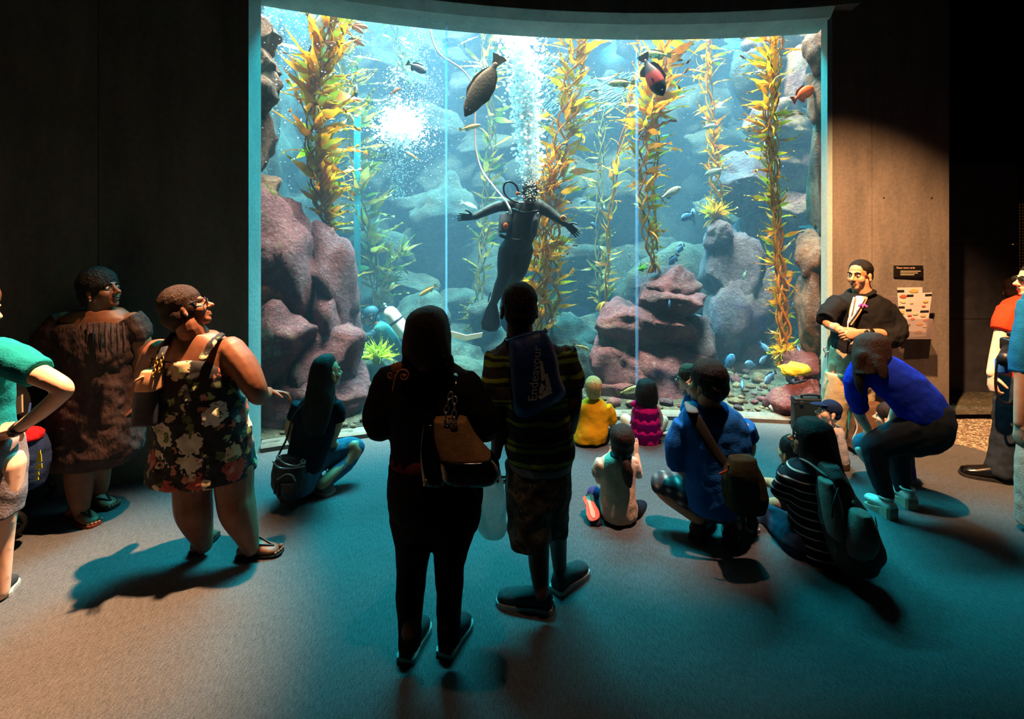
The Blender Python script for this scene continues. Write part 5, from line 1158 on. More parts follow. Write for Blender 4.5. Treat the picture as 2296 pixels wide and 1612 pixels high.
# stroller
b = root('stroller', fl(10, 1200), 'dark folding stroller with a small spoked wheel beside the grey shorts', 'stroller')
DF = M('stroller fabric', '#121418', '#1c1f26', 20, rough=.9); TB = M('stroller tube', '#202226', metal=.6, rough=.4)
for q in ((16, 1195, 3.12), (-80, 1185, 3.2), (86, 1120, 3.55), (-10, 1115, 3.6)):
    c = at(*q); R = c.z if q[0] == 16 else .10; c = V((c.x, c.y, .095)); fd = V((.75, .66, 0)).normalized(); w_ = obj('wheel', torus(c, .075, .02, fd, V((0, 0, 1)), 24), BLACKP, b)
    obj('hub', join([E(c, .022, n=10, m=8)] + [T([(c + fd * .02 * math.cos(a) + V((0, 0, 1)) * .02 * math.sin(a), .006), (c + fd * .068 * math.cos(a) + V((0, 0, 1)) * .068 * math.sin(a), .006)], n=6, sub=1) for a in np.linspace(0, 6.28, 6)[:-1]]), M('grey hub', '#8c8878', '#a49c88', rough=.4), w_)
obj('tube', T([(16, 1190, 3.14, .012), (30, 1120, 3.3, .012), (60, 1010, 3.4, .012), (95, 900, 3.3, .012), (110, 850, 3.2, .012)], n=8), TB, b)
obj('tube', T([(86, 1118, 3.55, .012), (60, 1040, 3.45, .012), (-30, 900, 3.3, .012)], n=8), TB, b)
obj('handlebar', T([(110, 850, 3.2, .016), (60, 835, 3.15, .016), (-40, 830, 3.15, .016)], n=8), BLACKP, b)
obj('canopy', skinned([S([(-60, 60, 845, 3.3, .12), (-75, 95, 890, 3.3, .2), (-80, 108, 940, 3.32, .24), (-75, 95, 975, 3.34, .22)])], .012, 3, .02), DF, b)
obj('seat', skinned([S([(-60, 88, 970, 3.35, .2), (-60, 80, 1060, 3.38, .22), (-50, 70, 1140, 3.4, .2)])], .012, 3, .02), DF, b)
obj('care_tag', prism([at(31, 893, 3.03), at(48, 885, 3.03), at(49, 925, 3.03), at(32, 932, 3.03)][::-1], (0, .01, 0)), M('cream card', '#d0b896', '#c4ac8a'), b, smooth=False)
obj('axle', T([(V((at(16, 1195, 3.12).x, 3.12, .095)), .009), (V((at(-80, 1185, 3.2).x, 3.2, .095)), .009)], n=8), TB, b)
b = root('tote_bag', at(60, 1085, 3.05), 'navy and red tote bag with yellow lettering hooked on the stroller', 'bag')
obj('body', skinned([S([(36, 92, 975, 3.05, .08), (34, 97, 1010, 3.05, .1), (32, 96, 1060, 3.05, .1), (36, 88, 1092, 3.05, .08)])], .009, 2, .02), knit('navy canvas', '#1c2a48', '#223458'), b)
obj('lining', skinned([S([(46, 86, 958, 3.04, .05), (38, 94, 972, 3.04, .08), (40, 92, 984, 3.04, .08)])], .008, 2, .03), knit('red lining', '#c01c24', '#a0141c'), b)
obj('lettering', join([prism([at(x, y, 2.955), at(x + 6, y - 3, 2.957), at(x + 7, y + h - 3, 2.957), at(x, y + h, 2.955)][::-1], (0, .004, 0)) for x, y, h in ((84, 1012, 10), (82, 1026, 14), (86, 1022, 16), (81, 1044, 12), (87, 1042, 10), (80, 1060, 8), (79, 1072, 7))]), M('yellow print', '#d8b820', '#c8a818'), b, smooth=False)
obj('handle', T([(50, 960, 3.03, .006), (62, 935, 3.06, .006), (68, 905, 3.12, .006)], n=6), M('blue strap', '#2a4a8c'), b)

# ------------------------------------------------------------------ person: crouching with long black hair
DEN = M('blue denim', '#2c5570', '#3c6a84', 30, rough=.85, bump=.3, bscale=250); NAVY = knit('navy tee', '#10121c', '#181a26')
p = Person('person with long black hair crouching in jeans by the glass', fl(700, 1095), SK_TAN)
hd = Head((735, 838, 3.7), (.55, .8, .1), scale=1.0)
p.fine += hd.skin(neck=(722, 888, 3.7))
p.core += [S([(690, 745, 885, 3.7, .08), (672, 752, 920, 3.7, .1), (665, 740, 990, 3.68, .1), (650, 720, 1050, 3.66, .13)]),
 T([(750, 915, 3.72, .045), (756, 950, 3.72, .042), (744, 990, 3.78, .036), (760, 1000, 3.9, .03)]), T([(670, 915, 3.7, .045), (650, 960, 3.7, .04), (660, 1000, 3.8, .03)]),
 T([(690, 1045, 3.7, .09), (745, 1015, 3.85, .075), (796, 1002, 3.9, .06), (775, 1040, 3.82, .052), (722, 1085, 3.66, .042)]), T([(670, 1050, 3.66, .09), (690, 1070, 3.9, .07), (680, 1090, 3.75, .05)])]
p.body()
p.add('shirt', NAVY, [S([(700, 742, 878, 3.7, .06), (680, 752, 892, 3.7, .09), (668, 758, 915, 3.7, .115), (660, 757, 950, 3.7, .12), (652, 744, 990, 3.69, .125), (645, 730, 1030, 3.67, .14), (640, 715, 1062, 3.66, .15)]), T([(748, 905, 3.71, .062), (757, 925, 3.71, .06), (757, 945, 3.71, .056)], flat=True), T([(672, 905, 3.7, .06), (658, 940, 3.7, .055)], flat=True)], fold=.014)
p.add('jeans', DEN, [T([(680, 1048, 3.68, .115), (730, 1022, 3.82, .092), (778, 1003, 3.9, .078), (798, 1003, 3.92, .07)]), T([(800, 1002, 3.92, .066), (775, 1040, 3.83, .062), (740, 1072, 3.72, .055)]), S([(645, 720, 1040, 3.66, .15), (645, 715, 1080, 3.66, .15), (655, 705, 1100, 3.66, .12)]), T([(668, 1060, 3.66, .1), (690, 1085, 3.92, .07), (690, 1098, 3.75, .05)])], fold=.012)
p.add('hair', H_BLACK, [S([(722, 744, 796, 3.7, .05), (706, 750, 806, 3.7, .085), (697, 752, 828, 3.69, .105), (692, 751, 858, 3.67, .1), (684, 750, 890, 3.62, .08), (677, 744, 920, 3.58, .05), (680, 736, 950, 3.56, .035), (690, 726, 978, 3.55, .02)])], .008, .01)
GS = M('grey sneaker', '#5c605c', '#767a74', 30); p.shoe(fl(696, 1095), fl(745, 1108), .1, GS, SOLE_W); p.shoe(fl(650, 1112), fl(690, 1092), .1, GS, SOLE_W)
b = root('fringed_bag', fl(648, 1125), 'black fringed bag with silver zips resting beside the crouching person', 'handbag')
BP = M('black print nylon', '#161216', '#2a2228', 40, rough=.5, bump=.6, bscale=60)
obj('body', skinned([S([(625, 680, 1022, 3.55, .05), (612, 686, 1045, 3.53, .08), (612, 684, 1080, 3.51, .085), (622, 676, 1112, 3.49, .07), (630, 668, 1122, 3.49, .05)])], .008, 2, .02), BP, b)
ZP = M('zip steel', '#8c9094', metal=.7, rough=.35)
for zz in ([(612, 1035), (625, 1048), (650, 1050), (682, 1045)], [(622, 1026), (640, 1040), (665, 1044), (684, 1034)], [(622, 1075), (640, 1064), (655, 1066), (662, 1078)]): obj('zip', T([(x, y, 3.43, .006) for x, y in zz], n=6, sub=5), ZP, b)
for q in ((616, 1070, 1105), (624, 1085, 1112), (630, 1095, 1126), (672, 1080, 1110)): obj('tassel', T([(q[0], q[1], 3.43, .005), (q[0] + 1, (q[1] + q[2]) / 2, 3.42, .007), (q[0], q[2], 3.42, .009)], n=6), BP, b)
obj('pocket', skinned([S([(628, 665, 1082, 3.44, .03), (630, 668, 1100, 3.43, .04), (634, 664, 1118, 3.43, .03)])], .008, 2), BP, b)
obj('strap', T([(622, 1026, 3.53, .008), (632, 1005, 3.56, .008), (642, 985, 3.58, .008), (660, 930, 3.56, .008), (690, 900, 3.56, .008)], n=6), BP, b)
for q in ((625, 1026, 3.5), (680, 1035, 3.48)): obj('ring', torus(q, .016, .004, (1, 0, 0), (0, 0, 1)), STEEL, b)

# ------------------------------------------------------------------ seated child: yellow polo
YEL = knit('yellow polo cotton', '#e0a012', '#d0900c')
p = Person('blond child in a yellow polo shirt sitting at the glass', fl(1325, 990), SK_FAIR)
hd = Head((1330, 870, 4.62), (0, 1, .3), scale=.88)
p.fine += hd.skin(neck=(1330, 908, 4.62), nr=.045)
p.core += [S([(1315, 1350, 902, 4.62, .05), (1305, 1362, 930, 4.62, .08), (1302, 1358, 970, 4.62, .09)]), T([(1362, 922, 4.62, .038), (1372, 950, 4.64, .034), (1384, 972, 4.75, .026)]), T([(1302, 922, 4.62, .038), (1298, 950, 4.7, .03), (1310, 970, 4.8, .024)]),
 T([(1345, 980, 4.64, .06), (1385, 972, 4.8, .05), (1392, 985, 4.85, .04), (1350, 985, 4.9, .035)]), T([(1312, 980, 4.64, .06), (1290, 972, 4.8, .05), (1330, 985, 4.9, .035)])]
p.raw += hand((1384, 972, 4.75), (.3, .8, -.4), (0, .4, 1), .7, .3)
p.body()
p.add('shirt', YEL, [S([(1316, 1346, 893, 4.62, .05), (1302, 1358, 903, 4.62, .08), (1298, 1366, 918, 4.62, .10), (1298, 1364, 940, 4.62, .12), (1290, 1362, 965, 4.6, .135), (1286, 1358, 986, 4.6, .14)]), T([(1358, 912, 4.62, .058), (1368, 930, 4.62, .058), (1372, 946, 4.63, .054)], flat=True), T([(1304, 912, 4.62, .055), (1299, 930, 4.64, .05)], flat=True)], fold=.02)
p.add('collar', knit('pale collar', '#d8c890'), [T([(hd.p(.05 * math.cos(a) * 1.2, .05 * math.sin(a) - .02, -.135), .012) for a in np.linspace(0, 6.28, 14)], n=6, sub=1)], raw=True)
p.add('shorts', knit('black shorts', '#0c0c0e'), [S([(1290, 1362, 975, 4.64, .14), (1288, 1364, 992, 4.64, .15)], sub=2), T([(1345, 980, 4.64, .075), (1375, 974, 4.74, .062)])], fold=.01)
p.add('hair', H_BLOND, hd.cap(.012, .03) + [hd.e(0, -.06, -.04, .055, .035, .05)], .006, .006)
# ------------------------------------------------------------------ seated child: pink ruffles
PINK = knit('magenta ruffle cotton', '#d8107c', '#b80c64')
p = Person('dark haired child in a tiered magenta dress sitting at the glass', fl(1450, 990), SK_FAIR)
hd = Head((1450, 880, 4.64), (0, 1, .3), scale=.88)
p.fine += hd.skin(neck=(1448, 915, 4.64), nr=.042)
p.core += [S([(1432, 1466, 908, 4.64, .05), (1428, 1472, 940, 4.64, .08), (1425, 1475, 985, 4.64, .1)]), T([(1426, 912, 4.66, .032), (1420, 935, 4.7, .028), (1425, 955, 4.8, .022)]), T([(1470, 912, 4.66, .032), (1482, 940, 4.7, .026), (1470, 960, 4.8, .02)]),
 T([(1435, 975, 4.66, .055), (1402, 938, 4.85, .05), (1408, 962, 4.9, .04), (1425, 985, 4.85, .03)]), T([(1465, 975, 4.66, .055), (1488, 942, 4.85, .05), (1478, 975, 4.9, .035)])]
p.body()
p.add('dress', PINK, [S([(1432, 1466, 898, 4.64, .06), (1424, 1472, 908, 4.64, .085), (1424, 1474, 925, 4.64, .1), (1420, 1478, 950, 4.64, .11), (1422, 1478, 975, 4.64, .12), (1424, 1476, 991, 4.64, .12)]), T([(1432, 902, 4.62, .03, .02), (1420, 906, 4.62, .03, .02)], n=8)])
for i, (y0, y1, xa, xb) in enumerate(((906, 926, 1420, 1477), (926, 952, 1416, 1481), (950, 974, 1412, 1484))):
    c0, c1 = at((xa + xb) / 2, y0, 4.62), at((xa + xb) / 2, y1, 4.62); R0 = (xb - xa) / 2 * 4.62 / F; rings = []
    for k, (z, rr) in enumerate(((c0.z, .82), ((c0.z + c1.z) / 2, .94), (c1.z, 1.04), (c1.z + .004, .96), (c0.z, .76))):
        rings.append(np.array([(c0.x + R0 * rr * (1 + (.05 if k in (2, 3) else .015) * math.sin(a * 11 + i)) * math.cos(a), 4.63 + .118 * rr * (1 + .05 * math.sin(a * 11 + i) * (k in (2, 3))) * math.sin(a), z) for a in np.linspace(0, 2 * math.pi, 66, endpoint=False)]))
    obj('ruffle', loft(rings, cap=False), PINK, p.r)
p.add('hair', H_BLACK, [S([(1442, 1458, 850, 4.64, .05), (1432, 1468, 856, 4.64, .08), (1426, 1473, 872, 4.63, .1), (1425, 1475, 890, 4.61, .09), (1428, 1474, 905, 4.58, .06), (1440, 1466, 914, 4.56, .03)])], .007, .006)
# ------------------------------------------------------------------ boy with glasses
BLU1 = knit('sky blue cotton', '#1c74b8', '#1864a0')
p = Person('child with glasses and blue shirt leaning on one hand near the glass', fl(1560, 985), SK_FAIR)
hd = Head((1543, 848, 4.72), (-.95, .25, .02), scale=.95)
p.fine += hd.skin(neck=(1556, 885, 4.72), nr=.045)
p.core += [S([(1545, 1580, 885, 4.72, .06), (1540, 1590, 920, 4.72, .09), (1545, 1600, 985, 4.72, .1)]), T([(1545, 895, 4.7, .038), (1536, 930, 4.7, .032), (1528, 950, 4.68, .028), (1515, 966, 4.62, .022)]), T([(1590, 975, 4.75, .06), (1560, 970, 4.95, .05), (1590, 985, 4.95, .04)])]
p.raw += hand((1515, 966, 4.62), (-1, -.1, -.12), (-.1, .2, 1), .75, .12)
p.body(hv=.005); hd.eyes(p.r)
p.add('shirt', BLU1, [S([(1548, 1574, 878, 4.72, .05), (1542, 1588, 890, 4.72, .085), (1542, 1592, 920, 4.72, .1), (1545, 1602, 985, 4.72, .12)]), T([(1548, 890, 4.71, .05), (1538, 912, 4.7, .05), (1535, 925, 4.7, .047)], flat=True)], fold=.012)
p.add('shorts', knit('black shorts', '#0c0c0e'), [S([(1548, 1604, 975, 4.74, .12), (1548, 1606, 988, 4.74, .13)], sub=2), T([(1590, 975, 4.75, .07), (1565, 972, 4.92, .06)])])
p.add('hair', H_LBROWN, hd.cap(.018, .01, .01) + [hd.e(0, .03, .09, .06, .05, .03)], .007, .014)
p.add('glasses', BLACKP, [hd.t([(q * .06, .1, .006, .004), (q * .078, .03, .006, .004), (q * .082, -.02, .004, .0035)], 6) for q in (-1, 1)] + [T([(hd.p(q * .033 + .026 * math.cos(a), .106, .003 + .019 * math.sin(a)), .0035) for a in np.linspace(0, 6.28, 14)], n=6, sub=1) for q in (-1, 1)], raw=True)
# ------------------------------------------------------------------ ponytail girl
p = Person('child with a ponytail and oatmeal tee kneeling on the carpet', fl(1385, 1170), SK_FAIR)
hd = Head((1393, 988, 3.38), (.0, .95, .35), scale=.92)
p.fine += hd.skin(neck=(1390, 1030, 3.4), nr=.045)
p.core += [S([(1365, 1415, 1022, 3.4, .06), (1350, 1420, 1050, 3.4, .08), (1352, 1420, 1130, 3.38, .09)]), T([(1346, 1040, 3.4, .036), (1344, 1075, 3.42, .032), (1352, 1050, 3.55, .026), (1372, 1012, 3.58, .022)]), T([(1420, 1035, 3.4, .036), (1432, 1065, 3.45, .03), (1426, 1020, 3.55, .024)]),
 T([(1365, 1145, 3.4, .06), (1340, 1125, 3.65, .05), (1330, 1140, 3.5, .042), (1330, 1150, 3.42, .035)]), T([(1415, 1145, 3.4, .06), (1440, 1140, 3.6, .05), (1420, 1158, 3.4, .04)])]
p.raw += hand((1372, 1012, 3.58), (.2, .2, 1), (-.5, -1, .2), .7, .5) + hand((1426, 1020, 3.55), (-.05, .1, 1), (.3, -1, 0), .7, .3, -1)
p.body()
OAT = knit('oatmeal cotton', '#c4a890', '#b89c84')
p.add('shirt', OAT, [S([(1368, 1412, 1018, 3.4, .06), (1348, 1420, 1030, 3.4, .085), (1342, 1426, 1050, 3.4, .1), (1347, 1424, 1085, 3.39, .11), (1346, 1426, 1120, 3.38, .125), (1345, 1430, 1145, 3.38, .135), (1352, 1424, 1156, 3.38, .13)]), T([(1352, 1036, 3.4, .052), (1342, 1054, 3.41, .05), (1341, 1066, 3.41, .047)], flat=True), T([(1416, 1036, 3.4, .05), (1424, 1056, 3.42, .047)], flat=True)], fold=.02)
p.add('leggings', knit('navy leggings', '#0e0f18', '#16182a'), [S([(1350, 1426, 1148, 3.39, .13), (1352, 1424, 1176, 3.36, .12)], sub=2), T([(1365, 1145, 3.4, .07), (1340, 1125, 3.6, .06), (1332, 1140, 3.5, .05)]), T([(1415, 1145, 3.4, .07), (1440, 1140, 3.58, .058)])])
p.add('legging_knee', knit('violet leggings', '#3c3468', '#443c74'), [T([(1338, 1122, 3.62, .062), (1333, 1108, 3.56, .058)])])
p.add('collar', knit('teal bandana', '#1c4a5c', '#245a6c'), [T([(hd.p(.055 * math.cos(a) * 1.2, .055 * math.sin(a) - .03, -.105), .016) for a in np.linspace(0, 6.28, 16)], n=6, sub=1)], raw=True)
p.add('hair', H_BROWN, hd.cap(.014, .03) + [hd.e(0, -.07, -.05, .05, .035, .05)], .007, .004)
p.add('ponytail', H_BROWN, [T([(1396, 1024, 3.30, .02), (1404, 1042, 3.26, .032), (1408, 1062, 3.26, .036), (1410, 1080, 3.27, .028), (1412, 1090, 3.27, .012)])], .007, .012)
p.add('hair_tie', knit('teal tie', '#1c5a5c'), [T([(1396, 1023, 3.30, .026), (1398, 1029, 3.29, .026)], n=10, sub=2)], raw=True)
hh, tt = at(1318, 1112, 3.42), at(1335, 1168, 3.28); dd_ = (tt - hh).normalized(); nn = V((-.25, -.8, .5)).normalized(); aa = dd_.cross(nn).normalized(); nn = aa.cross(dd_)
pl = [hh + (tt - hh) * f + aa * .042 * k for f, k in zip(FT, (.7, .9, .8, .72, .85, 1.05, 1.0, .8, .35))] + [hh + (tt - hh) * f - aa * .042 * k for f, k in reversed(list(zip(FT, (.7, .9, .8, .72, .85, 1.05, 1.0, .8, .35))))]
sh_ = obj('shoe', skinned([T([(hh + (tt - hh) * f - nn * .03, .04, .03) for f in (0.05, .35, .7, .95)], n=12, twist=aa)], .007, 2), M('charcoal mesh', '#22262c'), p.r)
obj('sole', prism(pl, nn * .014), M('coral rubber', '#f0543c', '#f47058', 60, rough=.6), sh_, smooth=False)
obj('sole_stripe', prism([hh + (tt - hh) * f + aa * .014 * k + nn * .0145 for f, k in ((.05, 1), (.4, .7), (.75, 1.2), (.92, .5))] + [hh + (tt - hh) * f - aa * .014 * k + nn * .0145 for f, k in ((.92, .5), (.75, 1.2), (.4, .7), (.05, 1))], nn * .002), M('peach rubber', '#f8b89c'), sh_, smooth=False)
# ------------------------------------------------------------------ squatting man in blue tee
def mat_plaid():
    m, nt, b_ = newmat('plaid cotton'); tc = nd(nt, 'ShaderNodeTexCoord'); outs = []
    for dr in ('X', 'Y', 'Z'):
        wv = nd(nt, 'ShaderNodeTexWave', bands_direction=dr); wv.inputs['Scale'].default_value = 5.2; wv.inputs['Detail'].default_value = 1; wv.inputs['Distortion'].default_value = .2
        nt.links.new(tc.outputs['Object'], wv.inputs['Vector']); outs.append(wv)
    a = nd(nt, 'ShaderNodeMath', operation='ADD'); nt.links.new(outs[0].outputs['Fac'], a.inputs[0]); nt.links.new(outs[2].outputs['Fac'], a.inputs[1])
    a2 = nd(nt, 'ShaderNodeMath', operation='MULTIPLY'); a2.inputs[1].default_value = .5; nt.links.new(a.outputs[0], a2.inputs[0])
    r = ramp(nt, [(0, rgb('#16181e')), (.45, rgb('#2c2e36')), (.6, rgb('#3c3a40')), (.82, rgb('#6c6660')), (.95, rgb('#a8a298'))]); nt.links.new(a2.outputs[0], r.inputs[0]); nt.links.new(r.outputs[0], b_.inputs['Base Color']); b_.inputs['Roughness'].default_value = .9; return m
BLU2 = knit('royal blue tee', '#1860a8', '#145090')
p = Person('person in a blue tee and plaid shorts squatting on the carpet', fl(1600, 1205), SK_TAN)
hd = Head((1584, 862, 3.14), (-.62, .78, .08), (.05, -.05, 1), 1.12)
p.fine += hd.skin(neck=(1588, 925, 3.16), nr=.062)
p.core += [S([(1550, 1630, 915, 3.16, .08), (1540, 1660, 960, 3.16, .11), (1550, 1660, 1050, 3.15, .12), (1550, 1650, 1120, 3.15, .13)]), T([(1535, 960, 3.16, .055), (1522, 1015, 3.18, .05), (1530, 1052, 3.2, .042), (1560, 1075, 3.3, .034)]), T([(1668, 965, 3.16, .055), (1676, 1010, 3.2, .05), (1650, 1050, 3.35, .036)]),
 T([(1590, 1120, 3.15, .1), (1530, 1100, 3.25, .085), (1486, 1088, 3.32, .066), (1500, 1110, 3.28, .058), (1565, 1160, 3.15, .045)]), T([(1640, 1120, 3.15, .1), (1660, 1105, 3.4, .08), (1650, 1170, 3.15, .05)])]
p.body()
p.add('shirt', BLU2, [S([(1552, 1620, 900, 3.15, .075), (1534, 1648, 918, 3.15, .11), (1522, 1670, 945, 3.15, .14), (1526, 1680, 990, 3.15, .155), (1532, 1678, 1040, 3.14, .16), (1538, 1668, 1090, 3.13, .165), (1546, 1650, 1138, 3.12, .16)]), T([(1538, 950, 3.16, .085), (1520, 1000, 3.17, .086), (1524, 1044, 3.18, .08)], flat=True), T([(1664, 955, 3.16, .08), (1676, 985, 3.18, .075)], flat=True)], fold=.02)
p.add('collar', knit('navy collar', '#0c1a30'), [T([(hd.p(.065 * math.cos(a) * 1.1, .06 * math.sin(a) - .03, -.118), .016) for a in np.linspace(0, 6.28, 16)], n=6, sub=1)], raw=True)
p.add('shorts', mat_plaid(), [T([(1600, 1128, 3.14, .12), (1540, 1105, 3.24, .105), (1492, 1085, 3.31, .085), (1482, 1084, 3.32, .075)]), S([(1552, 1660, 1115, 3.14, .16), (1560, 1655, 1150, 3.14, .14)], sub=2), T([(1640, 1120, 3.15, .12), (1660, 1108, 3.38, .095)])], fold=.014)
p.add('hair', H_BLACK, hd.cap(.018, .0, .008) + [hd.e(0, .02, .095, .062, .06, .035), hd.e(0, -.07, -.02, .066, .04, .06)], .007, .014)
BOOT = M('brown boot leather', '#241814', '#30221c', 20, rough=.6)
p.shoe(fl(1560, 1215), fl(1590, 1165), .1, BOOT, M('maroon rubber', '#4a1c20'), k=1.15); p.shoe(fl(1640, 1228), fl(1640, 1180), .1, BOOT, SOLE_D, k=1.15)
b = root('messenger_bag', at(1672, 1140, 2.95), 'olive canvas messenger bag slung across the blue tee', 'bag')
OLV = M('olive canvas', '#33301a', '#423e24', 30, rough=.95, bump=.4, bscale=200)
obj('body', skinned([bagrows([(1640, 1690, 1030, 2.9, .06), (1626, 1706, 1060, 2.89, .08), (1624, 1716, 1105, 2.88, .09), (1632, 1712, 1142, 2.88, .08)])], .009, 2, .015), OLV, b)
obj('flap', skinned([bagrows([(1636, 1692, 1024, 2.86, .05), (1632, 1698, 1060, 2.83, .05), (1636, 1704, 1105, 2.82, .04)])], .009, 2, .012), OLV, b)
obj('strap', T([(1548, 912, 3.2, .03, .008), (1553, 925, 3.03, .034, .008), (1575, 965, 2.985, .036, .008), (1605, 1015, 2.965, .034, .008), (1632, 1048, 2.95, .03, .008)], n=10, twist=(1, 0, 0)), M('olive webbing', '#1a180e', '#242014', 60), b)
obj('shoulder_pad', T([(1546, 905, 3.16, .036, .012), (1552, 922, 3.02, .038, .012)], n=10, twist=(1, 0, 0)), M('grey webbing', '#5c6468', '#4c5458', 60), b)
obj('carabiner', T([(1614, 1062, 2.82, .006), (1624, 1058, 2.81, .006), (1632, 1052, 2.81, .006), (1633, 1042, 2.81, .006)], n=6), M('orange metal', '#e0642c', '#d85420', metal=.4, rough=.3), b)
for q in (1664, 1690): obj('tail_strap', T([(q, 1140, 2.84, .014, .004), (q + 2, 1170, 2.84, .013, .004), (q + 4, 1200, 2.84, .012, .004)], n=6), OLV, b)
# ------------------------------------------------------------------ striped top, seated, backpack
STR = M_bands('navy breton cotton', .052, [(0, rgb('#10121e')), (.84, rgb('#c8b8ac'))], warp=.006)
p = Person('person in a navy striped top with long black hair seated on the floor', fl(1820, 1245), SK_TAN)
hd = Head((1818, 985, 3.08), (-.8, .55, .1), scale=1.02)
p.fine += hd.skin(neck=(1822, 1045, 3.05), nr=.05)
p.core += [S([(1790, 1850, 1040, 3.05, .08), (1770, 1875, 1075, 3.05, .11), (1785, 1885, 1150, 3.04, .12), (1785, 1885, 1235, 3.02, .14)]), T([(1772, 1075, 3.05, .05), (1755, 1105, 3.12, .044), (1735, 1085, 3.28, .036), (1712, 1080, 3.36, .03)]), T([(1870, 1080, 3.05, .05), (1890, 1130, 3.2, .042), (1840, 1130, 3.4, .03)]),
 T([(1800, 1215, 3.03, .1), (1750, 1175, 3.25, .08), (1705, 1150, 3.45, .06), (1690, 1170, 3.4, .05)]), T([(1860, 1225, 3.03, .1), (1840, 1180, 3.4, .08), (1790, 1160, 3.6, .05)])]
p.raw += hand((1712, 1080, 3.36), (-.8, .6, 0), (0, .2, 1), .95, .4)
p.body(); hd.eyes(p.r)
p.add('shirt', STR, [S([(1790, 1842, 1034, 3.05, .075), (1768, 1866, 1046, 3.05, .11), (1760, 1882, 1075, 3.05, .14), (1770, 1888, 1120, 3.04, .15), (1774, 1892, 1170, 3.03, .16), (1776, 1892, 1220, 3.02, .17), (1784, 1886, 1246, 3.0, .165)]), T([(1776, 1066, 3.05, .075), (1758, 1092, 3.1, .072), (1752, 1100, 3.14, .068)], flat=True), T([(1868, 1066, 3.05, .07), (1884, 1100, 3.12, .064)], flat=True)], fold=.012)
p.add('jeans', M('dark denim', '#142438', '#1c3048', 30, rough=.85), [T([(1800, 1215, 3.03, .13), (1750, 1178, 3.25, .1), (1708, 1152, 3.44, .08)]), S([(1782, 1888, 1225, 3.02, .17), (1786, 1886, 1250, 3.0, .16)], sub=2), T([(1860, 1225, 3.03, .12), (1840, 1182, 3.38, .095)]), T([(1708, 1152, 3.44, .075), (1690, 1172, 3.36, .06)])], fold=.012)
p.add('hair', H_BLACK, [S([(1805, 1840, 938, 3.1, .05), (1790, 1856, 948, 3.1, .09), (1784, 1866, 970, 3.09, .11), (1786, 1873, 1000, 3.08, .11), (1796, 1880, 1030, 3.04, .11), (1812, 1886, 1060, 2.96, .1), (1838, 1890, 1088, 2.9, .07), (1858, 1888, 1105, 2.88, .04)])], .008, .012)
p.shoe(fl(1690, 1195), fl(1668, 1165), .09, BLACKP, SOLE_W)
b = root('backpack', fl(1920, 1280), 'maroon and grey backpack worn over the navy striped top', 'backpack')
MAR = M('maroon nylon', '#582a2c', '#6a3632', 25, rough=.7, bump=.4, bscale=120); GRY = M('rosy grey nylon', '#84685f', '#94766c', 25, rough=.75, bump=.3, bscale=120)
obj('body', skinned([S([(1842, 1878, 1040, 2.9, .05), (1836, 1898, 1080, 2.87, .1), (1840, 1928, 1130, 2.84, .13), (1850, 1955, 1180, 2.8, .15), (1862, 1968, 1225, 2.78, .15), (1872, 1952, 1262, 2.77, .12), (1885, 1935, 1278, 2.77, .08)])], .010, 2, .025), MAR, b)
obj('side_panel', skinned([S([(1838, 1862, 1075, 2.82, .05), (1842, 1880, 1115, 2.78, .06), (1852, 1888, 1165, 2.74, .07), (1862, 1890, 1205, 2.72, .06)])], .009, 2), GRY, b)
obj('front_pocket', skinned([S([(1912, 1948, 1148, 2.68, .05), (1905, 1962, 1180, 2.66, .07), (1900, 1966, 1215, 2.65, .07), (1905, 1955, 1245, 2.65, .05)])], .009, 2, .015), GRY, b)
obj('shoulder_strap', T([(1850, 1065, 2.86, .026, .008), (1830, 1050, 2.92, .026, .008), (1808, 1035, 2.98, .026, .008), (1798, 1038, 3.1, .026, .008), (1790, 1090, 3.2, .024, .008)], n=10, twist=(1, 0, -.6)), GRY, b)
obj('cord', T([(1880, 1095, 2.73, .005), (1868, 1130, 2.68, .005), (1866, 1160, 2.66, .005)], n=6), BLACKP, b)
obj('badge', E(at(1914, 1126, 2.69), (.010, .005, .010)), M('ivory badge', '#b8b0a0'), b)
obj('zip_pull', T([(1962, 1160, 2.72, .003), (1966, 1180, 2.7, .004), (1964, 1205, 2.7, .004)], n=6), STEEL, b)
# ------------------------------------------------------------------ toddler held in front
p = Person('small dark haired child tucked in front of the navy striped top', fl(1765, 1165), SK_TAN)
hd = Head((1774, 1015, 3.42), (-.4, .9, 0), scale=.85)
p.fine += hd.skin(neck=(1772, 1052, 3.42), nr=.042)
p.core += [S([(1755, 1790, 1045, 3.42, .05), (1745, 1800, 1075, 3.42, .07), (1745, 1798, 1140, 3.42, .09)]), T([(1750, 1130, 3.42, .05), (1720, 1135, 3.6, .045), (1725, 1150, 3.65, .035)]), T([(1785, 1130, 3.42, .05), (1770, 1135, 3.62, .045)])]
p.body()
p.add('shirt', knit('charcoal cotton', '#16181c'), [S([(1757, 1788, 1045, 3.42, .06), (1745, 1802, 1062, 3.42, .085), (1742, 1802, 1100, 3.42, .1), (1742, 1802, 1150, 3.42, .11)])], fold=.01)
p.add('hair', H_BLACK, hd.cap(.02, .01) + [hd.e(0, 0, .07, .07, .07, .05)], .008, .014)

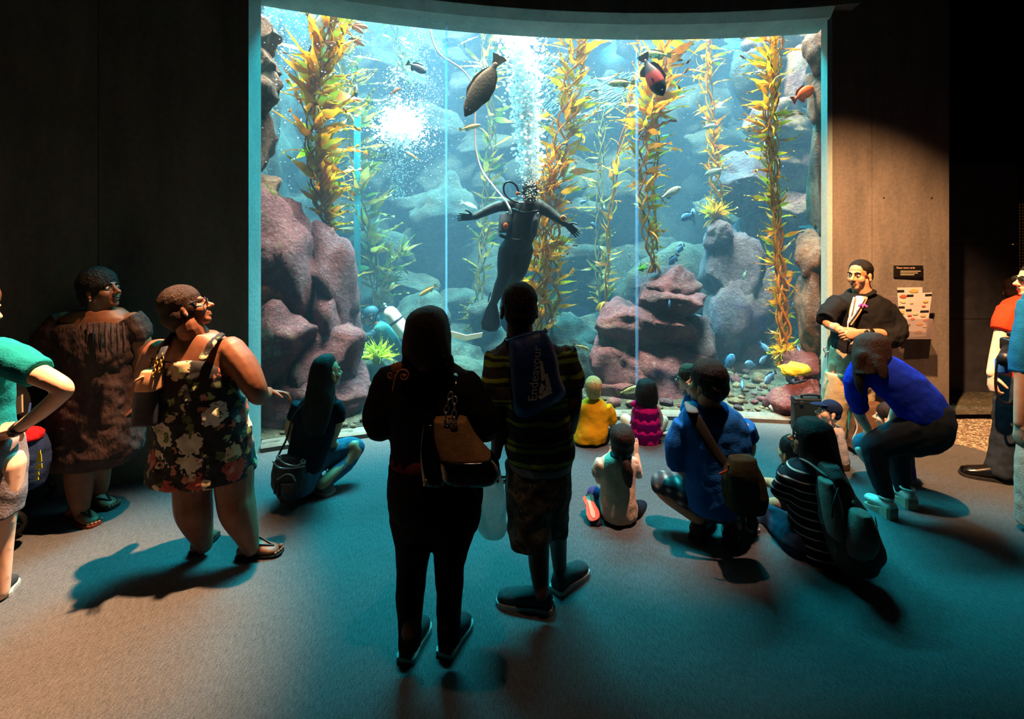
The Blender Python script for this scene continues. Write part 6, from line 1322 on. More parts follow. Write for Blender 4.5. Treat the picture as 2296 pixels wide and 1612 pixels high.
# ------------------------------------------------------------------ staff member by the wall
JKT = knit('black twill jacket', '#0e0e10', '#161618', bump=.2)
p = Person('staff person in a black jacket and khakis with clasped hands by the lit wall', fl(1895, 990), SK_TAN)
hd = Head((1927, 618, 4.6), (-.88, -.46, .0), scale=1.12)
p.fine += hd.skin(neck=(1938, 665, 4.62), nr=.068)
p.core += [S([(1900, 1965, 662, 4.62, .1), (1880, 1985, 700, 4.62, .14), (1880, 1965, 780, 4.62, .15), (1875, 1935, 830, 4.62, .14)]),
 T([(1880, 685, 4.6, .06), (1858, 720, 4.5, .055), (1868, 732, 4.45, .045), (1890, 742, 4.36, .033)]), T([(1984, 695, 4.62, .062), (2000, 745, 4.55, .058), (1965, 748, 4.42, .046), (1922, 746, 4.34, .033)]),
 T([(1885, 820, 4.62, .1), (1872, 900, 4.6, .075), (1866, 975, 4.62, .045)]), T([(1930, 820, 4.62, .1), (1930, 900, 4.62, .075), (1925, 980, 4.62, .045)])]
p.raw += hand((1886, 741, 4.37), (.9, -.2, -.12), (-.1, -1, .4), 1.05, .75) + hand((1922, 746, 4.33), (-.9, -.25, -.1), (.1, -1, .5), 1.05, .8, -1)
p.body(hv=.005); hd.eyes(p.r)
p.add('jacket', JKT, [S([(1905, 1960, 656, 4.62, .09), (1882, 1982, 668, 4.62, .14), (1864, 2000, 690, 4.62, .175), (1868, 2000, 725, 4.62, .19), (1872, 1990, 760, 4.61, .195), (1872, 1965, 788, 4.6, .18)]),
 T([(1882, 680, 4.6, .095), (1858, 705, 4.52, .09), (1850, 718, 4.47, .08)], flat=True), T([(1980, 690, 4.62, .105), (2004, 735, 4.56, .11), (1996, 755, 4.5, .1), (1978, 757, 4.44, .085)], flat=True)], fold=.028)
p.add('collar', JKT, [T([(hd.p(-.075, .055, -.16), .014, .026), (hd.p(-.085, -.04, -.13), .014, .03), (hd.p(0, -.085, -.12), .014, .032), (hd.p(.085, -.04, -.13), .014, .03), (hd.p(.085, .05, -.17), .014, .026)], n=8)], raw=True)
p.add('jacket_lining', M('tan lining', '#a8805c', '#b89068', 10), [T([(1916, 670, 4.49, .016, .008), (1908, 700, 4.44, .016, .006), (1905, 725, 4.41, .008, .004)], n=8), T([(1942, 668, 4.48, .016, .008), (1926, 698, 4.43, .018, .006), (1908, 728, 4.40, .008, .004)], n=8)], raw=True)
p.add('undershirt', knit('white undershirt', '#a8b4bc'), [S([(1921, 1938, 664, 4.5, .04), (1916, 1930, 684, 4.47, .035), (1909, 1917, 704, 4.45, .02)])], .008)
p.add('lanyard', M('printed lanyard', '#d8c4d0', '#7884a8', 40), [T([(1915, 668, 4.47, .010, .003), (1909, 700, 4.415, .010, .003), (1902, 722, 4.39, .008, .003), (1901, 740, 4.38, .004)], n=6), T([(1938, 668, 4.46, .010, .003), (1922, 695, 4.41, .010, .003), (1904, 722, 4.39, .008, .003)], n=6)], raw=True)
p.add('logo', M('pink embroidery', '#d860c8', '#c04cb0'), [E(at(1927 + i * 4, 685 + [0, -3, 1, -1, 2][i], 4.42), (.012, .006, .010)) for i in range(5)], raw=True)
KHK = knit('khaki chino', '#b0a07c', '#a09070'); p.add('trousers', KHK, [S([(1870, 1950, 780, 4.61, .165), (1866, 1952, 810, 4.62, .175), (1860, 1952, 845, 4.62, .155), (1864, 1944, 890, 4.62, .11)]), S([(1856, 1912, 835, 4.61, .13), (1850, 1902, 880, 4.6, .115), (1847, 1896, 930, 4.6, .1), (1850, 1892, 980, 4.6, .085)]), S([(1905, 1958, 835, 4.63, .13), (1908, 1955, 890, 4.63, .11), (1906, 1948, 940, 4.63, .1), (1906, 1944, 985, 4.63, .085)])], fold=.016)
p.add('hair', H_BLACK, hd.cap(.006, .0, -.004), .006)
p.add('beard', M('stubble', '#2c1c16', '#38261e', 60), [hd.t([(-.026, .094, -.05, .002), (0, .099, -.048, .0028), (.026, .094, -.05, .002)], 6)], raw=True)
p.add('watch', BLACKP, [T([(1942, 746, 4.37, .042), (1952, 746, 4.39, .042)], n=14, sub=2, flat=True), E(at(1943, 745, 4.325), (.022, .01, .022))], raw=True)
p.add('wristband', M('pale wristband', '#c8c0b8'), [T([(1866, 731, 4.45, .044), (1876, 735, 4.41, .041)], n=14, sub=2, flat=True)], raw=True)
p.add('key_ring', STEEL, [torus((1853, 784, 4.45), .025, .005, (1, 0, 0), (0, 0, 1)), T([(1853, 790, 4.44, .006), (1850, 800, 4.44, .008)], n=6)], raw=True)
p.shoe(fl(1872, 985), fl(1856, 1003), .11, BLACKP, SOLE_D, k=1.1); p.shoe(fl(1918, 985), fl(1900, 1003), .11, BLACKP, SOLE_D, k=1.1)
# ------------------------------------------------------------------ baby with cap
p = Person('toddler in a navy cap and white shirt sitting on the carpet', fl(1880, 1045), SK_FAIR)
hd = Head((1858, 925, 4.15), (-.9, .1, .25), (.2, 0, 1), .85)
p.fine += hd.skin(neck=(1868, 962, 4.15), nr=.042)
p.core += [S([(1855, 1885, 960, 4.15, .05), (1852, 1892, 990, 4.15, .08), (1858, 1896, 1035, 4.15, .09)]), T([(1868, 970, 4.1, .032), (1850, 1000, 4.08, .028), (1835, 990, 4.1, .022)]), T([(1885, 1030, 4.12, .05), (1850, 1035, 4.1, .045), (1835, 1045, 4.1, .035)])]
p.body(hv=.005); hd.eyes(p.r)
p.add('shirt', knit('white cotton', '#b8b4bc', '#a4a0a8'), [S([(1857, 1880, 955, 4.15, .05), (1852, 1888, 966, 4.15, .075), (1852, 1893, 990, 4.15, .09), (1858, 1896, 1015, 4.15, .1), (1866, 1894, 1036, 4.15, .1)]), T([(1866, 968, 4.1, .045), (1856, 988, 4.08, .042)], flat=True)], fold=.018)
p.add('trousers', knit('brown toddler trousers', '#3c2c24'), [T([(1885, 1032, 4.14, .07), (1850, 1036, 4.1, .055)]), S([(1862, 1898, 1028, 4.15, .1), (1862, 1898, 1046, 4.13, .1)], sub=2)])
NVC = knit('navy cap cotton', '#0e1a34', '#142244'); p.add('cap', NVC, [hd.e(0, -.015, .05, .086, .102, .085), hd.e(0, -.06, .0, .075, .05, .06)], .007)
p.add('cap_brim', NVC, [hd.t([(0, .07, .065, .07, .012), (0, .12, .055, .062, .008), (0, .165, .04, .04, .006)], n=14)], .006)
p.add('pacifier_clip', M('mint plastic', '#9ad8d0'), [T([(1842, 947, 4.1, .008), (1825, 940, 4.05, .008)], n=8)], raw=True)
# ------------------------------------------------------------------ bending woman in royal blue
p = Person('person in a royal blue top, dark jeans and white wedges bending forward', fl(2000, 1145), SK_FAIR)
hd = Head((1955, 792, 3.62), (-.35, .75, -.55), (-.35, .45, .8), 1.02)
p.fine += hd.skin(neck=(1975, 830, 3.58), nr=.05)
p.core += [T([(1975, 840, 3.58, .12), (2020, 870, 3.52, .13), (2065, 915, 3.48, .13), (2075, 950, 3.47, .15)]), T([(1930, 830, 3.6, .055), (1920, 880, 3.62, .05), (1925, 925, 3.68, .042), (1945, 960, 3.8, .03)]), T([(2030, 850, 3.7, .055), (2010, 920, 3.8, .04), (1990, 970, 3.85, .03)]),
 T([(2050, 960, 3.45, .1), (2000, 985, 3.5, .085), (1962, 1005, 3.52, .07), (1970, 1060, 3.48, .055), (1988, 1120, 3.42, .038)]), T([(2085, 960, 3.52, .1), (2040, 990, 3.62, .085), (2010, 1010, 3.66, .07), (2018, 1060, 3.62, .055), (2026, 1108, 3.58, .038)])]
p.raw += hand((1945, 960, 3.8), (.2, .4, -.8), (-1, 0, 0), .95, .4) + hand((1990, 970, 3.85), (0, .3, -.9), (1, 0, 0), .95, .4, -1)
p.body()
RB = knit('royal blue knit', '#0c2cc0', '#0a249c'); p.add('top', RB, [T([(1950, 822, 3.6, .11, .1), (1985, 840, 3.57, .155, .13), (2025, 870, 3.52, .165, .14), (2058, 905, 3.48, .165, .15), (2070, 930, 3.47, .16, .15)], n=20), T([(1935, 822, 3.6, .085), (1918, 858, 3.61, .078), (1920, 890, 3.63, .07), (1928, 915, 3.66, .062)], flat=True), T([(2020, 845, 3.68, .085), (2015, 900, 3.76, .06)], flat=True)], fold=.022)
DJ = M('midnight denim', '#0a1420', '#101e2c', 30, rough=.85); p.add('jeans', DJ, [T([(2082, 935, 3.46, .16), (2074, 962, 3.46, .165), (2050, 975, 3.47, .15)]), T([(2055, 965, 3.45, .13), (2005, 985, 3.49, .11), (1964, 1000, 3.52, .09), (1958, 1015, 3.52, .082)]), T([(1960, 1005, 3.52, .085), (1970, 1060, 3.48, .07), (1988, 1112, 3.42, .05)]), T([(2085, 960, 3.52, .12), (2040, 990, 3.62, .1), (2010, 1010, 3.66, .085)]), T([(2010, 1005, 3.66, .085), (2018, 1060, 3.62, .068), (2025, 1100, 3.58, .05)])], fold=.014)
p.add('hair', H_BROWN, [S([(1944, 1972, 746, 3.62, .05), (1926, 1986, 757, 3.62, .09), (1918, 1991, 778, 3.61, .105), (1915, 1990, 800, 3.58, .1), (1914, 1984, 820, 3.55, .08), (1916, 1962, 836, 3.5, .05)]), T([(1932, 800, 3.54, .05, .04), (1926, 832, 3.52, .042, .035), (1926, 860, 3.49, .03, .025), (1933, 884, 3.46, .010)]), T([(1968, 806, 3.5, .05, .035), (1976, 826, 3.46, .05, .025), (1980, 842, 3.43, .03, .012)])], .008, .01)
WH = M('white leather', '#c8ccc4', '#b4b8b0', 20, rough=.5)
for h, t in (((2005, 1166), (1944, 1128)), ((2048, 1144), (2002, 1108))):
    h, t = fl(*h), fl(*t); o = obj('wedge_shoe', foot_shape(h, t, .095, [.055, .075, .08, .075, .06, .05, .045, .04, .02], .04), WH, p.r)
    d_ = (t - h).normalized(); a_ = V((d_.y, -d_.x, 0)); so = sole_poly(h, t, .1); n_ = len(so); tops = [.075, .072, .065, .05, .035, .028, .022, .018, .015]; tt_ = tops + tops[::-1]
    obj('wedge', ([tuple(q) for q in so] + [(q.x, q.y, tt_[i]) for i, q in enumerate(so)], [tuple(range(n_))] + [tuple(range(2 * n_ - 1, n_ - 1, -1))] + [(i, i + n_, (i + 1) % n_ + n_, (i + 1) % n_) for i in range(n_)]), M('cream wedge', '#a8a08c', '#988f7c', 40), o, smooth=False)
    obj('ankle_strap', T([(h + d_ * .06 + a_ * .04 * math.cos(q) + d_ * .04 * math.sin(q) + V((0, 0, .125)), .008) for q in np.linspace(0, 6.28, 14)], n=6, sub=1), WH, o)
# child in front of her
p = Person('child in a violet jacket crouching in front of the royal blue top', fl(1990, 1075), SK_FAIR)
hd = Head((1990, 935, 3.98), (-.6, .7, 0), scale=.82)
p.fine += hd.skin(neck=(1995, 968, 3.98), nr=.04)
p.core += [S([(1978, 2012, 965, 3.98, .05), (1975, 2030, 1000, 3.96, .08), (1985, 2036, 1055, 3.92, .1)]), T([(2000, 1040, 3.92, .055), (1950, 995, 3.9, .05), (1938, 1005, 3.86, .042), (1940, 1030, 3.84, .032)])]
p.body()
p.add('jacket', knit('violet fleece', '#322a58', '#3c3468'), [S([(1980, 2010, 964, 3.98, .06), (1972, 2028, 985, 3.97, .09), (1978, 2040, 1020, 3.94, .11), (1986, 2044, 1062, 3.9, .12)])], fold=.016)
p.add('jeans', DEN, [T([(2005, 1045, 3.9, .07), (1955, 992, 3.9, .062), (1930, 990, 3.88, .056), (1930, 1008, 3.85, .048)]), S([(1990, 2042, 1050, 3.92, .11), (1992, 2040, 1078, 3.9, .1)], sub=2)])
p.add('hair', H_BROWN, hd.cap(.02, .02), .008, .01)
obj('shoe', skinned([T([(1928, 1008, 3.84, .036), (1938, 1022, 3.82, .04), (1950, 1036, 3.8, .034)])], .008, 2), WH, p.r)
# ------------------------------------------------------------------ red shirt man with camera
RED = knit('red polo jersey', '#d83c1c', '#c03214')
p = Person('person in a red polo and dark jeans with a camera at the hip', fl(2250, 1068), SK_FAIR)
hd = Head((2318, 630, 3.95), (-.9, .2, .05), scale=1.1)
p.fine += hd.skin(neck=(2318, 680, 3.96), nr=.065)
p.core += [S([(2280, 2350, 672, 3.96, .09), (2260, 2370, 700, 3.96, .13), (2262, 2370, 800, 3.96, .15), (2262, 2365, 880, 3.96, .15)]), T([(2260, 700, 3.94, .06), (2248, 750, 3.9, .055), (2234, 800, 3.86, .045), (2224, 838, 3.82, .035)]), T([(2375, 700, 3.96, .06), (2390, 780, 3.9, .05), (2360, 840, 3.8, .035)]),
 T([(2285, 880, 3.94, .1), (2268, 970, 3.92, .075), (2252, 1055, 3.92, .045)]), T([(2340, 880, 3.98, .1), (2345, 980, 4.0, .075), (2350, 1060, 4.0, .045)])]
p.raw += hand((2224, 838, 3.82), (-.1, -.15, -1), (-1, .1, 0), 1.1, .8, -1)
p.body(); hd.eyes(p.r)
p.add('shirt', RED, [S([(2290, 2345, 664, 3.96, .085), (2262, 2368, 678, 3.96, .14), (2250, 2380, 705, 3.96, .165), (2258, 2375, 750, 3.95, .175), (2256, 2375, 800, 3.94, .185), (2256, 2372, 850, 3.94, .185)]), T([(2266, 695, 3.94, .085), (2252, 725, 3.91, .08), (2246, 742, 3.9, .074)], flat=True), T([(2372, 700, 3.96, .085), (2385, 740, 3.92, .075)], flat=True)], fold=.014)
p.add('jeans', M('dark blue jeans', '#121c28', '#1a2838', 30, rough=.9), [S([(2252, 2372, 842, 3.94, .185), (2248, 2370, 890, 3.94, .18), (2250, 2365, 920, 3.94, .16)]), S([(2243, 2310, 900, 3.93, .13), (2236, 2300, 960, 3.92, .11), (2228, 2288, 1010, 3.91, .1), (2214, 2282, 1055, 3.9, .1), (2218, 2276, 1066, 3.9, .095)]), S([(2310, 2372, 900, 3.98, .13), (2318, 2372, 980, 4.0, .1), (2322, 2374, 1058, 4.0, .095)])], fold=.022)
p.shoe(fl(2262, 1082), fl(2152, 1062), .11, M('black leather', '#0a0a0c', rough=.25, spec=.6), SOLE_D, k=1.15); p.shoe(fl(2370, 1078), fl(2300, 1068), .11, M('black leather', '#0a0a0c'), SOLE_D, k=1.15)
p.add('hair', H_CURL, hd.cap(.008), .007)
p.add('sunglasses', BLACKP, [hd.e(q * .03, .1, .008, .028, .008, .02) for q in (-1, 1)] + [hd.t([(q * .055, .09, .01, .005), (q * .08, 0, .01, .004)], 6) for q in (-1, 1)], raw=True)
p.add('hung_glasses', M('dark lens', '#0c0e14', rough=.1, spec=.8), [E(at(2290, 728 + i * 16, 3.76), (.022, .01, .02)) for i in (0, 1)], raw=True)
p.add('belt_pouch', M('blue pouch', '#1450a8', '#1c60c0', 20), [rbox(at(2247, 820, 3.76), (.09, .05, .12), r=.02)], raw=True)
b = root('camera', at(2272, 800, 3.66), 'black camera with large lens strapped over the red polo', 'camera')
obj('body', rbox(at(2272, 772, 3.66), (.15, .08, .10), r=.02), BLACKP, b)
obj('lens', T([(at(2264, 785, 3.62), .045), (at(2258, 800, 3.56), .046), (at(2255, 808, 3.50), .05)], n=18, sub=2, flat=True), BLACKP, b)
obj('viewfinder', rbox(at(2272, 750, 3.66), (.06, .06, .04), r=.015), BLACKP, b)
obj('strap', T([(2258, 765, 3.68, .012, .004), (2240, 800, 3.74, .012, .004), (2232, 860, 3.76, .012, .004), (2245, 900, 3.74, .01, .004), (2290, 905, 3.72, .01, .004)], n=6), BLACKP, b)
# sliver of a person at the edge
p = Person('person in a light blue shirt and pale trousers beside the red polo', fl(2345, 1085), SK_FAIR)
hd = Head((2370, 560, 3.2), (-.6, .7, 0), scale=1.05); p.fine += hd.skin(neck=(2370, 620, 3.2))
p.core += [S([(2330, 2410, 640, 3.2, .1), (2318, 2420, 720, 3.2, .13), (2320, 2410, 850, 3.2, .13)]), T([(2322, 680, 3.15, .055), (2300, 780, 3.1, .05), (2292, 870, 3.08, .04), (2286, 950, 3.05, .03)]), T([(2345, 900, 3.2, .1), (2330, 1050, 3.2, .07), (2325, 1180, 3.2, .045)]), T([(2400, 900, 3.2, .1), (2400, 1050, 3.2, .07), (2400, 1180, 3.2, .045)])]
p.raw += hand((2286, 950, 3.05), (0, 0, -1), (-1, 0, 0), 1, .5, -1)
p.body()
p.add('shirt', knit('light blue cotton', '#1c80c0', '#1870ac'), [S([(2340, 2400, 635, 3.2, .1), (2316, 2424, 665, 3.2, .15), (2312, 2424, 760, 3.2, .165), (2316, 2420, 880, 3.2, .17)]), T([(2322, 680, 3.16, .085), (2304, 770, 3.12, .085), (2298, 838, 3.1, .08)], flat=True)], fold=.014)
p.add('trousers', knit('pale chino', '#8c9088', '#9ca098'), [S([(2318, 2420, 870, 3.2, .17), (2310, 2420, 950, 3.2, .17)]), S([(2306, 2370, 940, 3.2, .12), (2294, 2352, 1060, 3.2, .11), (2292, 2346, 1180, 3.2, .1)]), S([(2365, 2425, 940, 3.2, .12), (2370, 2425, 1180, 3.2, .1)])], fold=.014)
p.shoe(fl(2330, 1200), fl(2300, 1190), .1, CANV, SOLE_W); p.shoe(fl(2405, 1200), fl(2380, 1190), .1, CANV, SOLE_W)
p.add('hair', H_LBROWN, hd.cap(.014), .008)
# figure in the passage
p = Person('person in a brown jacket standing in the dark passage', fl(2275, 905), SK_TAN)
hd = Head((2275, 652, 5.55), (.6, .75, 0), scale=1.05); p.fine += hd.skin(neck=(2275, 690, 5.56), nr=.06)
p.core += [S([(2250, 2300, 690, 5.56, .1), (2245, 2305, 780, 5.56, .13)]), T([(2262, 780, 5.56, .09), (2262, 915, 5.56, .045)]), T([(2290, 780, 5.56, .09), (2290, 915, 5.56, .045)])]
p.body()
p.add('jacket', knit('brown jacket', '#2c1a12', '#3a2418'), [S([(2262, 2290, 682, 5.56, .1), (2246, 2305, 695, 5.56, .16), (2242, 2308, 760, 5.56, .18), (2244, 2306, 820, 5.56, .18)])], .012)
p.add('trousers', BLKP, [S([(2246, 2305, 810, 5.56, .17), (2248, 2276, 870, 5.56, .1), (2250, 2274, 928, 5.56, .09)]), S([(2276, 2304, 830, 5.56, .12), (2278, 2302, 928, 5.56, .09)])], .012)
p.shoe(fl(2262, 918), fl(2268, 905), .1, BLACKP, SOLE_D); p.shoe(fl(2290, 918), fl(2296, 905), .1, BLACKP, SOLE_D)
p.add('hair', H_BROWN, hd.cap(.02, .03), .009)

# ------------------------------------------------------------------ upright diver
NEO = M('black neoprene', '#0c0e12', '#14171c', 12, rough=.6, bump=.2, bscale=80); NEO2 = M('slate vest fabric', '#3c444c', '#4a525a', 20, rough=.8)
p = Person('diver in a black wetsuit and fins floating upright with spread arms', at(1110, 745, 5.70), SK_TAN)
hd = Head((1188, 432, 5.67), (.0, -1, -.12), scale=1.05)
p.fine += hd.skin(neck=(1180, 462, 5.75), nr=.065)
p.core += [S([(1160, 1205, 462, 5.75, .1), (1150, 1210, 500, 5.75, .12), (1140, 1195, 545, 5.77, .12)])]
p.body(voxel=.012, hv=.007)
p.add('wetsuit', NEO, [S([(1164, 1208, 448, 5.75, .09), (1150, 1216, 460, 5.75, .13), (1146, 1212, 485, 5.75, .15), (1138, 1206, 515, 5.75, .15), (1128, 1194, 545, 5.76, .15), (1124, 1190, 565, 5.77, .14)]),
 T([(1154, 458, 5.75, .085), (1120, 462, 5.72, .068), (1098, 470, 5.70, .06), (1064, 486, 5.65, .042)]), T([(1208, 462, 5.75, .085), (1232, 476, 5.73, .068), (1246, 486, 5.71, .058), (1268, 502, 5.67, .042)]),
 T([(1140, 560, 5.77, .12), (1134, 590, 5.75, .105), (1130, 618, 5.73, .08), (1120, 645, 5.75, .07), (1108, 676, 5.77, .05)]), T([(1174, 560, 5.79, .12), (1170, 588, 5.79, .1), (1164, 612, 5.80, .08), (1148, 628, 5.95, .07), (1134, 650, 6.15, .05)]),
 hd.e(0, -.012, .04, .086, .104, .092), hd.e(0, -.03, -.04, .075, .075, .085)], .012, .008)
for w_, d_, n_, th in (((1062, 487, 5.65), (-1, -.1, .05), (.1, 1, .25), -1), ((1270, 503, 5.67), (.75, -.1, -.6), (.1, 1, .3), 1)): obj('glove', join(hand(w_, d_, n_, 1.15, .25, th, .45)), NEO, p.r)
def fin_blade(pts, dz, mat, nm='swim_fin'):
    return obj(nm, prism([at(x, y, dd) for x, y, dd in pts], (0, .02, 0)), mat, p.r, smooth=False)
fin_blade([(1102, 668, 5.75), (1112, 668, 5.75), (1118, 700, 5.73), (1121, 728, 5.71), (1114, 742, 5.70), (1098, 744, 5.70), (1080, 738, 5.70), (1079, 722, 5.71), (1090, 692, 5.73)], 0, NEO)
fin_blade([(1126, 655, 6.15), (1138, 655, 6.15), (1144, 690, 6.17), (1146, 735, 6.19), (1134, 745, 6.19), (1124, 730, 6.19), (1120, 690, 6.17)], 0, M('blue rubber', '#14507c', '#1c6090', rough=.5))
p.add('fin_buckle', STEEL, [T([(1100, 655, 5.67, .01), (1096, 668, 5.67, .01), (1095, 676, 5.67, .008)], n=6)], raw=True)
p.add('vest', NEO2, [S([(1122, 1146, 478, 5.69, .08), (1118, 1148, 500, 5.68, .11), (1117, 1142, 522, 5.68, .1)]), S([(1196, 1210, 478, 5.69, .08), (1188, 1208, 500, 5.68, .11), (1186, 1204, 530, 5.69, .1)])], .01, .01)
p.add('air_tank', M('steel cylinder', '#7c8890', metal=.6, rough=.4), [T([(1172, 462, 5.97, .09), (1165, 500, 5.97, .09), (1160, 540, 5.97, .09)], n=16)], raw=True)
p.add('mask', BLACKP, [T([(hd.p(.062 * math.cos(a) * (1 + .12 * math.cos(2 * a)), .098, .004 + .04 * math.sin(a)), .009) for a in np.linspace(0, 6.28, 20)], n=8, sub=1), hd.t([(-.07, .08, .01, .008, .014), (-.088, -.01, .015, .006, .014), (0, -.115, .02, .006, .014), (.088, -.01, .015, .006, .014), (.07, .08, .01, .008, .014)], 8)], raw=True)
p.add('mask_lens', M('mask glass', '#5c7c80', '#7c9c98', rough=.1, spec=.8), [hd.e(0, .1, .004, .056, .008, .034)], raw=True)
p.add('regulator', BLACKP, [hd.e(0, .125, -.062, .034, .03, .03), hd.e(-.06, .1, -.07, .012, .02, .012), hd.e(.06, .1, -.07, .012, .02, .012)], raw=True)
p.add('hose', BLACKP, [T([(1164, 436, 5.65, .012), (1158, 418, 5.63, .012), (1146, 408, 5.61, .012), (1134, 410, 5.60, .012), (1129, 422, 5.60, .012), (1134, 438, 5.59, .012), (1150, 450, 5.57, .012), (1168, 455, 5.55, .012)], n=8, sub=5), T([(1172, 456, 5.55, .006), (1164, 470, 5.55, .006), (1160, 485, 5.55, .006), (1154, 498, 5.57, .006)], n=6)], raw=True)
p.add('valve', M('orange valve', '#d8642c', '#c85824'), [E(at(1160, 434, 5.59), (.018, .018, .026)), E(at(1134, 507, 5.55), (.03, .012, .04))], raw=True)
p.add('dive_watch', M('orange dial', '#e08c4c', '#d07c3c', metal=.3, rough=.3), [torus((1263, 490, 5.60), .028, .009, (1, 0, 0), (0, 0, 1)), E(at(1263, 490, 5.61), (.02, .008, .02))], raw=True)
p.add('harness', BLACKP, [T([(1150, 470, 5.62, .018, .006), (1175, 478, 5.58, .018, .006), (1205, 474, 5.62, .018, .006)], n=8, twist=(0, 0, 1)), T([(1122, 528, 5.68, .02, .008), (1160, 540, 5.60, .022, .008), (1196, 530, 5.66, .02, .008)], n=8, twist=(0, 0, 1))], raw=True)
p.add('gauge', STEEL, [rbox(at(1169, 455, 5.54), (.07, .03, .025), r=.01), E(at(1138, 478, 5.55), (.02, .015, .02)), E(at(1206, 482, 5.57), (.018, .015, .03))], raw=True)
# ------------------------------------------------------------------ kneeling diver
TNEO = M('teal wetsuit', '#0c3a4c', '#104a5c', 10, rough=.6)
p = Person('diver with a white air tank kneeling among seaweed on the tank bed', at(870, 830, 6.75), SK_TAN)
hd = Head((832, 708, 6.75), (-.92, -.15, -.3), (-.25, 0, 1), 1.05)
p.fine += hd.skin(neck=(846, 735, 6.78), nr=.06); p.core += [T([(850, 740, 6.78, .1), (875, 780, 6.78, .1)])]; p.body(voxel=.013, hv=.008)
p.add('wetsuit', TNEO, [T([(852, 738, 6.78, .12), (872, 765, 6.78, .16), (890, 795, 6.78, .15), (905, 815, 6.78, .14)]), T([(848, 748, 6.7, .075), (830, 752, 6.65, .062), (812, 758, 6.62, .052), (800, 752, 6.6, .04)]), T([(870, 775, 6.66, .06), (862, 800, 6.6, .05), (838, 812, 6.55, .04)]), T([(905, 815, 6.78, .12), (880, 838, 6.7, .1), (920, 846, 6.75, .07), (975, 815, 6.8, .05), (1005, 790, 6.82, .045)]), T([(915, 812, 6.9, .11), (950, 800, 6.95, .08), (1000, 752, 6.95, .05)]), hd.e(0, -.012, .04, .086, .104, .092), hd.e(0, -.03, -.04, .075, .075, .085)], .013, .008)
p.add('vest', M('green vest', '#1c5a5c', '#246a68', 12, rough=.8), [T([(856, 742, 6.74, .13), (872, 768, 6.74, .15), (884, 790, 6.74, .13)], n=14)], .012, .01)
p.add('air_tank', M('white cylinder', '#e8e4e0', '#dcd8d4', rough=.35, spec=.5), [T([(876, 702, 6.6, .095), (886, 716, 6.6, .098), (900, 736, 6.6, .098), (908, 748, 6.6, .09)], n=18)], raw=True)
p.add('tank_band', NEO, [T([(887, 718, 6.6, .101), (890, 722, 6.6, .101)], n=18, flat=True, sub=1)], raw=True)
p.add('tank_valve', STEEL, [T([(870, 694, 6.6, .02), (864, 688, 6.6, .025), (860, 692, 6.6, .02)], n=8), E(at(862, 684, 6.6), .03)], raw=True)
p.add('hose', BLACKP, [T([(862, 690, 6.58, .012), (848, 700, 6.6, .012), (838, 722, 6.62, .012), (826, 732, 6.62, .012)], n=8)], raw=True)
p.add('mask', BLACKP, [T([(hd.p(.06 * math.cos(a), .098, .004 + .038 * math.sin(a)), .009) for a in np.linspace(0, 6.28, 18)], n=8, sub=1), hd.t([(-.07, .08, .01, .008, .014), (-.09, -.01, .015, .006, .014), (0, -.118, .02, .006, .014), (.09, -.01, .015, .006, .014), (.07, .08, .01, .008, .014)], 8)], raw=True)
p.add('mask_lens', M('mask glass', '#5c7c80'), [hd.e(0, .1, .004, .055, .008, .034)], raw=True)
for w_, d_ in (((800, 752, 6.6), (-1, -.2, -.2)), ((838, 812, 6.55), (-.9, -.2, -.3))): obj('glove', join(hand(w_, d_, (0, .2, 1), 1.1, .6)), M('white glove', '#c8d0d0', '#9cb0b4'), p.r)
CRF = M('cream fin rubber', '#d8b890', '#c8a880', rough=.5)
for q in ([(1000, 742), (1020, 745), (1045, 752), (1082, 746), (1080, 756), (1045, 764), (1018, 758)], [(998, 786), (1020, 792), (1054, 790), (1052, 797), (1020, 802), (1000, 800)]): obj('swim_fin', prism([at(x, y, 6.75) for x, y in q], (0, .03, 0)), CRF, p.r, smooth=False)

# ================================================================== WALL SIGN, CARDS, CASE, SMALL THINGS
wy = lambda px: 4.945 + max(((px - HX) / F * 4.95 - X2), 0) * .033
def wallpt(px, py, off): 
    d = wy(px) - off; return at(px, py, d)
b = root('wall_sign', wallpt(2037, 622, .01), 'small black sign asking to return cards, above the card holder', 'sign')
c = wallpt(2036.5, 608.5, .012); obj('plate', rbox(c, (66 * 4.95 / F, .012, 27 * 4.95 / F), r=.005), M('sign black', '#0b0a0a', '#121111', rough=.5), b)
IV = M('sign ivory', '#e0b898', '#d8ac8c'); AX = np.array([(1, 0.033, 0), (0, 0, 1), (0.033, -1, 0)])
obj('lettering', place(text_mesh('Please return cards here', .0245), wallpt(2036.5, 600.5, .0205), AX), IV, b, smooth=False)
for k, (x0, x1, y) in enumerate(((2019, 2064, 608), (2019, 2058, 612), (2019, 2050, 616))): obj('fine_print', box(wallpt((x0 + x1) / 2, y, .019), ((x1 - x0) * 4.93 / F, .002, .006)), IV, b, smooth=False)
obj('icon_fish', place(prism([V((x, y, 0)) for x, y in ((-.014, -.006), (-.004, .002), (.008, .009), (.012, .006), (.004, -.004), (-.004, -.008))], (0, 0, .002)), wallpt(2061, 617.5, .019), AX), IV, b, smooth=False)
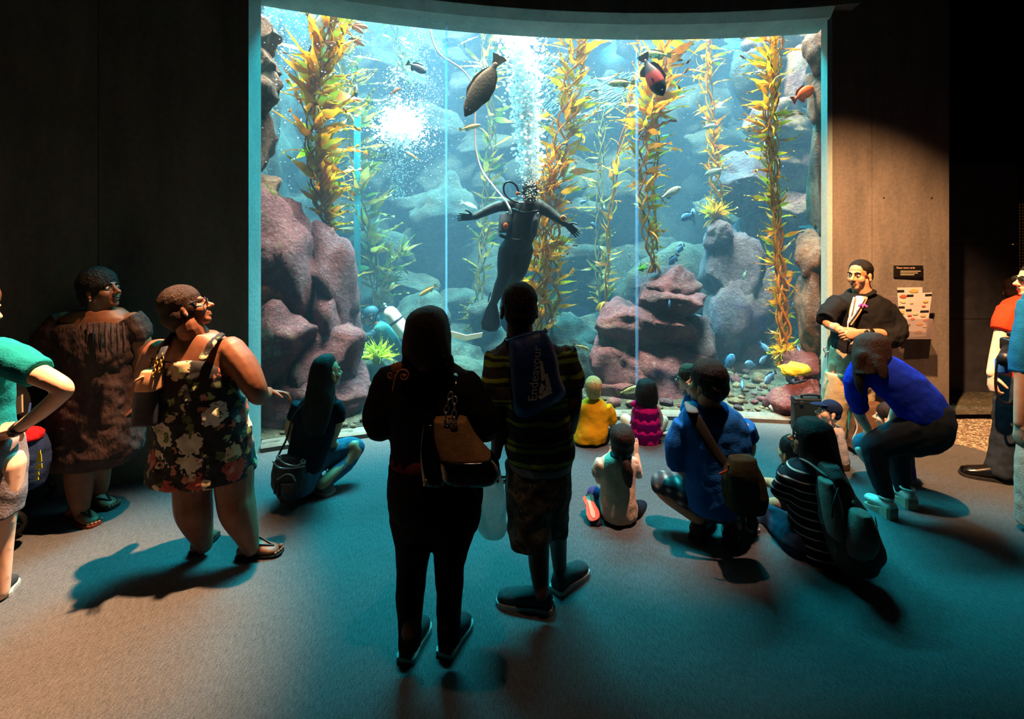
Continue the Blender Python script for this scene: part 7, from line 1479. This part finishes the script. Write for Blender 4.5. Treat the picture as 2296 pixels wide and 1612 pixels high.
def mat_clear():
    m, nt, b_ = newmat('clear acrylic'); nt.nodes.remove(b_); tr = nd(nt, 'ShaderNodeBsdfTransparent'); gl = nd(nt, 'ShaderNodeBsdfGlossy'); gl.inputs['Roughness'].default_value = .08; df = nd(nt, 'ShaderNodeBsdfDiffuse'); df.inputs[0].default_value = (.6, .5, .5, 1)
    tr.inputs[0].default_value = (.8, .78, .8, 1); m1 = nd(nt, 'ShaderNodeMixShader'); m1.inputs[0].default_value = .08; m2 = nd(nt, 'ShaderNodeMixShader'); m2.inputs[0].default_value = .12
    nt.links.new(tr.outputs[0], m1.inputs[1]); nt.links.new(gl.outputs[0], m1.inputs[2]); nt.links.new(m1.outputs[0], m2.inputs[1]); nt.links.new(df.outputs[0], m2.inputs[2]); nt.links.new(m2.outputs[0], nt.nodes['Material Output'].inputs[0]); return m
CLR = mat_clear()
b = root('card_holder', wallpt(2053, 760, .02), 'clear acrylic card holder fixed to the lit concrete wall', 'holder')
q0, q1 = wallpt(2014, 760, .2), wallpt(2090, 715, .2); yb = 4.955
obj('front_panel', box(V(((q0.x + q1.x) / 2, q0.y, (q0.z + q1.z) / 2)), (q1.x - q0.x, .006, q1.z - q0.z)), CLR, b, smooth=False)
obj('back_panel', box(V(((q0.x + q1.x) / 2, yb - .012, (q0.z + q1.z) / 2 + .1)), (q1.x - q0.x, .006, q1.z - q0.z + .2)), CLR, b, smooth=False)
obj('base_panel', box(V(((q0.x + q1.x) / 2, (q0.y + yb) / 2 - .004, q0.z)), (q1.x - q0.x, yb - q0.y - .012, .006)), CLR, b, smooth=False)
for x in (q0.x, q1.x): obj('side_panel', box(V((x, (q0.y + yb) / 2 - .004, (q0.z + q1.z) / 2)), (.006, yb - q0.y - .012, q1.z - q0.z)), CLR, b, smooth=False)
PAPER = M('printed card', '#b8b4b0', '#aca8a4', 4, rough=.7); TAGB = M('card tag', '#101010'); FI = [M('card fish tan', '#d89c58', '#c88c48', 20), M('card fish coral', '#d8523c', '#c8462e'), M('card fish cream', '#e0b48c', '#d0a47c', 20)]
def card(label, quad, off, tags, fishes):
    """quad: four wall-pixel corners, clockwise from the top left"""
    P = [wallpt(x, y, off) for x, y in quad]; r_ = root('guide_card', P[3], label, 'card', 'identification cards in the holder'); obj('sheet', prism(P[::-1], (0, .003, 0)), PAPER, r_, smooth=False)
    ax = (P[1] - P[0]).normalized(); az = (P[0] - P[3]).normalized(); A = np.array([ax, az, ax.cross(az)]); W, H_ = (P[1] - P[0]).length, (P[0] - P[3]).length
    for u, v_, w_, h_ in tags: obj('tag', place(box(V((0, 0, 0)), (w_ * W, h_ * H_, .002)), P[3] + ax * u * W + az * v_ * H_ + V((0, -.002, 0)), A), TAGB, r_, smooth=False)
    for i, (u, v_, s_) in enumerate(fishes):
        pr = [(-.5, .0), (-.2, .2), (.2, .22), (.42, .1), (.6, .22), (.56, 0), (.6, -.22), (.42, -.1), (.2, -.2), (-.2, -.2)]
        obj('fish_picture', place(prism([V((x * s_ * W, y * s_ * W, 0)) for x, y in pr], (0, 0, .002)), P[3] + ax * u * W + az * v_ * H_ + V((0, -.003, 0)), A), FI[i % 3], r_, smooth=False)
card('white fish guide card leaning behind the grey one', [(2012, 645), (2068, 644), (2072, 752), (2018, 755)], .07, [(.12, .93, .28, .045), (.12, .60, .25, .04)], [(.62, .93, .34), (.2, .82, .3), (.2, .72, .3), (.2, .5, .3), (.2, .38, .3)])
card('grey fish guide card tilted in front of the white one', [(2034, 658), (2090, 656), (2077, 754), (2022, 757)], .13, [(.12, .95, .27, .045), (.86, .95, .27, .045), (.14, .62, .22, .045), (.78, .58, .34, .045), (.16, .28, .22, .045)], [(.75, .80, .2), (.18, .5, .16), (.4, .53, .2), (.72, .48, .2), (.32, .42, .16), (.2, .78, .12), (.62, .3, .26), (.85, .38, .2), (.85, .24, .18), (.6, .12, .26), (.7, .7, .14)])
b = root('equipment_case', V((at(1812, 950, 4.88).x, 4.88, 0)), 'black hard case with a carry handle standing against the window', 'case')
CS = M('black case shell', '#0b1216', '#101a20', 15, rough=.5); xa, xb = at(1779, 900, 4.88).x, at(1846, 900, 4.88).x; cxm = (xa + xb) / 2; ca = .12
AXc = np.array([(math.cos(-ca), math.sin(-ca), 0), (math.sin(ca), math.cos(ca), 0), (0, 0, 1)])
obj('shell', rbox(V((cxm, 4.88, .168)), (xb - xa, .11, .332), AXc, r=.018), CS, b)
obj('lid_seam', rbox(V((cxm, 4.88, .29)), (xb - xa + .006, .116, .012), AXc, r=.004), BLACKP, b)
obj('handle', T([(V((cxm - .08, 4.86, .335)), .01), (V((cxm - .07, 4.855, .365)), .012), (V((cxm + .07, 4.84, .365)), .012), (V((cxm + .08, 4.84, .335)), .01)], n=8), CS, b)
for s in (-1, 1): obj('latch', rbox(V((cxm + s * .1, 4.82, .295)), (.035, .012, .035), AXc, r=.004), M('latch plastic', '#182228'), b)
b = root('tote_bag', fl(1945, 998), 'brown paper tote standing between the khakis and the dark jeans', 'bag')
obj('body', skinned([bagrows([(1918, 1985, 905, 4.42, .07), (1914, 1982, 950, 4.4, .09), (1908, 1978, 1006, 4.38, .1)])], .010, 2, .02), M('brown kraft', '#4a3424', '#5a4230', 12, rough=.9), b)
obj('handle', T([(1925, 905, 4.33, .006), (1916, 930, 4.3, .006), (1922, 958, 4.29, .006), (1912, 985, 4.28, .006)], n=6), M('white cord', '#b8b8b0'), b)
obj('paper_slip', prism([V((*fl(x, y).xy, .003)) for x, y in ((2036, 1000), (2070, 1000), (2058, 993), (2030, 994))], (0, 0, .003)), M('peach paper', '#d8a888'), label='small pale paper lying on the carpet near the passage', cat='paper', smooth=False)

bpy.data.scenes.remove(TSC)
